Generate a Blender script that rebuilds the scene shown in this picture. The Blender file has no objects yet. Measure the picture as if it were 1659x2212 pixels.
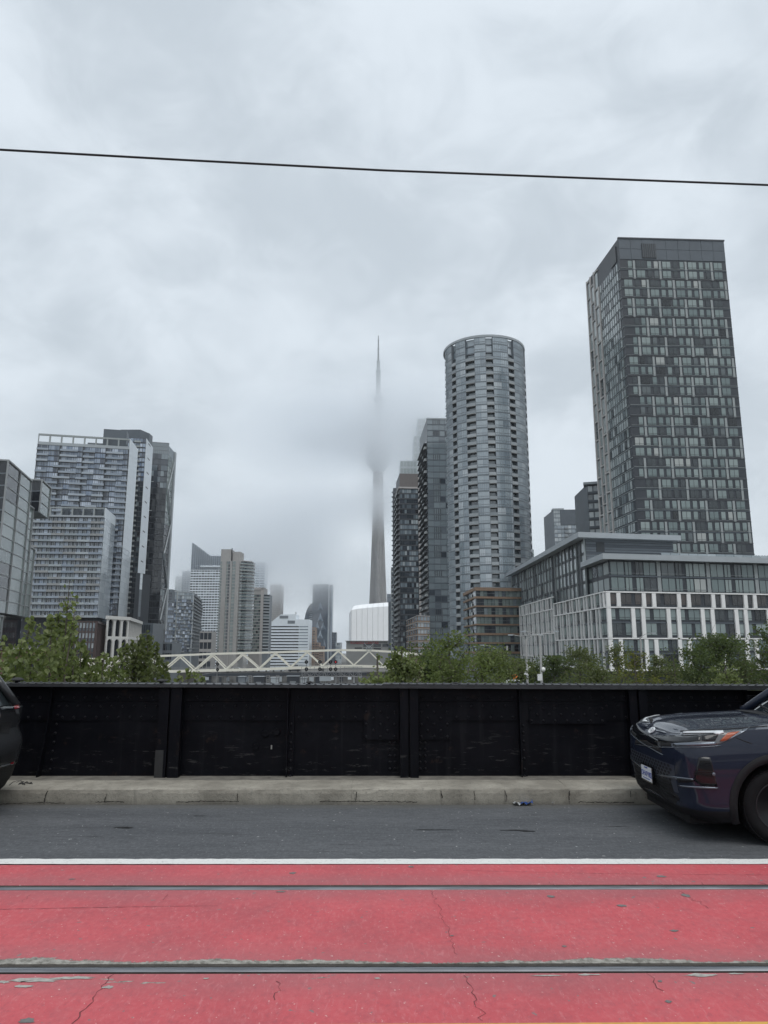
import bpy, bmesh, math, random
from mathutils import Matrix, Vector, Euler
from math import sin, cos, tan, pi, radians, atan, sqrt, floor

random.seed(7)
scene = bpy.context.scene
COL = scene.collection

# ------------------------------------------------------------------ camera
F_PX, PITCH, CAM_Z = 1534.0, radians(10.8), 1.92      # focal length in pixels of a 1659 x 2212 frame
cam_data = bpy.data.cameras.new('camera')
cam = bpy.data.objects.new('camera', cam_data); COL.objects.link(cam)
cam.location = (0, 0, CAM_Z)
cam.rotation_euler = (radians(90) + PITCH, 0, 0)
cam_data.sensor_fit = 'VERTICAL'
cam_data.sensor_height = 24.0
cam_data.lens = 24.0 * F_PX / 2212.0
cam_data.clip_start = 0.05
cam_data.clip_end = 12000
scene.camera = cam

# ------------------------------------------------------------------ world, sun, exposure
SUN_EL, SUN_AZ = radians(64), radians(155)             # high sun behind the cloud deck
world = bpy.data.worlds.new('World'); scene.world = world; world.use_nodes = True
wt = world.node_tree; wn = wt.nodes; wn.clear()
def wnode(t, **k):
    n = wn.new(t)
    for a, b in k.items(): setattr(n, a, b)
    return n
def wmath(op, a, b=None, c=None, clamp=False):
    n = wnode('ShaderNodeMath', operation=op, use_clamp=clamp)
    for i, v in enumerate((a, b, c)):
        if v is None: continue
        if isinstance(v, (int, float)): n.inputs[i].default_value = v
        else: wt.links.new(v, n.inputs[i])
    return n.outputs[0]
sky = wnode('ShaderNodeTexSky', sky_type='NISHITA', sun_disc=False)
sky.sun_elevation = SUN_EL; sky.sun_rotation = SUN_AZ
sky.air_density = 1.5; sky.dust_density = 4.0
tc = wnode('ShaderNodeTexCoord')
sep = wnode('ShaderNodeSeparateXYZ'); wt.links.new(tc.outputs['Generated'], sep.inputs[0])
comb = wnode('ShaderNodeCombineXYZ')                       # cloud field over the directions of the sky, flattened a little
wt.links.new(sep.outputs[0], comb.inputs[0]); wt.links.new(sep.outputs[1], comb.inputs[1])
wt.links.new(wmath('MULTIPLY', sep.outputs[2], 1.45), comb.inputs[2])
def wnoise(scale, off, detail, rough, dist=0.0):
    mp = wnode('ShaderNodeMapping'); mp.inputs['Location'].default_value = off
    wt.links.new(comb.outputs[0], mp.inputs[0])
    n = wnode('ShaderNodeTexNoise'); n.inputs['Scale'].default_value = scale
    n.inputs['Detail'].default_value = detail; n.inputs['Roughness'].default_value = rough
    n.inputs['Distortion'].default_value = dist
    wt.links.new(mp.outputs[0], n.inputs['Vector'])
    return n.outputs['Fac']
n1 = wnoise(3.2, (3.1, 1.7, 0.6), 4, 0.5, 0.3)
n2 = wnoise(8.5, (8.3, 2.2, 1), 7, 0.6, 0.6)
dens = wmath('ADD', wmath('MULTIPLY', n1, 0.70), wmath('MULTIPLY', n2, 0.30))
ramp = wnode('ShaderNodeValToRGB'); wt.links.new(dens, ramp.inputs[0])
el = ramp.color_ramp.elements
ramp.color_ramp.interpolation = 'EASE'; el[0].position = 0.37; el[0].color = (5.85, 6.55, 7.2, 1)
el[1].position = 0.61; el[1].color = (7.85, 8.6, 9.3, 1)
mixw = wnode('ShaderNodeMixRGB'); mixw.inputs[0].default_value = 0.93   # cloud deck over the clear sky
wt.links.new(sky.outputs[0], mixw.inputs[1]); wt.links.new(ramp.outputs[0], mixw.inputs[2])
bg = wnode('ShaderNodeBackground'); bg.inputs['Strength'].default_value = 0.1
wt.links.new(mixw.outputs[0], bg.inputs['Color'])
wo = wnode('ShaderNodeOutputWorld'); wt.links.new(bg.outputs[0], wo.inputs['Surface'])

sun_data = bpy.data.lights.new('sun', 'SUN'); sun_data.energy = 1.5; sun_data.angle = radians(40)
sun_data.color = (1.0, 0.985, 0.96)
sun = bpy.data.objects.new('sun', sun_data); COL.objects.link(sun)
sun.rotation_euler = (radians(90) - SUN_EL, 0, radians(25))

scene.view_settings.view_transform = 'Standard'
scene.view_settings.look = 'None'
scene.view_settings.exposure = 0.04
scene.view_settings.gamma = 1.0
scene.render.engine = 'CYCLES'
scene.cycles.use_denoising = True
scene.cycles.denoising_prefilter = 'ACCURATE'
scene.cycles.max_bounces = 9
scene.cycles.diffuse_bounces = 3
scene.cycles.glossy_bounces = 3
scene.cycles.transmission_bounces = 4
scene.cycles.transparent_max_bounces = 12
scene.cycles.volume_bounces = 7
scene.cycles.sample_clamp_indirect = 6.0
scene.cycles.caustics_reflective = False
scene.cycles.caustics_refractive = False

# ------------------------------------------------------------------ measuring from the photograph
CT, ST = cos(PITCH), sin(PITCH)
def ray(px, py):
    r = (px - 829.5) / F_PX; u = -(py - 1106.0) / F_PX
    return Vector((r, CT - u * ST, ST + u * CT))
def PY(px, py, Y):                     # point at ground distance Y
    d = ray(px, py); return Vector((0, 0, CAM_Z)) + d * (Y / d.y)
def PZ(px, py, Z):                     # point at height Z
    d = ray(px, py); return Vector((0, 0, CAM_Z)) + d * ((Z - CAM_Z) / d.z)
def HZ(py, Y):                         # height of picture row py at distance Y
    return PY(829.5, py, Y).z
def PPM(p):                            # source pixels per metre at a point
    d = p.y * CT + (p.z - CAM_Z) * ST
    return F_PX / max(d, 0.5) * 1920.0 / 1659.0
GROUND = -14.0

# ------------------------------------------------------------------ materials
MATS = {}
class NT:
    def __init__(s, name):
        m = bpy.data.materials.new(name); m.use_nodes = True
        s.m = m; s.t = m.node_tree; s.t.nodes.clear()
        s.out = s.n('ShaderNodeOutputMaterial')
        s.b = s.n('ShaderNodeBsdfPrincipled')
        s.t.links.new(s.b.outputs[0], s.out.inputs['Surface'])
        MATS[name] = m
    def n(s, t, **k):
        n = s.t.nodes.new(t)
        for a, b in k.items(): setattr(n, a, b)
        return n
    def set(s, node, key, v):
        i = node.inputs[key]
        if hasattr(v, 'is_output') or isinstance(v, bpy.types.NodeSocket): s.t.links.new(v, i)
        else: i.default_value = (tuple(v) + (1,) if (isinstance(v, (tuple, list)) and len(v) == 3 and i.type == 'RGBA') else v)
    def math(s, op, a, b=None, c=None, clamp=False):
        n = s.n('ShaderNodeMath', operation=op, use_clamp=clamp)
        for i, v in enumerate((a, b, c)):
            if v is not None: s.set(n, i, v)
        return n.outputs[0]
    def mix(s, f, a, b):
        n = s.n('ShaderNodeMixRGB'); s.set(n, 0, f); s.set(n, 1, a); s.set(n, 2, b); return n.outputs[0]
    def coord(s, kind='Object'):
        return s.n('ShaderNodeTexCoord').outputs[kind]
    def pos(s):
        return s.n('ShaderNodeNewGeometry').outputs['Position']
    def noise(s, scale, detail=4, rough=0.55, vec=None, dist=0, stretch=None):
        n = s.n('ShaderNodeTexNoise'); s.set(n, 'Scale', scale); s.set(n, 'Detail', detail); s.set(n, 'Roughness', rough); s.set(n, 'Distortion', dist)
        v = vec if vec is not None else s.pos()
        if stretch:
            mp = s.n('ShaderNodeMapping'); mp.inputs['Scale'].default_value = stretch; s.t.links.new(v, mp.inputs[0]); v = mp.outputs[0]
        s.t.links.new(v, n.inputs['Vector']); return n.outputs['Fac']
    def ramp(s, fac, stops, mode='LINEAR'):
        n = s.n('ShaderNodeValToRGB'); n.color_ramp.interpolation = mode; e = n.color_ramp.elements
        while len(e) < len(stops): e.new(0.5)
        for x, (p, c) in zip(e, stops): x.position = p; x.color = tuple(c) + (1,) if len(c) == 3 else c
        s.t.links.new(fac, n.inputs[0]); return n.outputs[0]
    def step(s, v, lo, hi):
        n = s.n('ShaderNodeMapRange', interpolation_type='SMOOTHSTEP'); s.set(n, 0, v); s.set(n, 1, lo); s.set(n, 2, hi); return n.outputs[0]
    def bump(s, h, strength=0.3, dist=0.01):
        n = s.n('ShaderNodeBump'); s.set(n, 'Strength', strength); s.set(n, 'Distance', dist); s.t.links.new(h, n.inputs['Height'])
        s.t.links.new(n.outputs[0], s.b.inputs['Normal'])
    def rnd(s):
        a = s.n('ShaderNodeNewGeometry').outputs['Random Per Island']; b = s.n('ShaderNodeObjectInfo').outputs['Random']
        return s.math('FRACT', s.math('ADD', a, b))

def m_plain(name, rgb, rough=0.6, metal=0.0, var=0.0, scale=1.0, ior=1.45, bump=0.0, bscale=60, streak=0.0):
    if name in MATS: return MATS[name]
    k = NT(name); c = rgb
    if var or streak:
        f = k.noise(scale, 5, 0.6)
        lo = tuple(max(0, x * (1 - var)) for x in rgb); hi = tuple(min(1, x * (1 + var)) for x in rgb)
        c = k.ramp(f, [(0.3, lo), (0.7, hi)])
        if streak:
            g = k.noise(1.0, 4, 0.6, stretch=(1.6, 1.6, 0.08))
            c = k.mix(k.math('MULTIPLY', k.step(g, 0.45, 0.75), streak), c, tuple(x * 0.55 for x in rgb))
    k.set(k.b, 'Base Color', c); k.set(k.b, 'Roughness', rough); k.set(k.b, 'Metallic', metal); k.set(k.b, 'IOR', ior)
    if bump: k.bump(k.noise(bscale, 4, 0.6), bump, 0.01)
    return k.m
def m_glass(name, stops, rough=0.06, ior=1.9, wav=0.15):
    """window glass: each pane picks its own shade (blinds, dark rooms, sky reflection put into the colour), mirror-like surface"""
    if name in MATS: return MATS[name]
    k = NT(name)
    c = k.ramp(k.rnd(), stops, 'CONSTANT')  # pane tints include painted sky reflection
    k.set(k.b, 'Base Color', c); k.set(k.b, 'Roughness', rough); k.set(k.b, 'IOR', ior)
    if wav: k.bump(k.noise(0.45, 2, 0.5), wav, 0.02)
    return k.m

# ------------------------------------------------------------------ mesh building
class MB:
    def __init__(s): s.v = []; s.f = []; s.mi = []
    def add(s, vs, fs, mi=0):
        o = len(s.v); s.v += [tuple(x) for x in vs]
        for f in fs: s.f.append(tuple(i + o for i in f)); s.mi.append(mi)
    def box(s, c, d, M=None, mi=0):
        x, y, z = c; a, b, e = d[0] / 2, d[1] / 2, d[2] / 2
        vs = [Vector((x + i * a, y + j * b, z + k * e)) for k in (-1, 1) for j in (-1, 1) for i in (-1, 1)]
        if M is not None: vs = [M @ v for v in vs]
        s.add(vs, BOXF, mi)
    def mbox(s, M, mi=0):
        s.add([M @ Vector(v) for v in UNIT], BOXF, mi)
    def prism(s, pts, z0, z1, mi=0):                 # plan polygon (counter-clockwise) extruded up
        n = len(pts)
        s.add([(p[0], p[1], z0) for p in pts] + [(p[0], p[1], z1) for p in pts],
              [tuple(range(n - 1, -1, -1)), tuple(range(n, 2 * n))] + [(i, (i + 1) % n, n + (i + 1) % n, n + i) for i in range(n)], mi)
    def tube(s, pts, r, seg=6, mi=0, cap=True):
        if not isinstance(r, (list, tuple)): r = [r] * len(pts)
        pts = [Vector(p) for p in pts]; rings = []
        for i, p in enumerate(pts):
            t = (pts[min(i + 1, len(pts) - 1)] - pts[max(i - 1, 0)])
            t = t.normalized() if t.length > 1e-9 else Vector((0, 0, 1))
            a = Vector((0, 0, 1)) if abs(t.z) < 0.9 else Vector((1, 0, 0))
            u = t.cross(a).normalized(); w = t.cross(u)
            rings.append([p + (u * cos(2 * pi * k / seg) + w * sin(2 * pi * k / seg)) * r[i] for k in range(seg)])
        n = len(rings)
        fs = [(i * seg + k, i * seg + (k + 1) % seg, (i + 1) * seg + (k + 1) % seg, (i + 1) * seg + k) for i in range(n - 1) for k in range(seg)]
        if cap: fs += [tuple(range(seg - 1, -1, -1)), tuple(range((n - 1) * seg, n * seg))]
        s.add([v for R in rings for v in R], fs, mi)
    def lathe(s, prof, c=(0, 0, 0), seg=16, mi=0, M=None):   # prof: (r, z)
        vs = []
        for r, z in prof:
            for k in range(seg):
                v = Vector((c[0] + r * cos(2 * pi * k / seg), c[1] + r * sin(2 * pi * k / seg), c[2] + z))
                vs.append(M @ v if M is not None else v)
        n = len(prof)
        fs = [(i * seg + k, i * seg + (k + 1) % seg, (i + 1) * seg + (k + 1) % seg, (i + 1) * seg + k) for i in range(n - 1) for k in range(seg)]
        fs += [tuple(range(seg - 1, -1, -1)), tuple(range((n - 1) * seg, n * seg))]
        s.add(vs, fs, mi)
    def mesh(s, name, mats, smooth=False):
        me = bpy.data.meshes.new(name); me.from_pydata(s.v, [], s.f)
        for m in (mats if isinstance(mats, (list, tuple)) else [mats]): me.materials.append(m)
        if any(s.mi): me.polygons.foreach_set('material_index', s.mi)
        if smooth: me.polygons.foreach_set('use_smooth', [True] * len(s.f))
        me.update(); return me
BOXF = [(0, 2, 3, 1), (4, 5, 7, 6), (0, 1, 5, 4), (2, 6, 7, 3), (0, 4, 6, 2), (1, 3, 7, 5)]
UNIT = [(i, j, k) for k in (0, 1) for j in (0, 1) for i in (0, 1)]

def tag(o, label=None, cat=None, group=None, kind=None):
    if label: o['label'] = label
    if cat: o['category'] = cat
    if group: o['group'] = group
    if kind: o['kind'] = kind
    return o
def link(o, parent=None):
    COL.objects.link(o)
    if parent is not None:
        o.parent = parent
        if parent.type == 'EMPTY': o.matrix_parent_inverse = Matrix.Translation(-parent.location)
    return o
def thing(name, label, cat, loc=(0, 0, 0), group=None):
    e = bpy.data.objects.new(name, None); e.location = loc; e.empty_display_size = 0.2
    COL.objects.link(e); return tag(e, label, cat, group)
def obj(name, mb, mat, parent=None, smooth=False, **tags):
    me = mb if isinstance(mb, bpy.types.Mesh) else mb.mesh(name, mat, smooth)
    o = bpy.data.objects.new(name, me); link(o, parent); tag(o, **tags); return o
def struct(name, mb, mat, parent=None, smooth=False):
    return obj(name, mb, mat, parent, smooth, **({} if parent else {'kind': 'structure'}))
CUBES = {}
def unit_cube(mat, name='piece'):
    if mat.name not in CUBES:
        mb = MB(); mb.add(UNIT, BOXF); CUBES[mat.name] = mb.mesh(name, mat)
    return CUBES[mat.name]
def piece(name, M, mat, parent):
    o = bpy.data.objects.new(name, unit_cube(mat)); o.matrix_basis = M; return link(o, parent)

class Pieces:
    """box-shaped pieces of one building; the largest in the picture become parts, the rest one joined part"""
    def __init__(s, parent, min_px=8.0, most=280): s.p = parent; s.d = {}; s.min = min_px; s.most = most
    def add(s, name, M, mat):
        x, y, z = (M.to_3x3().col[i].length for i in range(3))
        px = PPM(M.translation); e = sorted((x * px, y * px, z * px))
        s.d.setdefault(name, []).append((sqrt(e[1] * e[2]), e[2], M, mat))
    def flush(s):
        for name, L in s.d.items():
            L.sort(key=lambda t: -t[0])
            big = [t for i, t in enumerate(L) if i < s.most and t[0] >= s.min]
            rest = L[len(big):]
            for _, _, M, mat in big: piece(name, M, mat, s.p)
            if rest:
                mats = []; mb = MB()
                for _, _, M, mat in rest:
                    if mat not in mats: mats.append(mat)
                    mb.mbox(M, mats.index(mat))
                o = obj(name, mb, mats, s.p); o['kind'] = 'stuff'

class Face:
    """a vertical wall face from plan point A to plan point B (left to right seen from outside)"""
    def __init__(s, A, B, z0, z1, pieces=None):
        s.A = Vector((A[0], A[1], 0)); s.B = Vector((B[0], B[1], 0)); s.z0, s.z1 = z0, z1
        d = s.B - s.A; s.L = d.length; s.u = d / s.L; s.nrm = Vector((s.u.y, -s.u.x, 0)); s.pc = pieces
    def M(s, a, b, za, zb, d0, d1):
        o = s.A + s.u * a + s.nrm * d0; o.z = za
        x = s.u * (b - a); y = s.nrm * (d1 - d0)
        return Matrix(((x.x, y.x, 0, o.x), (x.y, y.y, 0, o.y), (0, 0, zb - za, o.z), (0, 0, 0, 1)))
    def box(s, name, a, b, za, zb, d0, d1, mat):
        s.pc.add(name, s.M(a, b, za, zb, d0, d1), mat)
    def at(s, a, d=0.0): return s.A + s.u * a + s.nrm * d
def body(name, parent, pts, z0, z1, mat, **k):
    mb = MB(); mb.prism(pts, z0, z1); return obj(name, mb, mat, parent)
def quad(C, Lp, Rp):                    # plan parallelogram from near corner C, far-left Lp and right Rp, counter-clockwise
    C, Lp, Rp = (Vector((p[0], p[1])) for p in (C, Lp, Rp))
    return [C, Rp, Rp + Lp - C, Lp]
# ================================================================== ground, bridge deck, road
gm = NT('rail corridor ground'); c = gm.ramp(gm.noise(.08, 6, .6), [(.3, (.09, .088, .08)), (.55, (.14, .135, .125)), (.75, (.07, .085, .045))])
gm.set(gm.b, 'Base Color', c); gm.set(gm.b, 'Roughness', .95); gm.bump(gm.noise(6, 5, .7), .5, .05)
m = MB(); gy = [(-3200, 0), (265, 0), (330, -3), (400, -8), (460, -10), (3200, -10)]      # the land falls away towards downtown
m.add([(x, y, GROUND + d) for y, d in gy for x in (-3200, 3200)], [(2 * i, 2 * i + 1, 2 * i + 3, 2 * i + 2) for i in range(5)]); struct('ground', m, gm.m)

KR = 0.004                                   # the tracks run a touch off the kerb line
YR1, YR2 = 4.765, 6.245                       # rails
asph = NT('asphalt')
sp = asph.noise(26, 4, .75, stretch=(1.3, .6, 1)); big = asph.noise(.9, 5, .6, stretch=(.35, 1.6, 1)); fine = asph.noise(11, 5, .7, stretch=(.5, 1.5, 1))
c = asph.ramp(big, [(.3, (.056, .060, .066)), (.7, (.098, .102, .109))])
c = asph.mix(asph.math('MULTIPLY', asph.step(sp, .50, .66), .36), c, (.145, .15, .155)); c = asph.mix(asph.math('MULTIPLY', asph.step(sp, .48, .34), .38), c, (.03, .032, .036))
c = asph.mix(asph.math('MULTIPLY', asph.step(fine, .52, .40), .32), c, (.035, .037, .041))
c = asph.mix(asph.math('MULTIPLY', asph.step(asph.noise(2.2, 6, .7, stretch=(.35, 3.0, 1)), .57, .70), .55), c, (.022, .023, .025))
c = asph.mix(asph.math('MULTIPLY', asph.step(asph.noise(22, 2, .5), .70, .74), .9), c, (.34, .34, .33))
spx = asph.n('ShaderNodeSeparateXYZ'); asph.t.links.new(asph.pos(), spx.inputs[0])
c = asph.mix(asph.math('MULTIPLY', asph.step(asph.math('ADD', spx.outputs[1], asph.math('MULTIPLY', asph.noise(3, 5, .7), .25)), 9.20, 9.46), .6), c, (.085, .08, .07))   # gutter grit
asph.set(asph.b, 'Base Color', c); asph.set(asph.b, 'Roughness', .82); asph.bump(asph.math('ADD', asph.math('MULTIPLY', sp, .6), fine), .55, .006)
m = MB(); m.box((0, 4.0, -.55), (140, 12.6, 1.0)); struct('bridge_deck', m, m_plain('deck concrete', (.2, .195, .185), .85, var=.1))
def sheet(x0, x1, y0, y1, z, nx=1, k=0.0):
    m = MB(); xs = [x0 + (x1 - x0) * i / nx for i in range(nx + 1)]
    m.add([(x, y + k * x, z) for y in (y0, y1) for x in xs], [(i, i + 1, nx + 2 + i, nx + 1 + i) for i in range(nx)]); return m
struct('road', sheet(-60, 60, 6.80, 9.45, -.002), asph.m)
struct('track_bed', sheet(-60, 60, -4, 6.80, -.045), m_plain('track bed concrete', (.10, .095, .085), .9, var=.25, scale=8))

red = NT('red lane paint')
sp_ = red.n('ShaderNodeSeparateXYZ'); red.t.links.new(red.pos(), sp_.inputs[0]); X_, Y_ = sp_.outputs[0], sp_.outputs[1]
yk = red.math('SUBTRACT', Y_, red.math('MULTIPLY', X_, KR))
big = red.noise(.8, 5, .6); mid = red.noise(5, 5, .65)
c = red.ramp(big, [(.34, (.39, .066, .078)), (.5, (.475, .071, .084)), (.66, (.52, .084, .097))])
c = red.mix(red.math('MULTIPLY', red.step(mid, .46, .66), .32), c, (.36, .10, .112))
gr = red.noise(24, 5, .75, stretch=(1, .7, 1)); c = red.mix(red.math('MULTIPLY', red.step(gr, .50, .66), .32), c, (.55, .165, .17)); c = red.mix(red.math('MULTIPLY', red.step(gr, .48, .34), .38), c, (.27, .06, .075))
d1 = red.math('ABSOLUTE', red.math('SUBTRACT', yk, YR2)); d0 = red.math('ABSOLUTE', red.math('SUBTRACT', yk, YR1))
wear = red.math('MULTIPLY', red.math('SUBTRACT', 1.0, red.step(red.math('MINIMUM', d0, d1), .02, .50)), red.noise(1.6, 5, .7, stretch=(.35, 1.5, 1)))
c = red.mix(red.math('MULTIPLY', wear, .95, None, True), c, (.25, .115, .122))                        # grime trodden along the rails
scr = red.noise(9, 5, .75, stretch=(2.4, .7, 1), dist=1.5)
c = red.mix(red.math('MULTIPLY', red.step(scr, .54, .70), .34), c, (.60, .26, .27))                    # pale brush strokes in the coating
c = red.mix(red.math('MULTIPLY', red.step(red.noise(11, 3, .6, dist=.4), .69, .71), .85), c, (.17, .155, .15))   # grey chips
c = red.mix(red.math('MULTIPLY', red.step(red.noise(38, 2, .5), .70, .73), .7), c, (.62, .42, .40))
# paint broken away along the near rail: bare concrete with a ragged edge
e1 = red.math('SUBTRACT', yk, YR1 + .062); edge = red.math('ADD', red.math('MULTIPLY', red.noise(1.1, 2, .5, stretch=(1, .02, 1)), .26), red.math('MULTIPLY', red.noise(13, 6, .85), .14))
bare = red.math('MULTIPLY', red.math('SUBTRACT', 1.0, red.step(e1, red.math('SUBTRACT', edge, .160), red.math('SUBTRACT', edge, .153))), red.step(e1, -.01, 0.0))
e2 = red.math('SUBTRACT', YR1 - .075, yk)
patch = red.math('MULTIPLY', red.step(red.math('ADD', red.noise(2.1, 5, .62, stretch=(.8, 3.0, 1)), red.math('MULTIPLY', red.math('SUBTRACT', .10, e2), .55)), .635, .645), red.step(e2, 0, .004))
conc = red.ramp(red.noise(20, 5, .7), [(.38, (.13, .118, .10)), (.6, (.33, .315, .28))])
mask = red.math('MAXIMUM', bare, patch)
c = red.mix(mask, c, conc)
red.set(red.b, 'Base Color', c); red.set(red.b, 'Roughness', red.math('ADD', .48, red.math('MULTIPLY', mid, .25)))
h = red.math('ADD', red.math('MULTIPLY', red.noise(70, 5, .7, stretch=(1.4, .8, 1)), .5), red.math('MULTIPLY', scr, .7))
h = red.math('SUBTRACT', h, red.math('MULTIPLY', mask, 1.6))
red.bump(h, .55, .005)
def strip(name, y0, y1, mat, zt=.0, th=.04, k=KR, x0=-60, x1=60):
    m = MB(); vs = [(x, y + k * x, z) for z in (zt - th, zt) for y in (y0, y1) for x in (x0, x1)]
    m.add(vs, BOXF); return struct(name, m, mat)
RED = strip('red_lane', YR2 + .062, 6.862, red.m, .004); strip('red_lane', YR1 + .064, YR2 - .062, red.m, .004); strip('red_lane', 4.10, YR1 - .075, red.m, .004)
wl = NT('white road paint'); c = wl.mix(wl.math('MULTIPLY', wl.step(wl.noise(30, 5, .75), .52, .68), .55), (.66, .655, .63), (.30, .295, .285))
c = wl.mix(wl.math('MULTIPLY', wl.step(wl.noise(3, 4, .6), .55, .8), .3), c, (.42, .41, .40)); wl.set(wl.b, 'Base Color', c); wl.set(wl.b, 'Roughness', .7); wl.bump(wl.noise(80, 4, .6), .4, .004)
m = MB(); r_ = random.Random(4); n = 260; top = []; bot = []
for i in range(n + 1):
    x = -9 + 18 * i / n; top.append((x, 7.018 + r_.uniform(-.007, .007), .009)); bot.append((x, 6.862 + r_.uniform(-.002, .003), .009))
m.add(top + bot, [(i, n + 1 + i, n + 2 + i, i + 1) for i in range(n)]); struct('white_line', m, wl.m)
strip('white_line', 6.862, 7.018, wl.m, .007, .004, 0, -60, -9); strip('white_line', 6.862, 7.018, wl.m, .007, .004, 0, 9, 60)
yl = m_plain('yellow road paint', (.55, .32, .07), .7, var=.15, scale=20)
strip('yellow_line', 4.00, 4.106, yl, .007, .03, .011); strip('road_near', -.6, 4.03, asph.m, .0, .03, KR)
m = MB(); m.box((0, -2.3, .05), (140, 3.4, .25)); struct('pavement', m, m_plain('pavement concrete', (.36, .35, .33), .85, var=.08, scale=2))

# rails
steel = NT('worn rail steel'); c = steel.ramp(steel.noise(30, 4, .6, stretch=(.06, 1, 1)), [(.4, (.12, .126, .14)), (.6, (.20, .208, .225))])
steel.set(steel.b, 'Base Color', c); steel.set(steel.b, 'Metallic', .5); steel.set(steel.b, 'Roughness', .42)
rust_shade = m_plain('dirty shaded rail flange', (.045, .038, .032), .8, var=.4, scale=12)  # dark tone holds rail rust and the shadow in the gaps
for (yr, lab) in ((YR1, 'worn steel streetcar rail nearest the bottom edge, with broken concrete beside it'), (YR2, 'steel streetcar rail next to the white painted line')):
    t = thing('tram_rail', lab, 'rail', (0, yr, -.04), 'streetcar rails set in the red lane')
    pr = [(-.030, -.04), (-.030, -.006), (-.022, .003), (-.008, .007), (.006, .007), (.018, .003), (.026, -.006), (.026, -.04)]
    m = MB(); k = len(pr); xs = (-60, -8, 0, 8, 60)
    m.add([(x, yr + y + KR * x, z) for x in xs for y, z in pr], [(a * k + i, a * k + i + 1, a * k + k + i + 1, a * k + k + i) for a in range(4) for i in range(1, k - 2)])
    obj('rail_side', (lambda q: (q.add([(x, yr - .030 + KR * x, z) for x in xs for z in (-.04, -.004)], [(2 * a, 2 * a + 2, 2 * a + 3, 2 * a + 1) for a in range(4)]), q)[1])(MB()), rust_shade, t)
    obj('rail_head', m, steel.m, t, smooth=True)
    m = MB(); m.add([(x, yr + y + KR * x, .001) for x in xs for y in (.029, .0635)], [(2 * a, 2 * a + 1, 2 * a + 3, 2 * a + 2) for a in range(4)]); obj('groove_shade', m, rust_shade, t)  # dark strip at street level paints the groove's shade
    m = MB(); m.add([(x, yr + y + KR * x, -.02) for x in xs for y in (-.078, -.029)], [(2 * a, 2 * a + 1, 2 * a + 3, 2 * a + 2) for a in range(4)]); obj('groove_shade', m, rust_shade, t)  # dark strip in the slot paints the gap's shadow
# cracks and joints in the slab
crk = m_plain('crack', (.13, .040, .045), .95); rc = random.Random(21)
def crack(pts, w, z=.0062, mat=crk, jit=.012):
    P_ = []
    for (a, b) in zip(pts, pts[1:]):
        A_, B_ = PZ(a[0], a[1], z), PZ(b[0], b[1], z); n = max(2, int((B_ - A_).length / .035))
        for i in range(n): P_.append(A_.lerp(B_, i / n) + Vector((rc.gauss(0, jit), rc.gauss(0, jit * .6), 0)))
    P_.append(PZ(pts[-1][0], pts[-1][1], z)); vs = []; m = MB()
    for i, p in enumerate(P_):
        tdir = (P_[min(i + 1, len(P_) - 1)] - P_[max(i - 1, 0)]); nn = Vector((-tdir.y, tdir.x, 0)).normalized() * w * rc.uniform(.25, 1.0)
        vs += [p - nn, p + nn]
    m.add(vs, [(2 * i, 2 * i + 1, 2 * i + 3, 2 * i + 2) for i in range(len(P_) - 1)])
    o = struct('crack', m, mat, RED); return o
for pts, w in (([(242, 2105), (206, 2148), (155, 2211)], .007), ([(603, 2118), (594, 2160)], .006), ([(1007, 2106), (1024, 2150), (1043, 2205)], .006),
               ([(1394, 2103), (1410, 2120), (1433, 2140)], .006), ([(932, 1924), (950, 1965), (988, 2062)], .0035), ([(1467, 1923), (1492, 1940), (1530, 1962)], .005),
               ([(362, 1934), (352, 1944)], .005), ([(62, 1934), (48, 1948)], .005), ([(138, 1912), (160, 1917), (205, 1914)], .004), ([(1185, 1905), (1205, 1917)], .005), ([(1515, 1905), (1520, 1917)], .006), ([(1640, 1905), (1659, 1912)], .007), ([(1425, 1908), (1440, 1917)], .005)):
    crack(pts, w * .5)
crack([(0, 1964), (200, 1960), (470, 1956)], .003, jit=.004); crack([(1000, 1880), (1300, 1887), (1659, 1890)], .002, jit=.003)
oil = m_plain('dark patch', (.018, .018, .019), .7)
def blot(px, py, rx, ry, mat, z=.0066, n=14, parent=RED, name='paint_chip'):
    c0 = PZ(px, py, z); m = MB(); vs = [c0] + [c0 + Vector((cos(2 * pi * i / n) * rx * rc.uniform(.5, 1.2), sin(2 * pi * i / n) * ry * rc.uniform(.5, 1.2), 0)) for i in range(n)]
    m.add(vs, [(0, i + 1, (i + 1) % n + 1) for i in range(n)]); return struct(name, m, mat, parent)
chip = m_plain('bare grey concrete chip', (.15, .145, .14), .85, var=.2, scale=30); chip2 = m_plain('pale concrete chip', (.34, .325, .30), .85, var=.2, scale=30)
for (x, y, a, b) in ((633, 1886, .03, .03), (155, 1899, .03, .02), (889, 1872, .03, .02), (1428, 1893, .04, .03), (1343, 1956, .04, .03), (1482, 1934, .035, .05), (1190, 1936, .03, .03), (607, 1926, .04, .02), (1219, 2044, .02, .012), (1456, 2010, .03, .02), (60, 2205, .05, .03), (976, 2021, .015, .012), (1443, 2163, .022, .018), (1425, 2119, .015, .014)): blot(x, y, a, b, chip)
for (x, y, a, b) in ((75, 2117, .16, .035), (160, 2112, .13, .02), (50, 2130, .07, .02), (232, 2132, .035, .018), (5, 2121, .05, .02), (445, 2113, .025, .01), (815, 2113, .02, .012), (1510, 2106, .10, .022), (1180, 2107, .10, .010), (1270, 2105, .08, .012), (1590, 2103, .06, .009)): blot(x, y, a, b, chip2, n=22)
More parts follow.
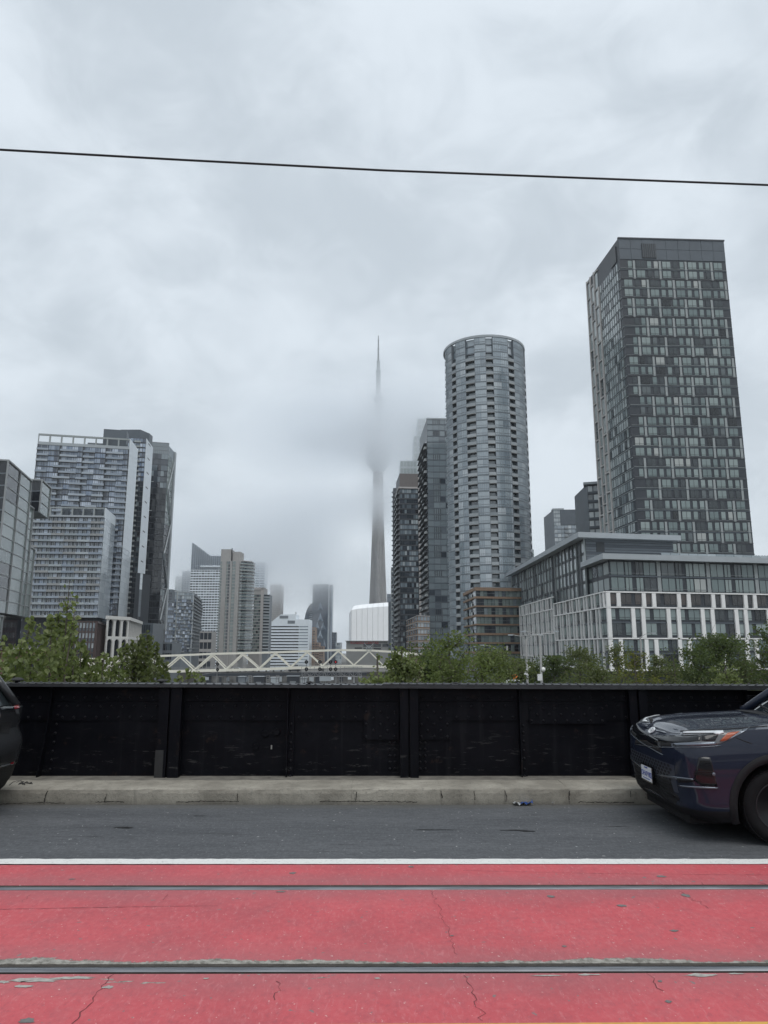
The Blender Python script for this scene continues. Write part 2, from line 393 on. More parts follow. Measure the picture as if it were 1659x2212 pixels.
for (x, y, a, b) in ((265, 1787, .11, .03), (275, 1788, .06, .02), (1115, 1793, .16, .02), (1140, 1795, .10, .02), (940, 1792, .3, .012), (1335, 1785, .16, .01), (430, 1762, .10, .012)): blot(x, y, a, b, oil, z=.003, n=16, parent=None, name='tar_patch')
strw = bpy.data.objects.get('road')

# ---------------------------------------------------------------- kerb in cast lengths
ck = NT('kerb concrete'); c = ck.ramp(ck.noise(1.7, 6, .65), [(.38, (.215, .198, .165)), (.62, (.35, .325, .275))])
sz = ck.n('ShaderNodeSeparateXYZ'); ck.t.links.new(ck.pos(), sz.inputs[0])
c = ck.mix(ck.math('MULTIPLY', ck.math('SUBTRACT', 1.0, ck.step(ck.math('ADD', sz.outputs[2], ck.math('MULTIPLY', ck.noise(5, 5, .7), .08)), .03, .12)), .45), c, (.09, .085, .075))   # splash dirt near the gutter
c = ck.mix(ck.math('MULTIPLY', ck.step(ck.noise(24, 5, .75), .55, .66), .5), c, (.11, .105, .095))
c = ck.mix(ck.math('MULTIPLY', ck.step(ck.noise(2.5, 5, .7, stretch=(3, 1, .3)), .6, .72), .35), c, (.12, .115, .10))
ck.set(ck.b, 'Base Color', c); ck.set(ck.b, 'Roughness', .88); ck.bump(ck.noise(22, 5, .75), .8, .012)
YK = 9.36; kerb_e = thing('kerb', None, None, (0, YK, 0)); kerb_e['kind'] = 'structure'
jx = [PY(p, 1722, YK).x for p in (-330, -120, 100, 229, 512, 604, 758, 953, 1024, 1091, 1230, 1362, 1560, 1800, 2050)]
rk = random.Random(8)
for a, b in zip(jx, jx[1:]):
    g_ = .0008; top = .186 + rk.uniform(-.004, .004); y0 = YK + rk.uniform(-.006, .006); m = MB()
    prf = [(y0 + .012, 0 - .05), (y0 + .004, .13), (y0 + .010, top - .012), (y0 + .020, top - .001), (y0 + .045, top), (9.93, top + .004), (9.93, -.05)]
    n = max(2, int((b - a) / .12)); k = len(prf)
    vs = [(a + g_ + (b - a - 2 * g_) * i / n, y + (rk.gauss(0, .0025) if j < 5 else 0), z + (rk.gauss(0, .0022) if 1 < j < 6 else 0)) for i in range(n + 1) for j, (y, z) in enumerate(prf)]
    m.add(vs, [(i * k + j, i * k + j + 1, i * k + k + j + 1, i * k + k + j) for i in range(n) for j in range(k - 1)] + [tuple(range(k - 1, -1, -1)), tuple(range(n * k, n * k + k))])
    o = obj('kerb_segment', m, ck.m, kerb_e)
m = MB(); m.box((0, 9.64, .06), (120, .5, .16)); obj('kerb_joint_fill', m, m_plain('joint dirt', (.05, .045, .04), .95), kerb_e)
for x0, x1 in ((-60, jx[0]), (jx[-1], 60)):
    m = MB(); m.box(((x0 + x1) / 2, 9.645, .093), (x1 - x0 - .01, .57, .186)); obj('kerb_segment', m, ck.m, kerb_e)
lg = m_plain('shaded ledge concrete', (.16, .15, .13), .9, var=.35, scale=6, bump=.4)  # dirt and girder-foot shade both put into this darker colour
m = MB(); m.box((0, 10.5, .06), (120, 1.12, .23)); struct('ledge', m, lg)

kc = m_plain('kerb crack', (.028, .025, .022), .95)
def face_crack(pts, w, seedv=1):                                          # crack on the upright kerb face
    rr_ = random.Random(seedv); P_ = []
    for (a, b) in zip(pts, pts[1:]):
        A_, B_ = PY(a[0], a[1], YK - .008), PY(b[0], b[1], YK - .008); n = max(2, int((B_ - A_).length / .02))
        for i in range(n): P_.append(A_.lerp(B_, i / n) + Vector((rr_.gauss(0, .003), 0, rr_.gauss(0, .003))))
    P_.append(PY(pts[-1][0], pts[-1][1], YK - .008)); vs = []; m = MB()
    for i, p in enumerate(P_):
        td = P_[min(i + 1, len(P_) - 1)] - P_[max(i - 1, 0)]; nn = Vector((-td.z, 0, td.x)).normalized() * w * rr_.uniform(.3, 1)
        vs += [p - nn, p + nn]
    m.add(vs, [(2 * i, 2 * i + 1, 2 * i + 3, 2 * i + 2) for i in range(len(P_) - 1)]); obj('crack', m, kc, kerb_e)
for k_, pts in enumerate(([(103, 1708), (99, 1718), (95, 1733)], [(230, 1716), (226, 1732)], [(512, 1714), (513, 1730)], [(953, 1709), (955, 1724)], [(1024, 1709), (1026, 1728)], [(1091, 1707), (1094, 1720), (1093, 1732)], [(1230, 1708), (1230, 1728)], [(1362, 1708), (1363, 1722)], [(770, 1712), (768, 1730)])): face_crack(pts, .007, k_)
for k_, pts in enumerate(([(0, 1736.5), (90, 1734), (140, 1735)], [(205, 1733), (240, 1731.5), (268, 1733)], [(380, 1732.5), (440, 1731), (516, 1731.5)], [(690, 1731), (850, 1731), (900, 1733)], [(1250, 1733), (1370, 1733.5)])): face_crack(pts, .006, 20 + k_)
# black scribble on the kerb top at the left
m = MB(); sc_ = [[(20, 1696), (27, 1690), (36, 1687), (47, 1685.5)], [(36, 1690), (44, 1687.5), (52, 1689), (42, 1692), (50, 1694), (58, 1688), (62, 1692), (69, 1690)], [(40, 1694), (56, 1691), (70, 1693)], [(46, 1689), (54, 1695)]]
for L_ in sc_: m.tube([PZ(a, b, .1905) for a, b in L_], .006, 4)
obj('scribble', m, m_plain('black marker', (.03, .03, .03), .7), kerb_e)

# ================================================================== riveted girder parapet
gp = NT('black girder paint')
c = gp.ramp(gp.noise(2.5, 5, .65), [(.35, (.0028, .0031, .0052)), (.7, (.0055, .0058, .0085))])
sg = gp.n('ShaderNodeSeparateXYZ'); gp.t.links.new(gp.pos(), sg.inputs[0])
scf = gp.math('MULTIPLY', gp.step(gp.noise(7, 6, .75, stretch=(.5, 1, 3.0)), .585, .65), gp.math('SUBTRACT', 1.0, gp.step(sg.outputs[2], .25, 1.0)))
c = gp.mix(gp.math('MULTIPLY', scf, .45), c, (.085, .082, .08))                                        # scuffs low on the plates
c = gp.mix(gp.math('MULTIPLY', gp.step(gp.noise(3.5, 5, .7), .60, .70), .35), c, (.045, .028, .020))
c = gp.mix(gp.math('MULTIPLY', gp.step(gp.noise(1.2, 4, .6, stretch=(6, 1, .35)), .56, .70), .25), c, (.022, .022, .025))
gp.set(gp.b, 'Base Color', c); gp.set(gp.b, 'Roughness', gp.math('ADD', .36, gp.math('MULTIPLY', gp.noise(4, 4, .6), .25)))
gp.bump(gp.math('ADD', gp.math('MULTIPLY', gp.noise(1.8, 3, .5), 2.0), gp.math('MULTIPLY', gp.noise(35, 4, .6), .12)), .35, .02)
gp.set(gp.b, 'IOR', 1.2)
gpaint = gp.m
gt = m_plain('worn sky sheen flange paint', (.030, .031, .034), .42, var=.3, scale=6)  # greyer tone painted for wear and for sky reflected on the top
gd = m_plain('dulled grey paint', (.022, .022, .023), .7, var=.25, scale=5)
YW = 10.33
t = thing('girder_parapet', 'black riveted steel plate girder forming the bridge parapet', 'parapet', (0, YW, .17))
gx = lambda px: PY(px, 1590, YW).x
gz = lambda py, d=0.0: HZ(py, YW - d)
ZF = gz(1478, .2); ZL = .176
def slope(x): return -.0045 * x                                          # the top line falls slightly to the right
edges = [-40.0, gx(-170), gx(106), gx(370), gx(626), gx(884), gx(1126), gx(1366), gx(1620), 40.0]
def gbx(name, x0, x1, z0, z1, d0, d1, mat=gpaint):                       # d: distance in front of the web
    m = MB(); bv = .004
    m.box(((x0 + x1) / 2, YW - (d0 + d1) / 2, (z0 + z1) / 2), (x1 - x0, d1 - d0, z1 - z0)); return obj(name, m, mat, t)
zA, zB, zC = gz(1514), gz(1556), gz(1491)
rgp = random.Random(31)
for a, b in zip(edges, edges[1:]):                                       # each web plate a slightly buckled sheet
    n, q = max(2, min(40, int((b - a) / .09))), 12; m = MB(); vs = []
    ph = rgp.uniform(0, 6)
    for j in range(q + 1):
        for i in range(n + 1):
            u, v = i / n, j / q; w_ = sin(pi * u) * sin(pi * v)
            vs.append((a + (b - a) * u, YW + .016 * w_ * sin(ph + 5 * u + 3 * v) + rgp.gauss(0, .0006), ZL + (zA - ZL) * v))
    m.add(vs, [(j * (n + 1) + i, j * (n + 1) + i + 1, (j + 1) * (n + 1) + i + 1, (j + 1) * (n + 1) + i) for j in range(q) for i in range(n)])
    obj('web_plate', m, gpaint, t, smooth=True)
    gbx('band_plate', a + .012, b - .012, zB, zA - .006, .002, .022)
    gbx('top_angle', a + .003, b - .003, zA, ZF - .06 + slope((a + b) / 2), -.02, .036)
def sloped_plate(name, x0, x1, za, zb, y0, y1, mat):
    m = MB(); m.add([(x, y, z + slope(x)) for z in (za, zb) for y in (y0, y1) for x in (x0, x1)], BOXF); return obj(name, m, mat, t)
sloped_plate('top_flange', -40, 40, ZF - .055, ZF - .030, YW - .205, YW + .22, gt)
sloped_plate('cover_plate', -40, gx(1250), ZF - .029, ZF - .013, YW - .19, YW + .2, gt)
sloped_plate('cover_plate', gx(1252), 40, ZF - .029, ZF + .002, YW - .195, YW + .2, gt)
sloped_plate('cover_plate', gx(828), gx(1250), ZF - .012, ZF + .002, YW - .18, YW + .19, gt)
m = MB(); m.box((0, YW + .25, (ZL + ZF) / 2 - .06), (80, .02, ZF - ZL - .1)); obj('back_plate', m, gpaint, t)
# stiffeners
def rivet_mesh():
    m = MB(); m.lathe([(.019, 0), (.0185, .005), (.0145, .011), (.007, .0145), (.0005, .0155)], (0, 0, 0), 8); return m.mesh('rivet', m_plain('rivet paint', (.006, .0062, .009), .42, ior=1.3), True)
RM = rivet_mesh(); RX = Matrix.Rotation(radians(90), 4, 'X')
def rivet(x, z, d, name='rivet', up=False, y=0, s=1.0):
    o = bpy.data.objects.new(name, RM_TOP if up else RM)
    o.matrix_basis = Matrix.Translation((x, y if up else YW - d, z)) @ (Matrix.Identity(4) if up else RX) @ Matrix.Scale(s, 4); return link(o, t)
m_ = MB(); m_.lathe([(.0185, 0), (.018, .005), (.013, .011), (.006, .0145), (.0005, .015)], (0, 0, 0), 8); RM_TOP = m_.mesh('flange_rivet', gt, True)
for (p0, p1) in ((-195, -147), (346, 395), (864, 903), (1357, 1394), (1850, 1890)):
    x0, x1 = gx(p0), gx(p1); w_ = x1 - x0
    gbx('stiffener', x0, x0 + w_ * .44, ZL - .004, ZF - .062 + slope(x0), .03, .145)
    gbx('stiffener', x0 + w_ * .54, x1, ZL - .004, ZF - .062 + slope(x0), .03, .16)
    gbx('stiffener_web', x0 + w_ * .35, x0 + w_ * .62, ZL - .004, ZF - .062, -.01, .10)
gbx('scraped_patch', gx(344.5), gx(362), ZL, ZL + .36, .145, .149, gd)
for (p0, lean) in ((621, 0), (1121, 0), (1612, 0)):
    x0 = gx(p0); gbx('thin_stiffener', x0, x0 + .016, ZL, ZF - .065, .0, .115); gbx('stiffener_flat', x0 + .017, x0 + .095, ZL, zA - .003, .023, .036)
    for z in [zB - .06 - .115 * i for i in range(8)]: rivet(x0 + .055, z + rgp.uniform(-.02, .02), .036)
# the bent stiffener at the left
m = MB(); xa, xb = gx(110), gx(94)
m.add([(xa, YW + .005, ZF - .07), (xa + .016, YW + .005, ZF - .07), (xa + .016, YW - .11, ZF - .07), (xa, YW - .11, ZF - .07),
       (xa - .03, YW + .005, .8), (xa - .014, YW + .005, .8), (xa - .014, YW - .11, .8), (xa - .03, YW - .11, .8),
       (xb, YW + .005, ZL), (xb + .016, YW + .005, ZL), (xb + .016, YW - .13, ZL), (xb, YW - .13, ZL)],
      [(0, 1, 2, 3)] + [(4 * r + i, 4 * r + (i + 1) % 4, 4 * r + 4 + (i + 1) % 4, 4 * r + 4 + i) for r in (0, 1) for i in range(4)] + [(11, 10, 9, 8)]); obj('bent_stiffener', m, gpaint, t)
for i in range(8):
    f_ = i / 7; rivet(gx(124 - 8 * f_), zA - .07 - (zA - ZL - .16) * f_, .026)
# gusset plates
def gusset(p0, p1, y0, y1, nx, ny, stag=True):
    x0, x1, z0, z1 = gx(p0), gx(p1), gz(y1), gz(y0); gbx('gusset_plate', x0, x1, z0, z1, .012, .036)
    for j in range(ny):
        for i in range(nx):
            if stag and (i + j) % 2: continue
            rivet(x0 + (x1 - x0) * (i + .35) / nx, z0 + (z1 - z0) * (j + .5) / ny, .036)
gusset(786, 862, 1518, 1597, 5, 6); gusset(905, 975, 1518, 1597, 5, 6); gusset(1144, 1310, 1523, 1563, 13, 3)
for p in (842, 853, 907, 918):
    for k in range(5): rivet(gx(p), gz(1604 + 14 * k), .012)
# rivet rows along the top angle and the band
excl = [(336, 404), (782, 980), (1140, 1312), (612, 634), (1116, 1134), (88, 128)]
nr = 0
for row, (py, d) in enumerate(((1506, .036), (1525, .022), (1549, .022))):
    p = -14 + (8 if row == 1 else 0)
    while p < 1640:
        if not any(a < p < b for a, b in (excl if row else excl[:1] + [(858, 908)] + excl[3:5])):
            rivet(gx(p), gz(py), d); nr += 1
        p += 24.4 + rgp.uniform(-.5, .5)
x = gx(-30); i = 0
while x < gx(1700):                                                       # two rows on the top flange
    hi = .003 if x > gx(1252) else (.003 if gx(828) < x < gx(1250) else -.0125)
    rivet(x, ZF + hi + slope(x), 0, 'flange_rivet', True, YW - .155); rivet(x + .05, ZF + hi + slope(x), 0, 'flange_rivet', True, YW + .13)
    x += .118
# bolt caps standing on the flange, dents in the plates
for (p, s_) in ((38, 1.0), (349, .85), (668, .6), (985, .5)):
    m = MB(); m.lathe([(.035, 0), (.035, .025), (.085, .032), (.078, .05), (.045, .068), (.01, .074)], (0, 0, 0), 14); m.v = [(a * s_ + PY(p, 1470, YW).x, b * s_ + YW, c_ * s_ + ZF - .012 + slope(gx(p))) for a, b, c_ in m.v]
    obj('dome_cap', m, gd, t, smooth=True)
for (p, y, r) in ((573, 1585, .05), (597, 1581, .055), (554, 1613, .045), (667, 1583, .03)):
    m = MB(); m.lathe([(r, 0), (r * .92, .004), (r * .7, .0045), (r * .45, .002), (.001, .0015)], (0, 0, 0), 18); m.v = [(gx(p) + a, YW - .012 - c_, gz(y) + b) for a, b, c_ in m.v]; obj('dent_ring', m, gpaint, t, smooth=True)
gbx('paint_chip', gx(586), gx(589), gz(1618), gz(1609), .018, .021, m_plain('pale chip', (.22, .22, .21), .7))
GIRDER_RIVETS = nr

# ---------------------------------------------------------------- overhead wire, litter
wa, wb, wc = PZ(-60, 320, 6.0), PZ(829, 368, 5.985), PZ(1720, 402, 6.0)
d_ = (wc - wa).normalized(); m = MB(); m.tube([wa - d_ * 30, wa, wa.lerp(wb, .5) + Vector((0, 0, -.004)), wb, wb.lerp(wc, .5), wc, wc + d_ * 30], .0092, 8)
obj('overhead_wire', m, m_plain('wire copper black', (.02, .021, .022), .5, metal=.3), label='black overhead streetcar wire crossing the sky', cat='wire')
def crumple(name, px, py, sx, sy, mats, label, rot=0, sd_=1):
    rl = random.Random(sd_); c0 = PZ(px, py, .006); m = MB(); n = 9; vs = []
    for j in range(5):
        for i in range(n):
            u, v = i / (n - 1) - .5, j / 4 - .5
            x, y = u * sx, v * sy; vs.append((c0.x + x * cos(rot) - y * sin(rot), c0.y + x * sin(rot) + y * cos(rot), c0.z + abs(rl.gauss(0, .022)) + .012 * cos(u * 6) ** 2))
    for j in range(4):
        for i in range(n - 1): m.add([vs[j * n + i], vs[j * n + i + 1], vs[(j + 1) * n + i + 1], vs[(j + 1) * n + i]], [(0, 1, 2), (0, 2, 3)], 1 if i < 3 else 0)
    return obj(name, m, mats, label=label, cat='litter')
crumple('snack_wrapper', 1129, 1737.5, .23, .12, [m_plain('blue foil', (.03, .07, .24), .3, metal=.2), m_plain('silver foil', (.55, .57, .58), .3, metal=.4)], 'crumpled blue and white snack wrapper in the gutter', .08)
crumple('paper_scrap', 1195, 1738, .03, .02, [chip2, chip2], 'tiny white scrap of paper in the gutter right of the wrapper', .3, 3)
# ================================================================== the city
rng = random.Random(11)
GROUND = -24.0                                   # foundations reach below the falling land
glass_tower = m_glass('tower window glass', [(0, (.215, .265, .26)), (.34, (.155, .20, .20)), (.56, (.27, .32, .312)), (.70, (.045, .055, .06)), (.84, (.11, .13, .135)), (.92, (.015, .018, .02)), (.965, (.38, .40, .385))], ior=1.6)
glass_side = m_glass('side window glass', [(0, (.40, .44, .44)), (.4, (.28, .32, .32)), (.72, (.16, .19, .20)), (.9, (.05, .06, .065))], ior=1.9)
glass_blue = m_glass('blue grey condo glass', [(0, (.22, .265, .30)), (.3, (.16, .20, .23)), (.55, (.31, .355, .38)), (.80, (.08, .10, .12)), (.90, (.42, .46, .48))], ior=2.0)
glass_cool = m_glass('cool tower glass', [(0, (.165, .20, .22)), (.35, (.15, .182, .20)), (.6, (.185, .22, .24)), (.93, (.11, .13, .15))], ior=1.9)
glass_round = m_glass('round tower glass', [(0, (.31, .37, .41)), (.3, (.25, .305, .345)), (.55, (.37, .43, .465)), (.84, (.19, .235, .27)), (.92, (.52, .57, .60))], ior=2.1)
glass_rail = m_glass('balcony rail glass', [(0, (.30, .33, .345)), (.5, (.37, .40, .415)), (.8, (.23, .26, .28))], ior=1.6, wav=0)
glass_dark = m_glass('dark condo glass', [(0, (.03, .038, .048)), (.45, (.05, .06, .075)), (.72, (.10, .125, .145)), (.86, (.20, .24, .26)), (.95, (.02, .02, .025))], ior=1.8)
glass_green = m_glass('green glass', [(0, (.15, .19, .185)), (.4, (.19, .23, .22)), (.7, (.12, .155, .155)), (.9, (.22, .26, .25))], ior=2.0, wav=.3)
glass_night = m_glass('dark recessed glass', [(0, (.012, .015, .02)), (.6, (.02, .024, .03)), (.9, (.05, .055, .06))], ior=1.6)
glass_slab = m_glass('slab block glass', [(0, (.14, .18, .245)), (.25, (.27, .33, .42)), (.5, (.05, .065, .10)), (.70, (.47, .53, .62)), (.9, (.18, .24, .34))], ior=1.9)
glass_pale = m_glass('pale rail glass', [(0, (.30, .34, .36)), (.4, (.24, .28, .30)), (.75, (.36, .40, .42))], ior=1.7, wav=0)
glass_brown = m_glass('warm lobby glass', [(0, (.05, .045, .043)), (.5, (.065, .052, .046)), (.8, (.04, .04, .042))], ior=1.6)
char_panel = m_plain('charcoal panel', (.042, .048, .057), .45, var=.12, scale=.2)
char_light = m_plain('slate panel', (.095, .112, .13), .4, var=.1, scale=.2)
char_line = m_plain('light metal strip', (.30, .33, .33), .4)
pil_grey = m_plain('pale grey panel', (.31, .335, .335), .5, var=.06)
stone_white = m_plain('white precast', (.78, .775, .76), .7, var=.06, scale=.5, streak=.25)
stone_beige = m_plain('beige precast', (.345, .335, .325), .75, var=.07, scale=.3, streak=.3)
stone_beige2 = m_plain('pink beige precast', (.42, .40, .39), .75, var=.06, scale=.3, streak=.2)
tan_band = m_plain('tan brick band', (.25, .175, .125), .8, var=.12, scale=1.5)
grey_mid = m_plain('mid grey cladding', (.16, .18, .20), .55, var=.1, scale=.3)
grey_light = m_plain('light grey metal', (.36, .39, .41), .4, var=.06, scale=.3)
slab_edge = m_plain('concrete slab edge', (.30, .31, .31), .75, var=.12, scale=.4, streak=.3)
slab_dark = m_plain('dark slab edge', (.07, .075, .085), .6)
white_panel = m_plain('white metal panel', (.68, .73, .77), .3, var=.05, scale=.3)
alu = m_plain('window frame aluminium', (.20, .215, .225), .4)
alu_dark = m_plain('dark mullion', (.05, .055, .06), .45)
brown_rib = m_plain('brown metal rib', (.085, .058, .055), .5, var=.1, scale=.4)
roof_grey = m_plain('roof membrane', (.22, .22, .22), .9)
concrete_far = m_plain('tower concrete', (.285, .28, .275), .8, var=.08, scale=.05, streak=.35)
blue_far = m_glass('far blue glass', [(0, (.06, .085, .12)), (.5, (.08, .11, .15)), (.8, (.05, .07, .10))], ior=2.0, wav=0)

def windows(f, z0, z1, nf, nb, mat, mx=.12, sill=.28, head=.1, d=.06, name='window', skip=None, a0=0.0, a1=None, matf=None):
    a1 = f.L if a1 is None else a1; bw = (a1 - a0) / nb; fh = (z1 - z0) / nf
    for j in range(nf):
        for i in range(nb):
            if skip and skip(i, j): continue
            f.box(name, a0 + bw * (i + mx), a0 + bw * (i + 1 - mx), z0 + fh * (j + sill), z0 + fh * (j + 1 - head), -.05, d, matf(i, j) if matf else mat)
def bands(f, z0, z1, nf, mat, th=.12, out=.25, name='floor_band', a0=0.0, a1=None, last=True, pos=0.0):
    a1 = f.L if a1 is None else a1; fh = (z1 - z0) / nf
    for j in range(nf + (1 if last else 0)):
        z = z0 + fh * (j + pos); f.box(name, a0, a1, z - fh * th / 2, z + fh * th / 2, -.05, out, mat)
def piers(f, z0, z1, xs, w, mat, out=.3, name='pier'):
    for x in xs: f.box(name, x - w / 2, x + w / 2, z0, z1, -.05, out, mat)
def bldg(name, label, A, Y=None, group=None, cat='building'):
    return thing(name, label, cat, (A[0], A[1], GROUND), group)

frame_pale = m_plain('pale frame precast', (.50, .485, .47), .7, var=.06)
# ---------------------------------------------------------------- tall charcoal tower on the right
C = PY(1335, 515, 190); ZT = C.z; R = PZ(1563, 521, ZT); L = PZ(1268, 609, ZT)
t = bldg('charcoal_tower', 'tall charcoal apartment tower with pale green windows rising behind the white framed block', C, cat='tower')
pc = Pieces(t, 7.5, 290)
body('wall', t, quad(C, L, R), GROUND, ZT, char_panel)
zc0 = PY(1335, 560, 190).z; fh = 2.98
f = Face(C, R, GROUND, ZT, pc); W = f.L
nfl = int((zc0 - 2) / fh); unit = W / 4.12
for i in range(9):                                                # crown panels with a louvre between
    a, b = W * i / 9, W * (i + 1) / 9
    for k in range(2):
        zz = zc0 + (ZT - zc0) * k / 2
        f.box('crown_panel', a + .03, b - .03, zz + .06, zc0 + (ZT - zc0) * (k + 1) / 2 - .04, -.05, .10 + .02 * ((i * 7 + k * 3) % 3), char_light)
f.box('roof_louvre', W * .213, W * .345, zc0 + .5, ZT - 1.6, -.05, .30, alu_dark)
for k in range(7): f.box('louvre_blade', W * (.219 + .0185 * k), W * (.219 + .0185 * k + .004), zc0 + .6, ZT - 1.7, .28, .40, char_light)
f.box('coping', -.15, W + .15, ZT - .12, ZT + .28, -.3, .3, slab_dark)
for j in range(nfl):
    z1 = zc0 - .25 - fh * j; z0 = z1 - fh; grp = (j // 2) % 4
    off = (.52, 1.0, .40, .88)[grp] * unit if True else 0
    off = ((.50, .98, .38, .86)[grp] + .045 * j * 0) * unit
    f.box('sill_strip', .2, W - .2, z0 + .34, z0 + .44, .02, .16, alu if j % 2 else char_line)
    f.box('floor_band', 0, W, z0 - .1, z0 + .1, .02, .12, char_light if j % 2 == 0 else slab_dark)
    x = off - unit
    while x < W:
        if 0.3 < x < W - .6: f.box('pilaster', x, x + .62, z0 + .12, z1 - .12, .0, .14, pil_grey)
        for (dx, w, two) in ((1.05, 2.35, True), (4.2, 1.15, False), (6.15, 1.15, False)):
            a, b = x + dx * unit / 7.6, x + (dx + w) * unit / 7.6
            if a < .5 or b > W - .3: continue
            f.box('window', a, b, z0 + .62, z1 - .22, -.05, .09, glass_tower)
            f.box('window_frame', a - .07, b + .07, z0 + .95, z0 + 1.02, .05, .13, alu_dark)
            if two: f.box('window_frame', (a + b) / 2 - .04, (a + b) / 2 + .04, z0 + .62, z1 - .22, .05, .13, alu_dark)
        x += unit
g = Face(L, C, GROUND, ZT, pc); W2 = g.L
g.box('roof_louvre', W2 * .78, W2 * .93, zc0 + .2, ZT - 1.5, -.05, .25, alu_dark)
for j in range(nfl):                                              # narrow side: dense pale windows, beige frame at the far end
    z1 = zc0 - .25 - fh * j; z0 = z1 - fh
    g.box('floor_band', 0, W2, z0 - .08, z0 + .08, .02, .15, char_line)
    for i in range(9):
        a = W2 * (.40 + .062 * i) + .05 * ((i + j) % 2)
        if j > -1: g.box('side_window', a, a + W2 * .042, z0 + .45, z1 - .25, -.05, .1, glass_side)
for i, a in enumerate((.0, .12, .24, .37)):
    g.box('beige_frame', W2 * a, W2 * a + .5, GROUND, ZT - (0.2 if a < .3 else 7), -.05, .45, frame_pale)
for j in range(0, nfl + 2, 2):
    z1 = ZT - 1.0 - fh * j
    for i, a in enumerate((.0, .12, .24)):
        zz = z1 - (i % 2) * fh
        g.box('beige_frame', W2 * a, W2 * (a + .13), zz - .2, zz + .2, -.05, .40, frame_pale)
        g.box('side_window', W2 * (a + .03), W2 * (a + .115), zz - fh * 1.8, zz - .6, -.05, .12, glass_side)
pc.flush()

# dark annex peeping out behind its left edge
A = PY(1268, 1046, 236)
t = bldg('dark_annex', 'narrow dark apartment block with flat roof edge behind the charcoal tower', A)
pc = Pieces(t, 7.5); B = PY(1300, 1030, 231)
body('wall', t, [(A.x, A.y), (B.x + 12, B.y), (B.x + 12, B.y + 20), (A.x + 1, A.y + 20)], GROUND, A.z, char_light)
f = Face(A, (B.x + 12, B.y), GROUND, A.z, pc)
f.box('roof_edge', -1.2, f.L, A.z - .3, A.z + .5, -4, 1.2, grey_light)
bands(f, A.z - 60, A.z - .5, 20, slab_dark, .14, .2); windows(f, A.z - 60, A.z - .5, 20, 9, glass_side, .12)
pc.flush()

# ---------------------------------------------------------------- white framed mid-rise block
C = PY(1307, 1277, 143); zw = C.z
t = bldg('white_framed_block', 'mid-rise residential block with white precast frame and dark glass upper floors', C)
Rr = PZ(1659, 1283, zw); dR = (Rr - C); dR.z = 0; dR.normalize(); Rr = C + dR * 62
Lr = PY(1101, 1310, 246); dL = (Lr - C); dL.z = 0; LL = dL.length; dL.normalize()
pc = Pieces(t, 8.0, 290)
zb = PY(1307, 1446, 143).z                                         # top of the ground floor
body('wall', t, quad(C, Lr, Rr), zb, zw - .05, char_panel)
ins = 3.0
q = quad(C + dL * ins + dR * ins, Lr + dR * ins, Rr + dL * ins)
obj('base', (lambda m: (m.prism(q, GROUND, zb + .01), m)[1])(MB()), slab_dark, t)
FH = (zw - zb) / 5.0
f = Face(C, Rr, zb, zw, pc); g = Face(Lr, C, zb, zw, pc)
def white_rows(f, rows, z_top, seedv, unitw, flip=False, a_from=0.0, a_to=None, frame=True):
    rr = random.Random(seedv); a_to = f.L if a_to is None else a_to; z = z_top
    for (n, kind) in rows:
        zlo = z - FH * n
        f.box('frame_beam', a_from, a_to, z - .26, z, -.02, .36, stone_white)
        x = a_from + .0; first = True; wide = rr.random() < .5; thin = kind == 's'
        while x < a_to - .5:
            pw = .85 if kind != 's' else .36
            f.box('frame_post', x, min(x + pw, a_to), zlo, z - .32, -.02, .40, stone_white)
            x += pw; bayw = (unitw * (1.0 if wide else (.30 if not thin else .55))) * rr.uniform(.96, 1.05); wide = not wide
            e = min(x + bayw, a_to)
            for k in range(n):
                y0, y1 = zlo + FH * k, zlo + FH * (k + 1)
                if k: f.box('floor_band', x, e, y0 - .16, y0 + .10, .0, .16, char_light)
                if bayw > 3.4 and kind != 's':
                    p = x + bayw * (.34 if rr.random() < .5 else .62)
                    cols = [(x + .1, p - .45), (p + .45, e - .1)]
                else: cols = [(x + .12, e - .12)]
                for (a, b) in cols:
                    m = glass_tower
                    if n == 1 and kind == 'top': m = glass_brown
                    f.box('window', a, b, y0 + .55, y1 - .22 - (.2 if k == n - 1 else 0), -.03, .08, m)
                    f.box('window_frame', a, b, y0 + .92, y0 + .99, .06, .13, alu_dark)
                    if b - a > 1.7: f.box('window_frame', (a + b) / 2 - .035, (a + b) / 2 + .035, y0 + .55, y1 - .3, .06, .13, alu_dark)
            x = e
        z = zlo
    f.box('frame_beam', a_from, a_to, z - .35, z, -.02, .42, stone_white)
white_rows(f, [(1, 'top'), (2, ''), (2, '')], zw, 5, 4.6, a_to=62)
secs = [(0.0, LL * .30, 1, 9), (LL * .31, LL * .60, 1, 8), (LL * .60, LL, 0, 7)]
for (a, b, up, sd) in secs:
    rows = [(1, 's'), (2, 's'), (2, 's')] + ([(1, 's')] if up else [])
    white_rows(g, rows, zw + FH * up * .6, sd, 3.3, a_from=a + .2, a_to=b)
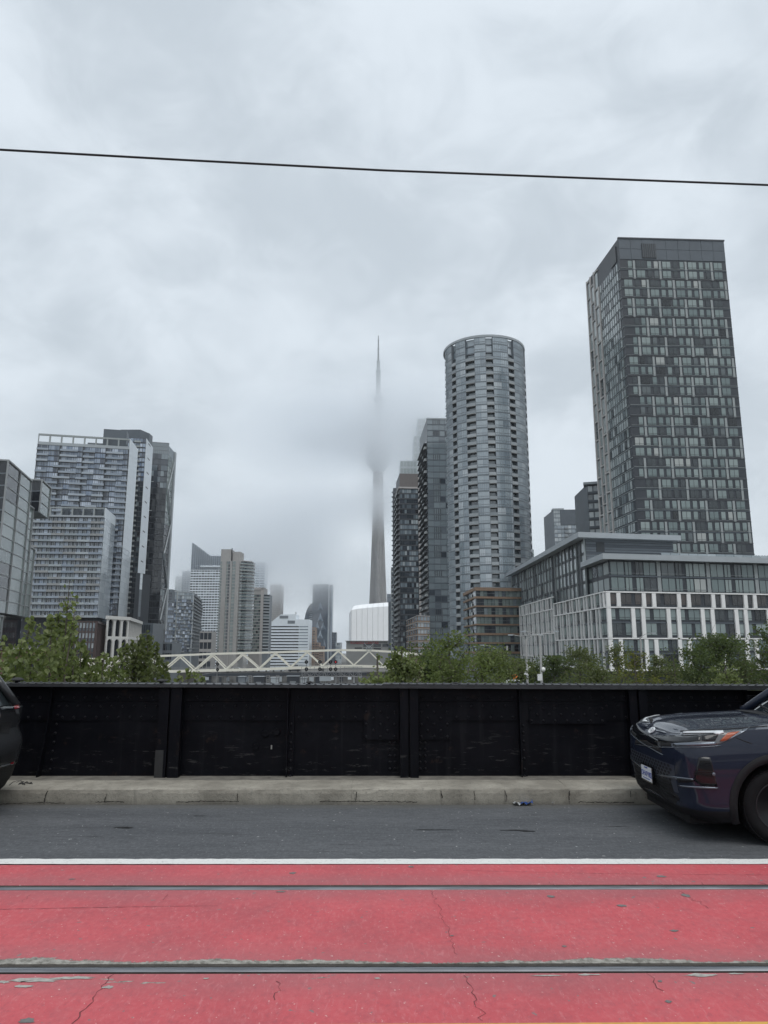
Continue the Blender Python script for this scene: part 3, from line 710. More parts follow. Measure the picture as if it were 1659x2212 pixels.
# dark glass storeys above the frame
C2 = C + dL * 1.2 + dR * 1.6; zt2 = PY(1300, 1212, 146).z
R2 = C2 + dR * 60; L2 = C2 + dL * (LL * .33)
obj('upper_wall', (lambda m: (m.prism(quad(C2, L2, R2), zw - .04, zt2), m)[1])(MB()), char_panel, t)
f2 = Face(C2, R2, zw, zt2, pc); h2 = (zt2 - zw) / 2
rr = random.Random(3)
for k in range(2):
    x = .3
    f2.box('floor_band', 0, 60, zw + h2 * k - .12, zw + h2 * k + .16, 0, .2, char_light)
    f2.box('sill_strip', 0, 60, zw + h2 * k + .62, zw + h2 * k + .70, 0, .14, alu)
    i = 0
    while x < 58:
        w = (2.9, 1.4, 1.5, 2.6)[i % 4]
        f2.box('window', x, x + w, zw + h2 * k + .3, zw + h2 * (k + 1) - .3, -.03, .08, glass_tower)
        f2.box('window_frame', x + w / 2 - .04, x + w / 2 + .04, zw + h2 * k + .3, zw + h2 * (k + 1) - .3, .05, .14, alu_dark)
        x += w + (.35, 1.0, .3, .35)[i % 4]
        if i % 4 == 3: f2.box('pilaster', x, x + .8, zw + h2 * k, zw + h2 * (k + 1), -.02, .16, pil_grey); x += 1.1
        i += 1
g2 = Face(L2, C2, zw, zt2, pc)
windows(g2, zw, zt2, 2, 9, glass_side, .1, .15, .12)
cn = MB(); e = 1.9
cn.prism([C2 - dL * e - dR * e, R2 - dL * e, R2 + dL * 12, C2 + dL * 14 - dR * e], zt2 + .02, zt2 + 1.15)
obj('canopy_roof', cn, grey_light, t)
# taller wing along the side street
zt3 = PY(1289, 1164, 158).z; C3 = C + dL * 15 + dR * 1.0
W3 = 22.0; R3 = C3 + dR * W3; L3 = Lr + dR * 1.0 - dL * 1
obj('side_wing', (lambda m: (m.prism(quad(C3, L3, R3), zw - .03, zt3), m)[1])(MB()), char_panel, t)
g3 = Face(L3, C3, zw, zt3, pc); n3 = max(3, round((zt3 - zw) / 3.0))
windows(g3, zw, zt3, n3, 26, glass_side, .14, .12, .1, skip=lambda i, j: i % 7 == 3)
bands(g3, zw, zt3, n3, slab_dark, .1, .18)
for i in range(27): g3.box('mullion', g3.L * i / 26 - .09, g3.L * i / 26 + .09, zw, zt3, -.02, .34, alu if i % 2 else char_line)
f3 = Face(C3, R3, zw, zt3, pc)
for i in range(9):
    z = zt2 + 1.3 + (zt3 - zt2 - 1.3) * i / 9
    f3.box('cladding_board', .1, W3, z + .05, z + (zt3 - zt2 - 1.3) / 9 - .04, -.02, .12 + .03 * (i % 2), grey_mid if i % 3 else char_light)
f3.box('wall_vent', W3 * .12, W3 * .21, zt2 + 3.6, zt3 - .7, .1, .24, alu_dark)
cn = MB(); cn.prism([C3 - dL * 2.2 - dR * 2.2, R3 - dL * 2.2 + dR * 1.2, R3 + dL * 10 + dR * 1.2, L3 + dL * 2 - dR * 2.2], zt3 + .02, zt3 + 1.2)
obj('canopy_roof', cn, grey_light, t)
# roof terrace: glass guard, planters, trellis
for i in range(13):
    a = 14 + i * 2.2
    f2.box('guard_panel', a, a + 2.1, zt2 + 1.15, zt2 + 2.3, -3.0, -2.95, glass_pale)
for i in range(9):
    a = 40 + i * 1.8
    f2.box('railing_post', a, a + .07, zt2 + 1.15, zt2 + 2.3, -3.0, -2.93, alu)
f2.box('railing_post', 40, 56, zt2 + 2.26, zt2 + 2.34, -3.02, -2.92, alu)
for i in range(4): f2.box('roof_bench', 11 + i * 2.6, 12.6 + i * 2.6, zt2 + 1.15, zt2 + 2.0, -4.6, -3.6, alu_dark)
pc.flush()
pl = MB(); rp = random.Random(9)
for i in range(900):
    a = 30 + rp.random() * 12 + rp.gauss(0, .5); p = f2.at(a, -3.6 + rp.gauss(0, .3)); s_ = .18
    z = zt2 + 1.3 + abs(rp.gauss(0, .45)) * (1.0 if a > 36 else .55)
    d = Vector((rp.gauss(0, 1), rp.gauss(0, 1), rp.gauss(0, 1))).normalized() * s_; d2 = d.orthogonal().normalized() * s_ * .5
    c = Vector((p.x, p.y, z)); pl.add([c - d, c + d2, c + d, c - d2], [(0, 1, 2, 3)])
PLANTER_MESH = pl                                                   # foliage of the roof planters, linked once the leaf material exists
PLANTER_PARENT = t

# ---------------------------------------------------------------- round glass tower
Yc = 262.0; pl_, pr_ = PY(957, 760, Yc), PY(1132.5, 760, Yc)
cx = (pl_.x + pr_.x) / 2; Rad = (pr_.x - pl_.x) / 2 * .985; Ztop = PY(1045, 724, Yc - Rad).z
t = bldg('round_tower', 'round blue grey glass apartment tower with stacked recessed balconies', (cx, Yc), cat='tower')
pc = Pieces(t, 7.0, 290)
core = MB(); core.lathe([(Rad - 1.9, 0), (Rad - 1.9, Ztop - GROUND - 1)], (cx, Yc, GROUND), 64); obj('core_wall', core, grey_mid, t)
rfh = 2.93; nf = int((Ztop + 2) / rfh)
base_ang = math.atan2(cx, Yc)
rec = [(-68, -59), (-43, -29.5), (-14.5, -4.5), (17.5, 28), (57, 69)]
def arcbox(mb, a0, a1, r0, r1, z0, z1, n, mi=0):
    vs = []; 
    for i in range(n + 1):
        a = radians(a0 + (a1 - a0) * i / n) + base_ang
        for r in (r0, r1):
            for z in (z0, z1): vs.append((cx + r * sin(a), Yc - r * cos(a), z))
    fs = []
    for i in range(n):
        o, p = 4 * i, 4 * i + 4
        fs += [(o + 2, p + 2, p + 3, o + 3), (o + 1, o + 3, p + 3, p + 1), (o, p, p + 2, o + 2), (p, o, o + 1, p + 1)]
    fs += [(0, 2, 3, 1), (4 * n, 4 * n + 1, 4 * n + 3, 4 * n + 2)]
    mb.add(vs, fs, mi)
gl_bays = []; prev = -96
for (a, b) in rec + [(96, 96)]:
    if a > prev: gl_bays.append((prev, a)); 
    prev = b
gcache = {}
def arc_obj(name, key, a0, a1, r0, r1, h, n, mat, z):
    k = (name, key, mat.name)
    if k not in gcache:
        m = MB(); arcbox(m, a0, a1, r0, r1, 0, h, n); gcache[k] = m.mesh(name, mat)
    o = bpy.data.objects.new(name, gcache[k]); o.location = (0, 0, z); return link(o, t)
mul = MB(); win_rest = MB(); slab = MB()
for j in range(nf):
    z0 = Ztop - .6 - rfh * (j + 1)
    for bi, (a, b) in enumerate(gl_bays):
        vis = b > -80 and a < 80
        n = max(1, round((b - a) / 2.6))
        if not vis: arcbox(win_rest, a, b, Rad - .4, Rad - .12, z0 + .45, z0 + rfh - .1, n); continue
        # split the bay in two or three windows, each its own part
        cuts = max(1, round((b - a) / 9.0))
        for c in range(cuts):
            s0, s1 = a + (b - a) * c / cuts, a + (b - a) * (c + 1) / cuts
            s0c, s1c = max(s0, -88), min(s1, 88)
            if s1c - s0c < 1: continue
            if j < 24: arc_obj('window', (bi, c), s0c, s1c, Rad - .4, Rad - .10, rfh - .52, max(2, round((s1c - s0c) / 2.3)), glass_round, z0 + .46)
            else: arcbox(win_rest, s0c, s1c, Rad - .4, Rad - .10, z0 + .46, z0 + rfh - .06, max(2, round((s1c - s0c) / 2.3)))
        for i in range(n + 1):
            an = a + (b - a) * i / n
            if abs(an) < 88: arcbox(mul, an - .13, an + .13, Rad - .2, Rad + .03, z0 + .3, z0 + rfh - .05, 1, 1)
        arcbox(mul, max(a, -92), min(b, 92), Rad - .3, Rad + .02, z0 + 1.15, z0 + 1.23, n, 1)
        arcbox(mul, max(a, -92), min(b, 92), Rad - .3, Rad - .04, z0 - .04, z0 + .44, n, 0)
    for (a, b) in rec:
        if j < 2:
            arcbox(win_rest, a, b, Rad - 1.4, Rad - 1.2, z0 + .4, z0 + rfh - .1, 4); 
            arcbox(slab, a, b, Rad - 1.6, Rad - 1.0, z0 - .1, z0 + .4, 4); continue
        if j < 40:
            arc_obj('balcony_slab', (a,), a, b, Rad - 1.5, Rad + .02, .24, 4, slab_edge, z0 - .1)
            arc_obj('balcony_rail', (a,), a + .1, b - .1, Rad - .09, Rad - .03, 1.0, 4, glass_rail if 'glass_rail' in globals() else glass_blue, z0 + .16)
        arcbox(win_rest, a + .5, b - .5, Rad - 1.5, Rad - 1.3, z0 + .25, z0 + rfh - .35, 4, 1)
    for (a, b) in rec:                                              # side cheeks of the recess
        for s_ in (a, b): arcbox(slab, s_ - .35, s_ + .35, Rad - 1.9, Rad - .02, z0, z0 + rfh, 1)
obj('window', win_rest, [glass_round, glass_cool], t)['kind'] = 'stuff'
obj('mullion', mul, [m_plain('round tower spandrel', (.17, .195, .215), .35), m_plain('pale mullion', (.33, .36, .385), .4)], t)['kind'] = 'stuff'
obj('balcony_cheek', slab, grey_mid, t)['kind'] = 'stuff'
rim = MB(); arcbox(rim, -180, 180, Rad - .6, Rad + .12, Ztop - .62, Ztop + .25, 72); obj('roof_rim', rim, grey_light, t)
pc.flush()

# ---------------------------------------------------------------- podium with tan bands in front of it
C = PY(1028, 1269, 226); zt = C.z; R = PZ(1130, 1271, zt); L = PZ(975.5, 1296, zt)
t = bldg('banded_podium', 'low apartment podium with tan brick bands in front of the round tower', C)
pc = Pieces(t, 7.5, 250)
body('wall', t, quad(C, L, R), GROUND, zt, grey_mid)
nf = 8; fhp = 2.86; z00 = zt - nf * fhp
f = Face(C, R, GROUND, zt, pc); g = Face(L, C, GROUND, zt, pc)
for F_ in (f, g):
    for j in range(nf + 1):
        z = z00 + fhp * j
        th = 1.0 if j == nf else (.62 if j % 2 else .42)
        F_.box('tan_band', -.5 if F_ is f else 0, F_.L + (.0 if F_ is f else .5), z - th, z + .04, -.02, .52, tan_band)
for j in range(nf):
    z = z00 + fhp * j
    n = 13
    for i in range(n):
        f.box('window', f.L * (i + .04) / n, f.L * (i + .96) / n, z + .08, z + fhp - .7, -.02, .2, (glass_dark if rng.random() < .3 else glass_green))
    f.box('window_frame', 0, f.L, z + 1.0, z + 1.08, .1, .26, alu)
    for i in range(6):
        a = g.L * (i + .1) / 6
        g.box('balcony_door', a, a + g.L * .085, z + .05, z + fhp - .6, -.02, .1, glass_night)
        g.box('balcony_panel', g.L * (i + .0) / 6, g.L * (i + .42) / 6, z + .05, z + 1.1, .3, .42, glass_green)
        g.box('window', g.L * (i + .62) / 6, g.L * (i + .98) / 6, z + .05, z + fhp - .6, -.02, .22, glass_blue)
for j in range(nf * 2):
    pass
pc.flush()

# ---------------------------------------------------------------- tall towers left of the round tower
C = PY(922, 905, 330); zt = C.z; R = PZ(985, 906, zt); L = PZ(906.5, 949, zt)
t = bldg('grey_glass_tower', 'tall grey glass apartment tower with pale balcony corners beside the round tower', C, cat='tower')
pc = Pieces(t, 7.0, 250)
body('wall', t, quad(C, L, R), GROUND, zt, char_light)
nf = int((zt + 4) / 2.95); z0 = zt - nf * 2.95
f = Face(C, R, GROUND, zt, pc); g = Face(L, C, GROUND, zt, pc)
for j in range(nf):
    z = z0 + 2.95 * j
    f.box('floor_band', 0, f.L, z - .12, z + .32, -.02, .15, char_light)
    for i in range(5):
        m = glass_dark if rng.random() < .07 else glass_cool if 'glass_cool' in globals() else glass_green
        f.box('window', f.L * (i + .03) / 5, f.L * (i + .97) / 5, z + .36, z + 2.8, -.02, .1, m)
    if rng.random() < .5:
        for k in range(4): f.box('window_frame', f.L * (.2 + .07 * k), f.L * (.2 + .07 * k) + .3, z + .4, z + 2.75, .08, .16, alu_dark)
    if j < nf - 3:
        for i in range(5):
            if (i + j) % 2: g.box('balcony_panel', g.L * (.08 + .19 * i), g.L * (.08 + .19 * i + .13), z - .1, z + 1.15, -.02, 1.3, pil_grey)
            g.box('balcony_slab', g.L * (.02 + .19 * i), g.L * (.2 + .19 * i), z - .16, z, -.02, 1.5, slab_dark)
        g.box('floor_band', 0, g.L, z + .0, z + 1.6, -.03, .2, glass_night)
f.box('coping', -.2, f.L, zt - .2, zt + .5, -.5, .3, grey_light)
pc.flush()

C = PY(863, 1023, 392); zt = C.z; R = PZ(920, 1024, zt); L = PZ(855.5, 1043, zt)
t = bldg('black_glass_tower', 'black glass apartment tower with brown roof storey near the white stadium roof', C, cat='tower')
pc = Pieces(t, 7.0, 250)
body('wall', t, quad(C, L, R), GROUND, zt, char_panel)
f = Face(C, R, GROUND, zt, pc); g = Face(L, C, GROUND, zt, pc)
zc0 = PY(863, 1052, 392).z
brown_roof = m_plain('brown grey panel', (.155, .14, .135), .7, var=.1)
f.box('crown_panel', .0, f.L * .70, zc0, zt, -.02, .3, brown_roof); f.box('crown_panel', f.L * .78, f.L, zc0, zt, -.02, .3, brown_roof)
f.box('pale_pier', f.L * .70, f.L * .78, GROUND, zt, -.02, .5, stone_beige2)
f.box('crown_ledge', -.6, f.L, zc0 - .9, zc0, -.02, .7, stone_beige2); g.box('crown_ledge', 0, g.L + .6, zc0 - .9, zc0, -.02, .7, stone_beige2)
nf = int((zc0 + 4) / 2.95)
for j in range(nf):
    z = zc0 - .9 - 2.95 * (j + 1)
    f.box('floor_band', 0, f.L, z - .15, z + .35, -.02, .2, slab_dark)
    lit = rng.random() < .35 or j < 2
    for i in range(8):
        f.box('window', f.L * (.02 + .083 * i), f.L * (.02 + .083 * i + .075), z + .5, z + 2.6, -.02, .1, glass_blue if (lit and rng.random() < .8) else glass_dark)
    for i in range(2): f.box('window', f.L * (.80 + .1 * i), f.L * (.88 + .1 * i), z + .5, z + 2.5, -.02, .1, glass_blue if rng.random() < .6 else glass_dark)
    for i in range(3):
        g.box('balcony_slab', g.L * (.02 + .33 * i), g.L * (.30 + .33 * i), z - .1, z + .1, -.02, 1.4, slab_dark)
        g.box('balcony_panel', g.L * (.02 + .33 * i), g.L * (.22 + .33 * i), z + .1, z + 1.2, 1.2, 1.3, pil_grey)
pc.flush()
C = PY(849, 1054, 420); zt = C.z
t = bldg('ribbed_tower', 'slim dark tower with ribbed balconies behind the black glass tower', C, cat='tower')
pc = Pieces(t, 7.0, 120); R = PY(870, 1054, 420)
body('wall', t, [(C.x, C.y), (R.x, R.y), (R.x, R.y + 25), (C.x, C.y + 25)], GROUND, zt, char_light)
f = Face(C, R, GROUND, zt, pc)
for j in range(44):
    z = zt - 2.95 * (j + 1); f.box('balcony_slab', -.9, f.L, z - .2, z + .45, -.02, 1.0, slab_dark if j % 2 else grey_mid)
    f.box('window', .3, f.L, z + .6, z + 2.6, -.02, .1, glass_dark)
pc.flush()

def far_tower(name, label, x0, x1, ytop, Y, mat_w, mat_g, nb, fhh=3.0, depth=25, side=None, group='far towers in the mist', th=.3, ybot=None, mx=.08, cat='tower', win='window', rows=None, minpx=8.0):
    A, B = PY(x0, ytop, Y), PY(x1, ytop, Y); zt = A.z
    t = bldg(name, label, A, group=group, cat=cat); p = Pieces(t, minpx, 200)
    body('wall', t, [(A.x, A.y), (B.x, B.y), (B.x, B.y + depth), (A.x, A.y + depth)], GROUND, zt, mat_w)
    f = Face(A, B, GROUND, zt, p); zb_ = GROUND + 2 if ybot is None else HZ(ybot, Y)
    n = rows or int((zt - zb_) / fhh); fhh = (zt - zb_) / n if rows else fhh
    for j in range(n):
        z = zt - fhh * (j + 1)
        f.box('floor_band', 0, f.L, z - fhh * th / 2, z + fhh * th / 2, -.02, .25, mat_w)
        for i in range(nb): f.box(win, f.L * (i + mx) / nb, f.L * (i + 1 - mx) / nb, z + fhh * th / 2, z + fhh * (1 - th / 2), -.02, .1, mat_g)
    if side:
        S = PZ(side[0], side[1], zt); g = Face(B, S, GROUND, zt, p) if S.x > B.x else Face(S, A, GROUND, zt, p)
        for j in range(n):
            z = zt - fhh * (j + 1); g.box('floor_band', 0, g.L, z - fhh * th / 2, z + fhh * th / 2, -.02, .25, mat_w)
    p.flush(); return t, f, zt
far_tower('misty_tower', 'pale grey tower top wrapped in mist above the brown roof storey', 864.5, 900, 995, 520, grey_light, glass_green, 5, depth=30, rows=30)
far_tower('misty_tower', 'taller pale tower fading into cloud behind the grey glass tower', 894, 925, 941, 575, grey_light, glass_green, 4, depth=30, rows=40)
far_tower('misty_tower', 'tallest pale tower crown in cloud directly behind the grey glass tower', 902, 945, 904, 590, grey_light, glass_green, 5, depth=30, rows=42)
far_tower('grey_block', 'plain slate grey block edge between stadium roof and ribbed tower', 839, 852, 1299, 520, char_light, char_light, 2, depth=25, group='far blocks near the stadium')
far_tower('blue_sliver_tower', 'pale blue tower sliver to the right of the concrete mast', 836, 850, 1283, 1500, grey_mid, blue_far, 2, depth=30)
far_tower('slatted_tower', 'thin slatted balcony tower edge beside the black glass tower', 845, 852, 1225, 480, pil_grey, glass_dark, 1, depth=20, rows=26, group='far blocks near the stadium')
# brick low-rise at its foot
C = PY(902, 1330, 322); zt = C.z; R = PZ(928, 1331, zt); L = PZ(878, 1341, zt)
t = bldg('brick_lowrise', 'low brick apartment building with small balconies at the foot of the grey glass tower', C)
pc = Pieces(t, 7.0); body('wall', t, quad(C, L, R), GROUND, zt, tan_band)
f = Face(C, R, GROUND, zt, pc); g = Face(L, C, GROUND, zt, pc)
bands(f, zt - 17.4, zt, 6, stone_beige2, .12, .3); bands(g, zt - 17.4, zt, 6, stone_beige2, .12, .3)
windows(f, zt - 17.4, zt, 6, 4, glass_blue, .1); windows(g, zt - 17.4, zt, 6, 5, glass_dark, .2)
pc.flush()
# far condo right of the round tower
C = PY(1222, 1099, 480); A = PY(1195, 1098, 484); B = PY(1300, 1099, 482); zt = C.z
t = bldg('distant_condo', 'distant blue grey condominium with dark roof storey left of the charcoal tower', C)
pc = Pieces(t, 7.0, 200)
body('wall', t, [(A.x, A.y), (B.x, B.y), (B.x, B.y + 30), (A.x, A.y + 30)], GROUND, zt, grey_mid)
f = Face(A, B, GROUND, zt, pc); k0 = C.x - A.x
zr = HZ(1132, 480)
f.box('crown_panel', k0 * .62, f.L, zr, zt, -.02, .5, char_light)
for j in range(20):
    z = zr - 2.95 * (j + 1) if j < 40 else 0
    f.box('floor_band', 0, f.L, z - .15, z + .4, -.02, .2, grey_mid)
    for i in range(14): f.box('window', f.L * (i + .06) / 14, f.L * (i + .94) / 14, z + .45, z + 2.7, -.02, .1, glass_blue)
    for i in (3, 7, 11): f.box('balcony_slab', f.L * i / 14, f.L * (i + 1) / 14, z - .1, z + 1.0, .0, 1.4, alu)
for j in range(4):
    z = zt - 2.9 * (j + 1)
    for i in range(3): f.box('window', k0 * .6 * (i + .05) / 3, k0 * .6 * (i + .95) / 3, z + .4, z + 2.6, -.02, .1, glass_pale)
f.box('coping', -.5, k0 * .95, zt, zt + 1.0, -6, .5, grey_light)
pc.flush()
far_tower('teal_block', 'small pale teal block top right beside the round tower', 1138, 1168, 1209, 420, grey_mid, glass_green, 4, depth=20, group='small blocks behind the podium')
far_tower('teal_block', 'tiny pale roof box just right of the round tower', 1141, 1153, 1187, 430, glass_green, glass_pale, 1, depth=8, group='small blocks behind the podium')
# ================================================================== left half of the skyline
end_glass = m_glass('end wall glass', [(0, (.40, .445, .48)), (.4, (.36, .405, .44)), (.8, (.43, .475, .51))], rough=.12, ior=2.0, wav=.1)
glass_bal = m_glass('balcony glass blue', [(0, (.27, .315, .37)), (.4, (.22, .265, .32)), (.75, (.33, .375, .42))], ior=1.7, wav=0)
# ---------------------------------------------------------------- big slab block with white end wall
C = PY(281, 948, 375); zt = C.z; A = PZ(83.5, 936, zt); R = PZ(297.5, 971, zt)
t = bldg('slab_tower', 'wide slab tower with rows of balconies and white end wall', C, cat='tower')
pc = Pieces(t, 7.0, 290)
fh = 3.0; zr = zt - 6.0; back = Vector((R.x - C.x, R.y - C.y, 0))
pts = [(A.x, A.y), (C.x, C.y), (R.x, R.y), (A.x + back.x, A.y + back.y)]
body('wall', t, pts, GROUND, zr, char_panel)
f = Face(A, C, GROUND, zr, pc); g = Face(C, R, GROUND, zt, pc)
n = int((zr + 5) / fh); nb = 16
for j in range(n):
    z = zr - fh * (j + 1)
    f.box('floor_band', 0, f.L, z - .18, z + .10, -.02, .3, slab_dark)
    for i in range(nb):
        a, b = f.L * i / nb, f.L * (i + 1) / nb
        f.box('window', a + .08, b - .08, z + .35, z + 2.75, -.02, .12, glass_slab)
        f.box('window_frame', a + (b - a) * .3, a + (b - a) * .36, z + .3, z + 2.75, .05, .22, char_panel)
        f.box('window_frame', a + (b - a) * .68, a + (b - a) * .72, z + .3, z + 2.75, .05, .22, pil_grey)
    off = (j * 5) % 7
    for k in range(4):
        i0 = (k * 4 + (j % 2) * 2 + (off % 3)) % nb
        a, b = f.L * i0 / nb, f.L * min(i0 + 2 + (k + j) % 2, nb) / nb
        f.box('balcony_panel', a, b, z - .1, z + .9, 1.2, 1.32, glass_bal)
        f.box('balcony_slab', a, b, z - .25, z - .02, .0, 1.3, slab_edge)
for i in range(5): f.box('pier', f.L * i / 4 - (.5 if i else 0), f.L * i / 4 + (.5 if i < 4 else .0), GROUND, zr, -.02, .34, char_panel)
ne = 5
for j in range(n):                                                   # end wall of white panels
    for i in range(ne):
        z = zr - fh * (j + 1)
        g.box('end_panel', g.L * (i + .01) / ne, g.L * (i + .99) / ne, z + .03, z + fh - .03, -.02, .20, end_glass if j > 17 else white_panel)
g.box('end_panel', 0, g.L, zr, zt, -.4, .2, white_panel)
# open roof frame
f.box('roof_beam', 0, f.L, zt - .9, zt, -.9, .1, pil_grey); f.box('roof_beam', 0, f.L, zr - .1, zr + 1.5, -.9, .3, grey_light)
for i in range(9): f.box('roof_post', f.L * i / 8 - (.35 if i else 0), f.L * i / 8 + (.35 if i < 8 else 0), zr + 1.5, zt - .9, -.8, .05, pil_grey)
f.box('roof_plant', f.L * .69, f.L * .95, zr, zt + 5.6, -11, -3, char_light); f.box('roof_plant', f.L * .52, f.L * .69, zr, zr + 3.6, -12, -4, grey_mid)
pc.flush()

# ---------------------------------------------------------------- lower slab in front
C = PY(227.5, 1097, 345); zt = C.z; A = PZ(62, 1094, zt); R = PZ(249.5, 1116, zt)
t = bldg('lower_slab', 'lower grey slab block with striped balcony rows in front of the wide slab tower', C)
pc = Pieces(t, 7.0, 290); zr = zt - 5.0; back = Vector((R.x - C.x, R.y - C.y, 0)); zb = HZ(1334, 345)
pts = [(A.x, A.y), (C.x, C.y), (R.x, R.y), (A.x + back.x, A.y + back.y)]
body('wall', t, pts, zb, zr, char_panel)
body('base', t, [(A.x, A.y + 4), (C.x - 3, C.y + 4), (R.x - 3, R.y), (A.x, R.y)], GROUND, zb, slab_dark)
f = Face(A, C, GROUND, zr, pc); g = Face(C, R, GROUND, zt, pc)
n = round((zr - zb) / 3.05); fh = (zr - zb) / n; nb = 18
for j in range(n):
    z = zr - fh * (j + 1)
    for i in range(nb):
        a, b = f.L * i / nb, f.L * (i + 1) / nb
        f.box('window', a + .1, b - .1, z + 1.1, z + fh - .25, -.02, .1, glass_dark if (i * 7 + j * 5) % 5 < 3 else glass_slab)
        f.box('window_frame', a + (b - a) * .4, a + (b - a) * .47, z + 1.0, z + fh - .2, .05, .2, white_panel)
        f.box('window_frame', a + (b - a) * .72, a + (b - a) * .80, z + 1.0, z + fh - .2, .05, .2, white_panel)
    for k in range(6):
        f.box('balcony_panel', f.L * k / 6, f.L * (k + 1) / 6, z - .05, z + 1.0, .0, 1.1 + .15 * ((k + j) % 2), (glass_pale, slab_edge, glass_bal)[(k * 2 + j * 3 + (j // 3)) % 3])
    f.box('floor_band', 0, f.L, z + fh - .22, z + fh - .02, -.02, 1.25, slab_dark)
    for i in range(5): g.box('end_panel', g.L * (i + .015) / 5, g.L * (i + .985) / 5, z + .03, z + fh - .03, -.02, .2, end_glass)
g.box('end_panel', 0, g.L, zr, zt, -.4, .2, white_panel)
f.box('roof_beam', 0, f.L, zt - .6, zt, -.9, .1, pil_grey); f.box('roof_beam', 0, f.L, zr - .1, zr + 1.0, -.9, .3, grey_light)
for i in range(8): f.box('roof_post', f.L * i / 7 - (.3 if i else 0), f.L * i / 7 + (.3 if i < 7 else 0), zr + 1.0, zt - .6, -.8, .05, pil_grey)
for i in range(4): f.box('roof_plant', f.L * (.4 + .15 * i), f.L * (.5 + .15 * i), zr, zt - .5, -5, -2, char_light)
pc.flush()

# ---------------------------------------------------------------- slim tower behind, dark windows and pale side
C = PY(316, 947, 412); zt = C.z; A = PZ(262, 944, zt); R = PZ(330, 967, zt)
t = bldg('pale_sided_tower', 'slim tower with dark window strip and pale panelled side behind the slab tower', C, cat='tower')
pc = Pieces(t, 7.0, 200)
back = Vector((R.x - C.x, R.y - C.y, 0)); zb = HZ(1332, 412)
body('wall', t, [(A.x, A.y), (C.x, C.y), (R.x, R.y), (A.x + back.x, A.y + back.y)], GROUND, zt, char_panel)
f = Face(A, C, GROUND, zt, pc); g = Face(C, R, GROUND, zt, pc); n = int((zt - zb) / 3.0)
for j in range(n):
    z = zt - 3.0 * (j + 1)
    for i in range(8): f.box('window', f.L * (i + .08) / 8, f.L * (i + .92) / 8, z + .5, z + 2.7, -.02, .1, glass_slab if j < 9 else glass_dark)
    f.box('floor_band', 0, f.L, z - .1, z + .3, -.02, .3, slab_dark)
    f.box('balcony_panel', f.L * .55, f.L * .8, z, z + 1.0, .2, 1.2, pil_grey)
    for i in range(4): g.box('end_panel', g.L * (i + .02) / 4, g.L * (i + .98) / 4, z + .03, z + 2.97, -.02, .2, white_panel)
    if j % 3 == 0: g.box('side_window', g.L * .3, g.L * .6, z + 1.2, z + 1.9, .1, .26, alu_dark)
rp_ = MB(); p0 = Vector((A.x - 1, A.y + 5, 0))
rp_.prism([(A.x - 3, A.y + 6), (A.x + 9, A.y + 6), (C.x - 2, A.y + 14), (C.x - 2, A.y + 20), (A.x - 3, A.y + 20)], zt - .5, zt + 6.5); obj('roof_plant', rp_, char_light, t)
pc.flush()
# dark clad block low in front of it
C = PY(303, 1238, 395); zt = C.z; A = PZ(294, 1237, zt); R = PZ(318, 1242, zt)
t = bldg('dark_clad_block', 'dark clad stair block with glass end at the foot of the pale sided tower', C)
pc = Pieces(t, 7.0); zb = HZ(1330, 395)
body('wall', t, [(A.x, A.y), (C.x, C.y), (R.x, R.y), (A.x + 4, R.y)], GROUND, zt, char_panel)
g = Face(C, R, GROUND, zt, pc)
for j in range(8):
    z = zt - 3 * (j + 1)
    for i in range(2): g.box('end_panel', g.L * (i + .03) / 2, g.L * (i + .97) / 2, z + .05, z + 2.95, -.02, .2, white_panel if j < 3 else grey_mid)
pc.flush()

# ---------------------------------------------------------------- dark office tower with braced edge
C = PY(365, 957, 470); zt = C.z; A = PZ(322, 954, zt); R = PZ(379, 973, zt)
t = bldg('braced_office_tower', 'dark glass office tower with diagonal steel bracing on its side', C, cat='tower')
pc = Pieces(t, 7.0, 200); back = Vector((R.x - C.x, R.y - C.y, 0))
body('wall', t, [(A.x, A.y), (C.x, C.y), (R.x, R.y), (A.x + back.x, A.y + back.y)], GROUND, zt - 8, char_panel)
f = Face(A, C, GROUND, zt, pc); g = Face(C, R, GROUND, zt, pc)
f.box('crown_glass', 0, f.L, zt - 8, zt, -.5, .1, glass_cool); g.box('crown_glass', .2, g.L, zt - 10, zt - 2, -.5, .1, glass_cool)
for i in range(11): f.box('mullion', f.L * i / 10, f.L * i / 10 + .25, zt - 8, zt, .1, .25, alu)
for k in range(3): f.box('mullion', 0, f.L, zt - 2.7 * k - .25, zt - 2.7 * k, .1, .22, alu)
nfl = int((zt - 8 + 5) / 4)
for j in range(nfl):
    z = zt - 8 - 4.0 * (j + 1)
    for i in range(6): f.box('window', f.L * (i + .03) / 6, f.L * (i + .97) / 6, z + .35, z + 3.9, -.02, .1, glass_night if j > 5 else glass_dark)
    if j % 5 == 4: f.box('light_strip', f.L * .05, f.L * .35, z + .1, z + .5, .05, .3, pil_grey)
    for i in range(3): g.box('side_window', g.L * (i + .05) / 3 * .82, g.L * (i + .97) / 3 * .82, z + .3, z + 3.9, -.02, .12, glass_green if j < 12 else glass_dark)
g.box('steel_edge', g.L * .84, g.L, HZ(1362, 470), zt - 2, -.4, .9, grey_light)
zz = zt - 10; k = 0; zend = HZ(1362, 470)
brace = []
while zz > zend + 4:
    z2 = max(zz - 22, zend); s0, s1 = (g.L * .82, g.L * .1) if k % 2 == 0 else (g.L * .1, g.L * .82)
    m = MB(); p, q_ = g.at(s0, .7), g.at(s1, .7); p.z = zz; q_.z = z2
    m.tube([p, q_], .42, 6); obj('diagonal_brace', m, grey_light, t); zz = z2; k += 1
pc.flush()

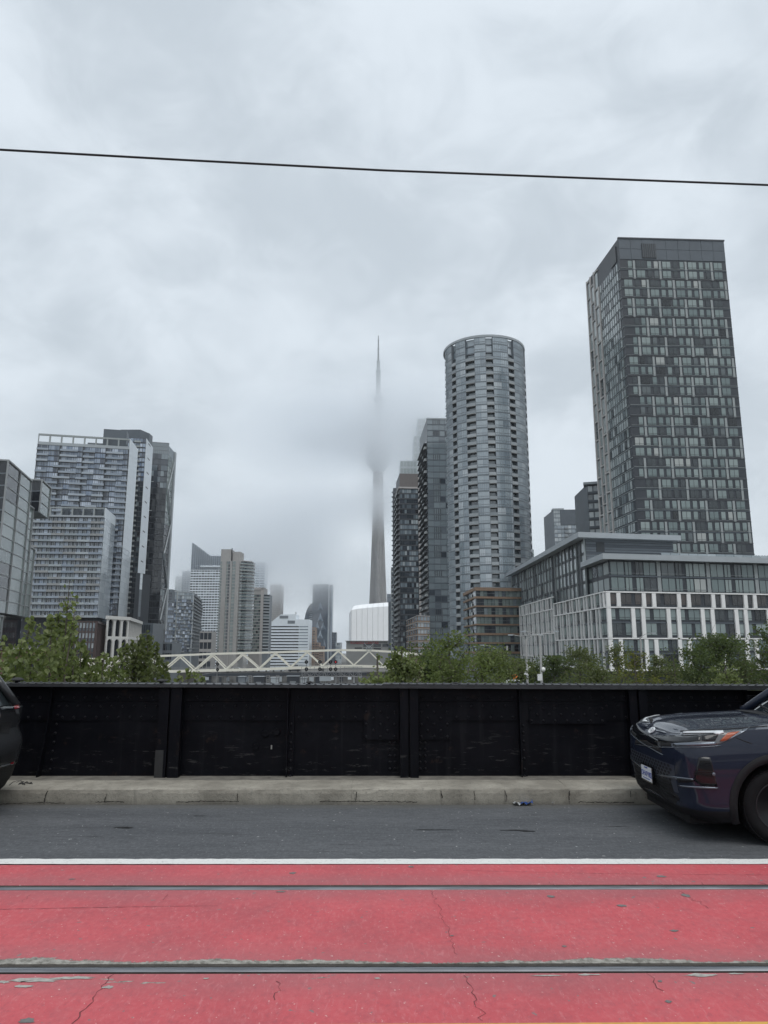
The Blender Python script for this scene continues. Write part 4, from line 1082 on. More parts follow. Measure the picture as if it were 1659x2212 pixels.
# ---------------------------------------------------------------- stepped glass office at the left edge
t0 = PY(16, 996, 220)
t = bldg('stepped_glass_office', 'stepped office building of pale green glass boxes at the left edge', t0)
pc = Pieces(t, 8.0, 250)
dv = Vector((-0.22, 0.975, 0)).normalized(); fr = Vector((0.975, 0.22, 0))   # side street direction, outward normal of the long face
frame_m = m_plain('grey window frame steel', (.27, .285, .29), .45)
def gbox(pxc, pyt, pyb, s0, s1, fhh, dark=(), out=0.0, left=22.0, cw=5.2):
    base = Vector((t0.x, t0.y, 0)); c0 = base + dv * s0 + fr * out; c1 = base + dv * s1 + fr * out
    zt_ = pyt; zb_ = pyb
    m = MB(); lft = Vector((-0.99, 0.05, 0))
    m.prism([c0, c1, c1 + lft * left, c0 + lft * left], zb_, zt_); obj('wall', m, grey_mid, t)
    f_ = Face(c0, c1, zb_, zt_, pc); nc = max(1, round(f_.L / cw)); nr = max(1, round((zt_ - zb_) / fhh)); hh = (zt_ - zb_) / nr
    for j in range(nr):
        for i in range(nc):
            f_.box('glass_panel', f_.L * i / nc + .12, f_.L * (i + 1) / nc - .12, zb_ + hh * j + .14, zb_ + hh * (j + 1) - .14, -.02, .12, glass_night if (i, j) in dark else glass_green)
        f_.box('glazing_bar', 0, f_.L, zb_ + hh * (j + 1) - .12, zb_ + hh * (j + 1) + .12, .0, .3, frame_m)
    for i in range(nc + 1): f_.box('frame_post', f_.L * i / nc - .2, f_.L * i / nc + .2, zb_, zt_, .0, .5, frame_m)
    h_ = Face(c0 + lft * left, c0, zb_, zt_, pc)
    for j in range(nr):
        for i in range(4): h_.box('glass_panel', h_.L * i / 4 + .1, h_.L * (i + 1) / 4 - .1, zb_ + hh * j + .3, zb_ + hh * (j + 1) - .2, -.02, .1, glass_night)
    f_.box('roof_edge', -.2, f_.L + .2, zt_, zt_ + .5, -left * .5, .55, frame_m)
    return f_
def sd(px):                                                           # distance along the street face for a picture column
    a = (px - 829.5) / F_PX; d_ = ray(px, 1150); k = d_.x / d_.y
    return (k * t0.y - t0.x) / (dv.x - k * dv.y)
zf = lambda py, px: PY(px, py, t0.y + dv.y * sd(px)).z
s56, s66, s78, s92 = sd(56), sd(66), sd(77), sd(91)
fh_ = 4.0
gbox(0, t0.z, zf(1330, 56), 0, s56, 3.9, dark={(0, 1), (0, 2), (0, 3), (0, 9), (0, 10), (0, 11)}, cw=(s56) / 2)
gbox(0, zf(1100, 66), zf(1332, 66), s56 + .05, s66, 3.9, cw=20)
gbox(0, zf(1188, 77), zf(1334, 72), s66 + .05, s78, 3.9, cw=20)
gbox(0, zf(1041, 73), zf(1118, 88), s66 + 2, s92, 3.9, out=1.5, cw=20, left=12)
gbox(0, zf(1330, 20) - .3, zf(1425, 20), 0.5, sd(25), 3.9, out=-.4, left=20)
body('base', t, [t0 + fr * -2 + dv * 1, t0 + dv * (s78) - fr * 2, t0 + dv * s78 - fr * 25, t0 + dv * 1 - fr * 25], GROUND, zf(1330, 56), glass_dark)
pc.flush()

# ---------------------------------------------------------------- low buildings behind the poplars
C = PY(207, 1342, 300); zt = C.z
t = bldg('brown_ribbed_building', 'low brown building with vertical metal ribs and rounded corner', C)
pc = Pieces(t, 7.0, 150)
A = PZ(150, 1341, zt); R = PZ(249, 1356, zt)
body('wall', t, [(A.x, A.y), (C.x, C.y), (R.x, R.y), (A.x + R.x - C.x, A.y + R.y - C.y)], GROUND, zt, glass_dark)
f = Face(A, C, GROUND, zt, pc); g = Face(C, R, GROUND, zt, pc)
for i in range(9): f.box('rib', f.L * i / 8 - .2, f.L * i / 8 + .2, GROUND, zt, .0, .5, brown_rib)
for i in range(18): g.box('rib', g.L * i / 17 - .3, g.L * i / 17 + .3, GROUND, zt, .0, .8, brown_rib)
windows(f, zt - 12.6, zt - .4, 3, 8, glass_blue, .15, .4, .1)
for k in range(4): f.box('floor_band', 0, f.L, zt - 4.2 * k - .5, zt - 4.2 * k, .0, .35, brown_rib)
g.box('floor_band', 0, g.L, zt - .8, zt, .0, .9, brown_rib)
pc.flush()
C = PY(277, 1333, 334); zt = C.z; A = PZ(231, 1330, zt); R = PZ(304.5, 1343, zt)
t = bldg('white_arched_building', 'low white heritage building with tall arched windows', C)
pc = Pieces(t, 7.0, 150)
body('wall', t, [(A.x, A.y), (C.x, C.y), (R.x, R.y), (A.x + R.x - C.x, A.y + R.y - C.y)], GROUND, zt, glass_night)
f = Face(A, C, GROUND, zt, pc); g = Face(C, R, GROUND, zt, pc)
stone_cream = m_plain('white painted stone', (.70, .69, .66), .7, var=.04)
for F_, n in ((f, 3), (g, 9)):
    w = 1.5 if F_ is f else .75
    for i in range(n + 1): F_.box('pier', F_.L * i / n - w / 2 + (w / 2 if i == 0 else 0), F_.L * i / n + w / 2 - (w / 2 if i == n else 0), GROUND, zt, -.02, .6, stone_cream)
    F_.box('cornice', -.4, F_.L + .4, zt - 1.5, zt, -.3, 1.0, stone_cream); F_.box('spandrel', 0, F_.L, zt - 10.2, zt - 9.0, -.02, .5, stone_cream)
    for k in range(2):
        for i in range(n if F_ is f else 0):
            zc_ = zt - 1.5 - 9.0 * k + (0.3 if k else 0); m = MB(); a, b = F_.L * i / n + w / 2, F_.L * (i + 1) / n - w / 2; r = (b - a) / 2
            vs = []; N = 10
            for s_ in range(N + 1):
                th = pi * s_ / N; x = (a + b) / 2 - r * cos(th); zz = zc_ - r + r * sin(th) * .98
                for dd in (0.0, .45):
                    p = F_.at(x, dd); vs += [(p.x, p.y, zz), (p.x, p.y, zc_ + .05)]
            fs = []
            for s_ in range(N):
                o, q_ = 4 * s_, 4 * s_ + 4
                fs += [(o + 2, q_ + 2, q_ + 3, o + 3), (o, q_, q_ + 2, o + 2)]
            m.add(vs, fs); obj('arch', m, stone_cream, t)
pc.flush()
far_tower('grey_sign_block', 'dark grey low block with small pale sign beside the white arched building', 300, 331, 1346, 400, char_light, glass_dark, 6, depth=20, rows=6, group='low blocks by the tracks', cat='building')
far_tower('grey_base_block', 'long grey low block below the braced office tower', 325, 372, 1388, 430, grey_mid, glass_dark, 10, depth=20, rows=5, group='low blocks by the tracks', cat='building')
A = PY(-10, 1375, 190)
t = bldg('brick_warehouse', 'reddish brown brick building half hidden by the poplar leaves', A)
pc = Pieces(t, 7.0); B = PY(84, 1378, 200)
brick_red = m_plain('dark red brick', (.13, .07, .055), .85, var=.25, scale=2)
body('wall', t, [(A.x, A.y), (B.x, B.y), (B.x, B.y + 15), (A.x, A.y + 15)], GROUND, A.z - 3, brick_red)
f = Face(A, B, GROUND, A.z, pc); windows(f, GROUND + 1, A.z - 3.4, 2, 5, glass_dark, .25, .25, .2)
f.box('cornice', 0, f.L, A.z - 3.4, A.z - 2.8, -.1, .3, stone_beige)
pc.flush()

# ---------------------------------------------------------------- grey condos
C = PY(419, 1280, 620); zt = C.z; A = PZ(378, 1278, zt); R = PZ(437, 1296, zt)
t = bldg('grey_condo', 'mid-height grey condominium covered in balconies left of the beige tower', C)
pc = Pieces(t, 7.0, 200); back = Vector((R.x - C.x, R.y - C.y, 0))
body('wall', t, [(A.x, A.y), (C.x, C.y), (R.x, R.y), (A.x + back.x, A.y + back.y)], GROUND, zt, grey_mid)
f = Face(A, C, GROUND, zt, pc); g = Face(C, R, GROUND, zt, pc); n = int((zt + 5) / 3)
for j in range(n):
    z = zt - 3.0 * (j + 1)
    for i in range(8):
        f.box('window', f.L * (i + .08) / 8, f.L * (i + .92) / 8, z + .4, z + 2.7, -.02, .1, glass_blue if j < 2 else (glass_slab if (i * 5 + j * 3) % 4 else glass_dark))
        if j > 1 and (i * 3 + j) % 4 < 2: f.box('balcony_panel', f.L * i / 8, f.L * (i + .9) / 8, z - .1, z + 1.0, .0, 1.3, grey_light if (i + j) % 3 == 0 else alu)
    g.box('balcony_slab', 0, g.L, z - .1, z + .9, -.02, 1.3, alu if j % 2 else char_light)
    f.box('floor_band', 0, f.L, z - .15, z + .15, -.02, .3, grey_light if j < 2 else char_light)
f.box('white_pier', f.L - .9, f.L + .1, GROUND, zt, -.02, .5, grey_light); f.box('white_pier', f.L * .1, f.L * .16, GROUND, zt, -.02, .4, pil_grey)
f.box('coping', -.3, f.L + .3, zt - .3, zt + .5, -.4, .4, grey_light)
pc.flush()
far_tower('grey_condo', 'lower stepped grey condominium wing beside the braced office tower', 356, 380, 1302, 640, grey_mid, glass_slab, 6, depth=25, rows=18, group='grey condominiums')
far_tower('small_dark_tower', 'small slate tower in the gap right of the braced office tower', 358, 372, 1273, 760, char_light, glass_dark, 3, depth=20, group='far blocks left')
far_tower('misty_tower', 'faint pale tower dissolving in mist left of the pointed glass tower', 379, 397, 1245, 1300, grey_light, glass_green, 3, depth=30)
far_tower('misty_tower', 'pale blue slab in mist just left of the pointed glass tower', 394, 414, 1234, 1150, grey_light, blue_far, 4, depth=30)
far_tower('banded_tower', 'tower with white balcony bands in front of the pointed glass tower', 412, 478, 1231, 840, white_panel, glass_dark, 11, depth=25, fhh=3.05, th=.42, group='far banded towers')
# pointed glass tower
P_ = 1000.0; a = PY(415.5, 1172, P_); b = PY(454, 1200.6, P_); c = PY(482, 1201, P_)
t = bldg('pointed_glass_tower', 'pale glass tower with a sail shaped pointed top in the mist', a, cat='tower')
m = MB(); D_ = 28
vs = [(a.x, P_, GROUND), (c.x, P_, GROUND), (c.x, P_, c.z), (b.x, P_, b.z), (a.x, P_, a.z)]
m.add(vs + [(x, y + D_, z) for x, y, z in vs], [(0, 1, 2, 3, 4), (9, 8, 7, 6, 5)] + [(i, i + 5, (i + 1) % 5 + 5, (i + 1) % 5) for i in range(5)])
obj('wall', m, blue_far, t)
pc = Pieces(t, 7.0); f = Face(a, c, GROUND, a.z, pc)
for i in range(16):
    x = f.L * i / 15; zz = a.z + (b.z - a.z) * min(1, x / (b.x - a.x)) if x < b.x - a.x else b.z
    f.box('fin', x - .2, x + .2, b.z - 26, zz - .4, -.02, .5, grey_light)
for j in range(26): f.box('floor_band', 0, f.L, b.z - 26 - 3.4 * j, b.z - 25.2 - 3.4 * j, -.02, .3, grey_light)
f.box('setback_band', f.L * .3, f.L, b.z - 16, b.z - 14, -.02, 1.5, white_panel)
pc.flush()
# beige tower with rounded balcony corner
C = PY(477.5, 1186, 650); zt = C.z; B = PY(519, 1190, 650)
t = bldg('beige_tower', 'beige concrete apartment tower with rounded balcony corner', C, cat='tower')
pc = Pieces(t, 6.5, 250)
zs = HZ(1212, 650); X0, X1 = C.x, B.x; X2 = PY(543, 1225, 650).x; w = X1 - X0
body('wall', t, [(X0, 650), (X1 + 1, 650), (X1 + 1, 676), (X0, 676)], GROUND, zs, stone_beige)
body('crown_block', t, [(X0, 651), (X0 + w * .52, 651), (X0 + w * .52, 668), (X0, 668)], zs, zt, stone_beige)
body('crown_block', t, [(X0 + w * .58, 653), (X0 + w, 653), (X0 + w, 668), (X0 + w * .58, 668)], zs, HZ(1191, 650), stone_beige)
f = Face((X0, 650), (X1, 650), GROUND, zs, pc); n = int((zs + 5) / 2.95)
for (p0, p1) in ((.11, .33), (.52, .62), (.80, 1.0)): f.box('pier', w * p0, w * p1, GROUND, zs, -.02, .9, stone_beige)
rx = X2 - X1 - .3; ry = 12.0
for j in range(n):
    z = zs - 2.95 * (j + 1)
    for (p0, p1, m) in ((.0, .11, glass_green), (.33, .41, glass_green), (.41, .52, glass_dark), (.62, .80, glass_green)):
        f.box('window', w * p0 + .1, w * p1 - .1, z + .4, z + 2.7, -.02, .2, m)
    f.box('floor_band', 0, w, z - .15, z + .3, -.02, .3, stone_beige)
    for nm, z0_, z1_, ex, m in (('balcony_slab', z - .1, z + .15, 1.2, stone_beige2), ('balcony_rail', z + .15, z + 1.15, 1.15, glass_green), ('window', z + 1.15, z + 2.8, -.6, glass_blue if j % 3 else glass_dark)):
        mb = MB(); pts = [(X1 + .4, 668)] + [(X1 + .4 + (rx + ex * .6) * sin(th), 662 - (ry + ex) * cos(th)) for th in [radians(12 * k) for k in range(0, 9)]]
        pts.append((X1 + .4 + rx, 668)); mb.prism(pts, z0_, z1_); obj(nm, mb, m, t)
m = MB(); m.prism([(X1 + .4, 668)] + [(X1 + .4 + rx * .92 * sin(th), 662 - ry * cos(th) * .95) for th in [radians(12 * k) for k in range(0, 9)]] + [(X1 + .4 + rx * .92, 668)], zs - .05, zs + .7); obj('roof_slab', m, stone_beige2, t)
m = MB(); m.tube([(X0 + w * .55, 652, zs), (X0 + w * .55, 652, zt + 1)], .5, 6); obj('flue', m, alu_dark, t)
pc.flush()
# shorter beige tower
C = PY(541, 1269, 705); zt = C.z; B = PY(570, 1269, 705); w = B.x - C.x
t = bldg('short_beige_tower', 'shorter beige and green glass tower right of the rounded beige tower', C, cat='tower')
pc = Pieces(t, 6.5, 200); X2 = PY(581, 1285, 705).x
body('wall', t, [(C.x, 705), (B.x, 705), (B.x, 728), (C.x, 728)], GROUND, zt, stone_beige)
body('side_wing', t, [(B.x + .02, 706), (X2, 709), (X2, 726), (B.x + .02, 726)], GROUND, HZ(1284, 705), grey_mid)
f = Face(C, B, GROUND, zt, pc); g = Face((B.x, 706), (X2, 709), GROUND, zt, pc); n = int((HZ(1284, 705) + 5) / 2.95)
f.box('pier', w * .80, w, GROUND, zt, -.02, .8, stone_beige2); f.box('pier', 0, w * .08, GROUND, zt, -.02, .6, stone_beige); f.box('beam', 0, w, zt - 2.4, zt, -.02, .8, stone_beige2)
f.box('crown_panel', w * .08, w * .8, zt - 7, zt - 2.4, -.02, .3, stone_beige)
for j in range(n):
    z = HZ(1284, 705) - 2.95 * (j + 1)
    for i in range(5): f.box('window', w * (.09 + .142 * i), w * (.09 + .142 * i + .13), z + .5, z + 2.8, -.02, .15, glass_green if (i + j) % 3 else glass_dark)
    f.box('floor_band', w * .08, w * .8, z - .1, z + .4, -.02, .3, stone_beige2)
    g.box('balcony_slab', 0, g.L, z - .1, z + 1.0, .0, 1.3, grey_light); g.box('window', 0, g.L, z + 1.1, z + 2.8, -.02, .1, glass_dark)
pc.flush()
far_tower('striped_misty_tower', 'white striped tower fading into cloud behind the short beige tower', 541, 573, 1215, 1150, white_panel, blue_far, 3, depth=30, fhh=4.0, th=.5, group='far banded towers')
far_tower('beige_gatehouse', 'small beige building with dark windows low between the grey condo and beige tower', 432, 458, 1364, 560, stone_beige, glass_dark, 3, depth=15, rows=5, group='low blocks by the tracks', cat='building')
far_tower('pink_tower', 'hazy pinkish stone tower with vertical ribs behind the white stepped building', 584, 607.5, 1262, 1300, stone_beige2, stone_beige, 6, depth=35, fhh=3.8, th=.15, group='far stone towers')
# white stepped office
Yw = 950.0
t = bldg('white_stepped_office', 'white office building with dark window bands and sloping stepped roof', PY(580, 1400, Yw))
pc = Pieces(t, 6.5)
a = PY(580, 1348, Yw); b = PY(607, 1327, Yw); c = PY(639, 1327, Yw); d = PY(639, 1338, Yw); e = PY(668, 1338, Yw)
vs = [(a.x, Yw, GROUND), (e.x, Yw, GROUND), (e.x, Yw, e.z), (d.x, Yw, d.z), (c.x, Yw, c.z), (b.x, Yw, b.z), (a.x, Yw, a.z)]
m = MB(); k = len(vs); m.add(vs + [(x, y + 40, z) for x, y, z in vs], [tuple(range(k)), tuple(range(2 * k - 1, k - 1, -1))] + [(i, i + k, (i + 1) % k + k, (i + 1) % k) for i in range(k)])
obj('wall', m, white_panel, t)
f = Face((a.x, Yw), (e.x, Yw), GROUND, a.z, pc)
for j in range(14):
    z = HZ(1352.5 + 6.45 * j, Yw) - .7; f.box('window_band', .2, f.L * .75, z - .7, z + .75, -.02, .12, glass_night); f.box('window_band', f.L * .76, f.L - 1.2, z - .6, z + .65, -.02, .12, glass_blue)
f.box('corner_post', f.L - 1.2, f.L + .5, GROUND, e.z - 2, -.02, .6, white_panel)
f.box('roof_light', f.L * .27, f.L * .48, HZ(1336, Yw), HZ(1330, Yw), -.02, .3, grey_mid); f.box('roof_light', f.L * .47, f.L * .65, HZ(1347, Yw), HZ(1340.5, Yw), -.02, .3, grey_mid)
f.box('roof_mast', f.L * .66, f.L * .675, c.z, c.z + 3, -1, 0, slab_dark)
pc.flush()
# brown stepped office
t = bldg('brown_stepped_office', 'brown stone office stepping down beside the white stepped building', PY(668, 1400, 1010))
pc = Pieces(t, 7.0)
for (x0, x1, yt, dy) in ((666, 681, 1355, 0), (681, 689, 1388, 1), (689, 698, 1396, 2)):
    A, B = PY(x0, yt, 1010), PY(x1, yt, 1010); body('wall', t, [(A.x, 1010 + dy), (B.x, 1010 + dy), (B.x, 1040), (A.x, 1040)], GROUND, A.z, stone_brown if 'stone_brown' in globals() else m_plain('brown stone', (.26, .19, .15), .8))
    f = Face((A.x, 1010 + dy), (B.x, 1010 + dy), GROUND, A.z, pc); windows(f, A.z - 3.6 * 12, A.z - 1, 12, max(2, int(f.L / 3)), glass_dark, .2, .35, .2)
pc.flush()
# blue glass tower with triangle facets
Yt = 1300.0; A = PY(675.6, 1262, Yt); B = PY(709, 1262, Yt); Cc = PY(718.7, 1262, Yt + 15); zt = A.z
t = bldg('faceted_blue_tower', 'blue glass tower with triangular facets vanishing into the cloud', A, cat='tower')
body('wall', t, [(A.x, Yt), (B.x, Yt), (Cc.x, Yt + 15), (Cc.x, Yt + 40), (A.x, Yt + 40)], GROUND, zt, blue_far)
tri_m = m_glass('pale facet glass', [(0, (.16, .20, .25)), (.5, (.14, .18, .23))], ior=2.2, wav=0)
def tri(cxp, y0, y1, hw):
    m = MB(); p = [PY(cxp, y0, Yt - .6), PY(cxp - hw, y1, Yt - .15), PY(cxp + hw, y1, Yt - .15), PY(cxp, y1 - (y1 - y0) * .3, Yt - 1.6)]
    m.add(p, [(0, 1, 3), (1, 2, 3), (2, 0, 3)]); obj('facet', m, tri_m, t)
for (x, y0, y1, hw) in ((692, 1324, 1342, 6), (685.5, 1343, 1360, 6), (698, 1343, 1360, 6), (691.5, 1361.5, 1379, 6.3), (684.5, 1380, 1388, 4), (700, 1380, 1397, 4.5), (692, 1300, 1318, 6)): tri(x, y0, y1, hw)
pc = Pieces(t, 7.0); f = Face((B.x, Yt), (Cc.x, Yt + 15), GROUND, zt, pc)
f.box('corner_strip', 0, f.L * .3, GROUND, zt, -.02, .4, grey_light); f.box('corner_strip', f.L * .6, f.L, GROUND, zt, -.02, .3, tri_m); pc.flush()
# curved shoulder tower
t = bldg('curved_glass_tower', 'glass tower with quarter round shoulder left of the faceted blue tower', PY(659, 1400, 1380), cat='tower')
x0, x1 = PY(657, 1340, 1380).x, PY(677, 1340, 1380).x; z0_, z1_ = HZ(1350, 1380), HZ(1302, 1380)
vs = [(x0, 1380, GROUND), (x1, 1380, GROUND), (x1, 1380, z1_)] + [(x1 - (x1 - x0) * sin(th), 1380, z0_ + (z1_ - z0_) * cos(th)) for th in [radians(15 * k) for k in range(1, 7)]]
m = MB(); k = len(vs); m.add(vs + [(x, y + 30, z) for x, y, z in vs], [tuple(range(k)), tuple(range(2 * k - 1, k - 1, -1))] + [(i, i + k, (i + 1) % k + k, (i + 1) % k) for i in range(k)])
obj('wall', m, blue_far, t)
pc = Pieces(t, 7.0); f = Face((x0, 1380), (x1, 1380), GROUND, z1_, pc)
for j in range(24): z = z0_ - 20 - 4 * j + 60; f.box('floor_band', f.L * .55 if z > z0_ else 0, f.L, z, z + .8, -.02, .4, grey_light)
pc.flush()
far_tower('slim_dark_tower', 'slim dark blue tower right of the faceted blue tower', 717, 726, 1366, 1200, char_light, blue_far, 3, depth=25, group='far blocks by the stadium')
far_tower('low_grey_block', 'pale grey low block between the slim dark tower and the stadium', 725, 737, 1388, 1150, grey_light, glass_blue, 4, depth=25, rows=6, group='far blocks by the stadium')

# ---------------------------------------------------------------- stadium with white roof
Ys = 900.0
t = bldg('stadium', 'concrete stadium under a big white panelled roof with red name lettering', PY(752, 1400, Ys), cat='stadium')
a = PY(748, 1384, Ys); e = PY(870, 1384, Ys)
stad_c = m_plain('stadium concrete', (.20, .205, .20), .8, var=.1, scale=.1)
pc = Pieces(t, 6.5)
body('wall', t, [(a.x, Ys), (e.x, Ys), (e.x, Ys + 120), (a.x, Ys + 120)], GROUND, a.z, stad_c)
f = Face((a.x, Ys), (e.x, Ys), GROUND, a.z, pc)
for (x0, x1, y0, y1) in ((785, 804, 1391, 1397), (807, 823, 1391, 1397), (766, 782, 1398.5, 1402), (785, 804, 1399.5, 1403), (807, 823, 1399.5, 1403), (826, 845, 1391, 1397)):
    A_, B_ = PY(x0, y0, Ys), PY(x1, y1, Ys); f.box('window_band', A_.x - a.x, B_.x - a.x, B_.z, A_.z, -.02, .3, glass_night)
f.box('ledge', -1, f.L, a.z - .8, a.z, -.02, 2.0, stad_c)
roof_white = m_plain('white roof membrane', (.90, .91, .92), .45, var=.02, scale=.2)
zt_ = lambda px: HZ(1318 - 8.5 * min(1, max(0, (px - 758)) / 80.0) ** .6 - (0 if px > 758 else (px - 758) * 1.2), Ys)
cols = [752.5, 758.5] + [758.5 + 11.6 * i for i in range(1, 11)]
for i in range(len(cols) - 1):
    p0, p1 = cols[i], cols[i + 1]; m = MB()
    y0, y1 = (Ys + 9 if i == 0 else Ys + .5), Ys + .5
    A_, B_ = PY(p0, 1384, Ys + .5), PY(p1, 1384, Ys + .5); g_ = .12
    ft = [(A_.x + g_, y0, a.z + .02), (B_.x - g_, y1, a.z + .02), (B_.x - g_, y1 + 1, zt_(p1)), (A_.x + g_, y0 + 1, zt_(p0))]
    bk = [(A_.x + g_, Ys + 110, a.z + .02), (B_.x - g_, Ys + 110, a.z + .02), (B_.x - g_, Ys + 70, zt_(p1) + 9), (A_.x + g_, Ys + 70, zt_(p0) + 9)]
    m.add(ft + bk, [(0, 1, 2, 3), (3, 2, 6, 7), (7, 6, 5, 4), (0, 3, 7, 4), (1, 5, 6, 2)]); obj('roof_panel', m, roof_white, t)
pc.flush()
red_sign = m_plain('red sign letters', (.30, .035, .045), .5)
def text_obj(name, body_, size, loc, rot, mat, parent, ext=.02, align='LEFT', **kw):
    cu = bpy.data.curves.new(name, 'FONT'); cu.body = body_; cu.size = size; cu.extrude = ext; cu.align_x = align; cu.fill_mode = 'BOTH'
    for k_, v_ in kw.items(): setattr(cu, k_, v_)
    o = bpy.data.objects.new(name, cu); COL.objects.link(o); dg = bpy.context.evaluated_depsgraph_get()
    me = bpy.data.meshes.new_from_object(o.evaluated_get(dg)); bpy.data.objects.remove(o); bpy.data.curves.remove(cu)
    me.materials.clear(); me.materials.append(mat)
    me.transform(Matrix.Translation(loc) @ Euler(rot).to_matrix().to_4x4())
    o = bpy.data.objects.new(name, me); return link(o, parent)
p = PY(757, 1390.5, Ys)
text_obj('lettering', 'ROGERS CENTRE', 4.3, (p.x, Ys - .4, p.z), (radians(90), 0, 0), red_sign, t, .3, offset=.09, space_character=1.08)

# ---------------------------------------------------------------- concrete broadcast mast
Ym = 1180.0
t = thing('communications_tower', 'very tall concrete communications tower with round pods half lost in cloud', 'tower', (PY(816.5, 1310, Ym).x, Ym, GROUND))
mx_ = PY(816.5, 1310, Ym).x
def mw(px_w): return px_w / F_PX * (Ym * CT + 150 * ST) / 2
prof = [(GROUND, 22.0), (HZ(1400, Ym), 19), (HZ(1310, Ym), 15.0), (HZ(1230, Ym), 12.4), (HZ(1150, Ym), 10.3), (HZ(1070, Ym), 8.9), (HZ(1010, Ym), 8.6), (HZ(985, Ym), 8.4)]
m = MB(); N = 36; rings = []
for z, r in prof:
    ring = []
    for k in range(N):
        th = 2 * pi * k / N; q = abs(cos(1.5 * (th + radians(90)))) ** 3        # three legs round a hexagonal core
        core_ = 6.6
        rad = core_ + max(0, r * 1.12 - core_) * q
        ring.append((mx_ + rad * cos(th), Ym + rad * sin(th), z))
    rings.append(ring)
m.add([v for R_ in rings for v in R_], [(i * N + k, i * N + (k + 1) % N, (i + 1) * N + (k + 1) % N, (i + 1) * N + k) for i in range(len(rings) - 1) for k in range(N)] + [tuple(range(N - 1, -1, -1))])
obj('shaft', m, concrete_far, t)
zp = HZ(985, Ym)
m = MB(); m.box((mx_ + 1.2, Ym - 7.2, (zp + GROUND) / 2 - 5), (3.4, 2.0, zp - GROUND - 10)); obj('elevator_strip', m, m_glass('teal lift glass', [(0, (.05, .09, .10))], ior=1.7, wav=0), t)
for (pr, mt, nm) in (([(8.6, HZ(1020, Ym)), (12, HZ(1015, Ym)), (20.5, HZ(1003, Ym)), (22.5, HZ(996, Ym)), (22.5, HZ(992, Ym)), (18, HZ(990, Ym))], white_panel, 'radome'),
                     ([(19, HZ(990, Ym)), (21.5, HZ(988, Ym)), (22, HZ(978, Ym)), (20.5, HZ(975, Ym)), (20.5, HZ(968, Ym)), (12, HZ(963, Ym)), (7, HZ(961, Ym))], grey_mid, 'main_pod'),
                     ([(6.6, HZ(961, Ym)), (5.6, HZ(868, Ym))], concrete_far, 'upper_shaft'),
                     ([(5.6, HZ(870, Ym)), (8.2, HZ(866, Ym)), (8.6, HZ(861, Ym)), (6.5, HZ(856, Ym)), (4.2, HZ(854, Ym))], grey_mid, 'sky_pod'),
                     ([(4.0, HZ(854, Ym)), (3.8, HZ(803, Ym)), (4.1, HZ(802.5, Ym)), (4.1, HZ(800, Ym))], grey_light, 'antenna_section'),
                     ([(3.0, HZ(800, Ym)), (2.8, HZ(783, Ym)), (3.2, HZ(782.5, Ym)), (3.2, HZ(780, Ym))], grey_light, 'antenna_section'),
                     ([(1.7, HZ(780, Ym)), (1.3, HZ(757, Ym)), (1.5, HZ(756, Ym)), (1.5, HZ(752, Ym)), (1.2, HZ(751, Ym)), (1.1, HZ(737, Ym)), (1.35, HZ(736, Ym)), (.8, HZ(733, Ym)), (.7, HZ(725, Ym))], alu, 'antenna_tip')):
    m = MB(); m.lathe([(r, z) for r, z in pr], (mx_, Ym, 0), 32); obj(nm, m, mt, t, smooth=False)
# ================================================================== footbridge, signals, lamps, trees
GROUND = -14.0
cream = m_plain('cream bridge paint', (.80, .775, .675), .5, var=.05, scale=.3, streak=.2)
YB = 238.0
t = thing('footbridge', 'cream steel truss footbridge arching over the railway', 'bridge', (PY(560, 1440, YB).x, YB, GROUND))
tops = [(112, 1426), (181, 1424), (252, 1421.5), (319, 1418), (387, 1415.5), (457, 1412.5), (523, 1411), (594, 1409.2), (663, 1406.5), (730, 1404.3), (797, 1405), (862, 1409), (930, 1416)]
bots = [(146, 1455), (219, 1453), (285, 1452.5), (350, 1451), (419, 1449.5), (488, 1447.8), (559, 1446.2), (627, 1443.5), (696, 1441), (764, 1439), (829, 1440.5), (896, 1446)]
TP = [PY(x, y, YB) for x, y in tops]; BP = [PY(x, y, YB) for x, y in bots]
WID = Vector((0, 3.4, 0))
def beam(p, q, w, h, mat, name, par):
    p, q = Vector(p), Vector(q); d = (q - p); L_ = d.length; X = d / L_; Y = Vector((0, 1, 0)); Z = X.cross(Y).normalized(); Y = Z.cross(X)
    M_ = Matrix(((X.x, Y.x, Z.x, 0), (X.y, Y.y, Z.y, 0), (X.z, Y.z, Z.z, 0), (0, 0, 0, 1))); M_.translation = p
    m = MB(); m.box((L_ / 2, 0, 0), (L_, w, h), M_); return obj(name, m, mat, par)
for side in (0, 1):
    o_ = WID * side
    for a, b in zip(TP, TP[1:]): beam(a + o_, b + o_, .5, .64, cream, 'top_chord', t)
    for a, b in zip(BP, BP[1:]): beam(a + o_, b + o_, .55, .75, cream, 'bottom_chord', t)
    for i in range(len(BP)):
        a, b, c_ = TP[i] + o_, BP[i] + o_, TP[i + 1] + o_
        dd = Vector((0, .02, 0)); beam(a + dd - Vector((0, 0, .3)), b + dd + Vector((0, 0, .3)), .36, .34, cream, 'diagonal', t); beam(c_ - dd - Vector((0, 0, .3)), b - dd + Vector((0, 0, .3)), .4, .42, cream, 'diagonal', t)
deck_m = m_plain('bridge deck', (.32, .31, .28), .8)
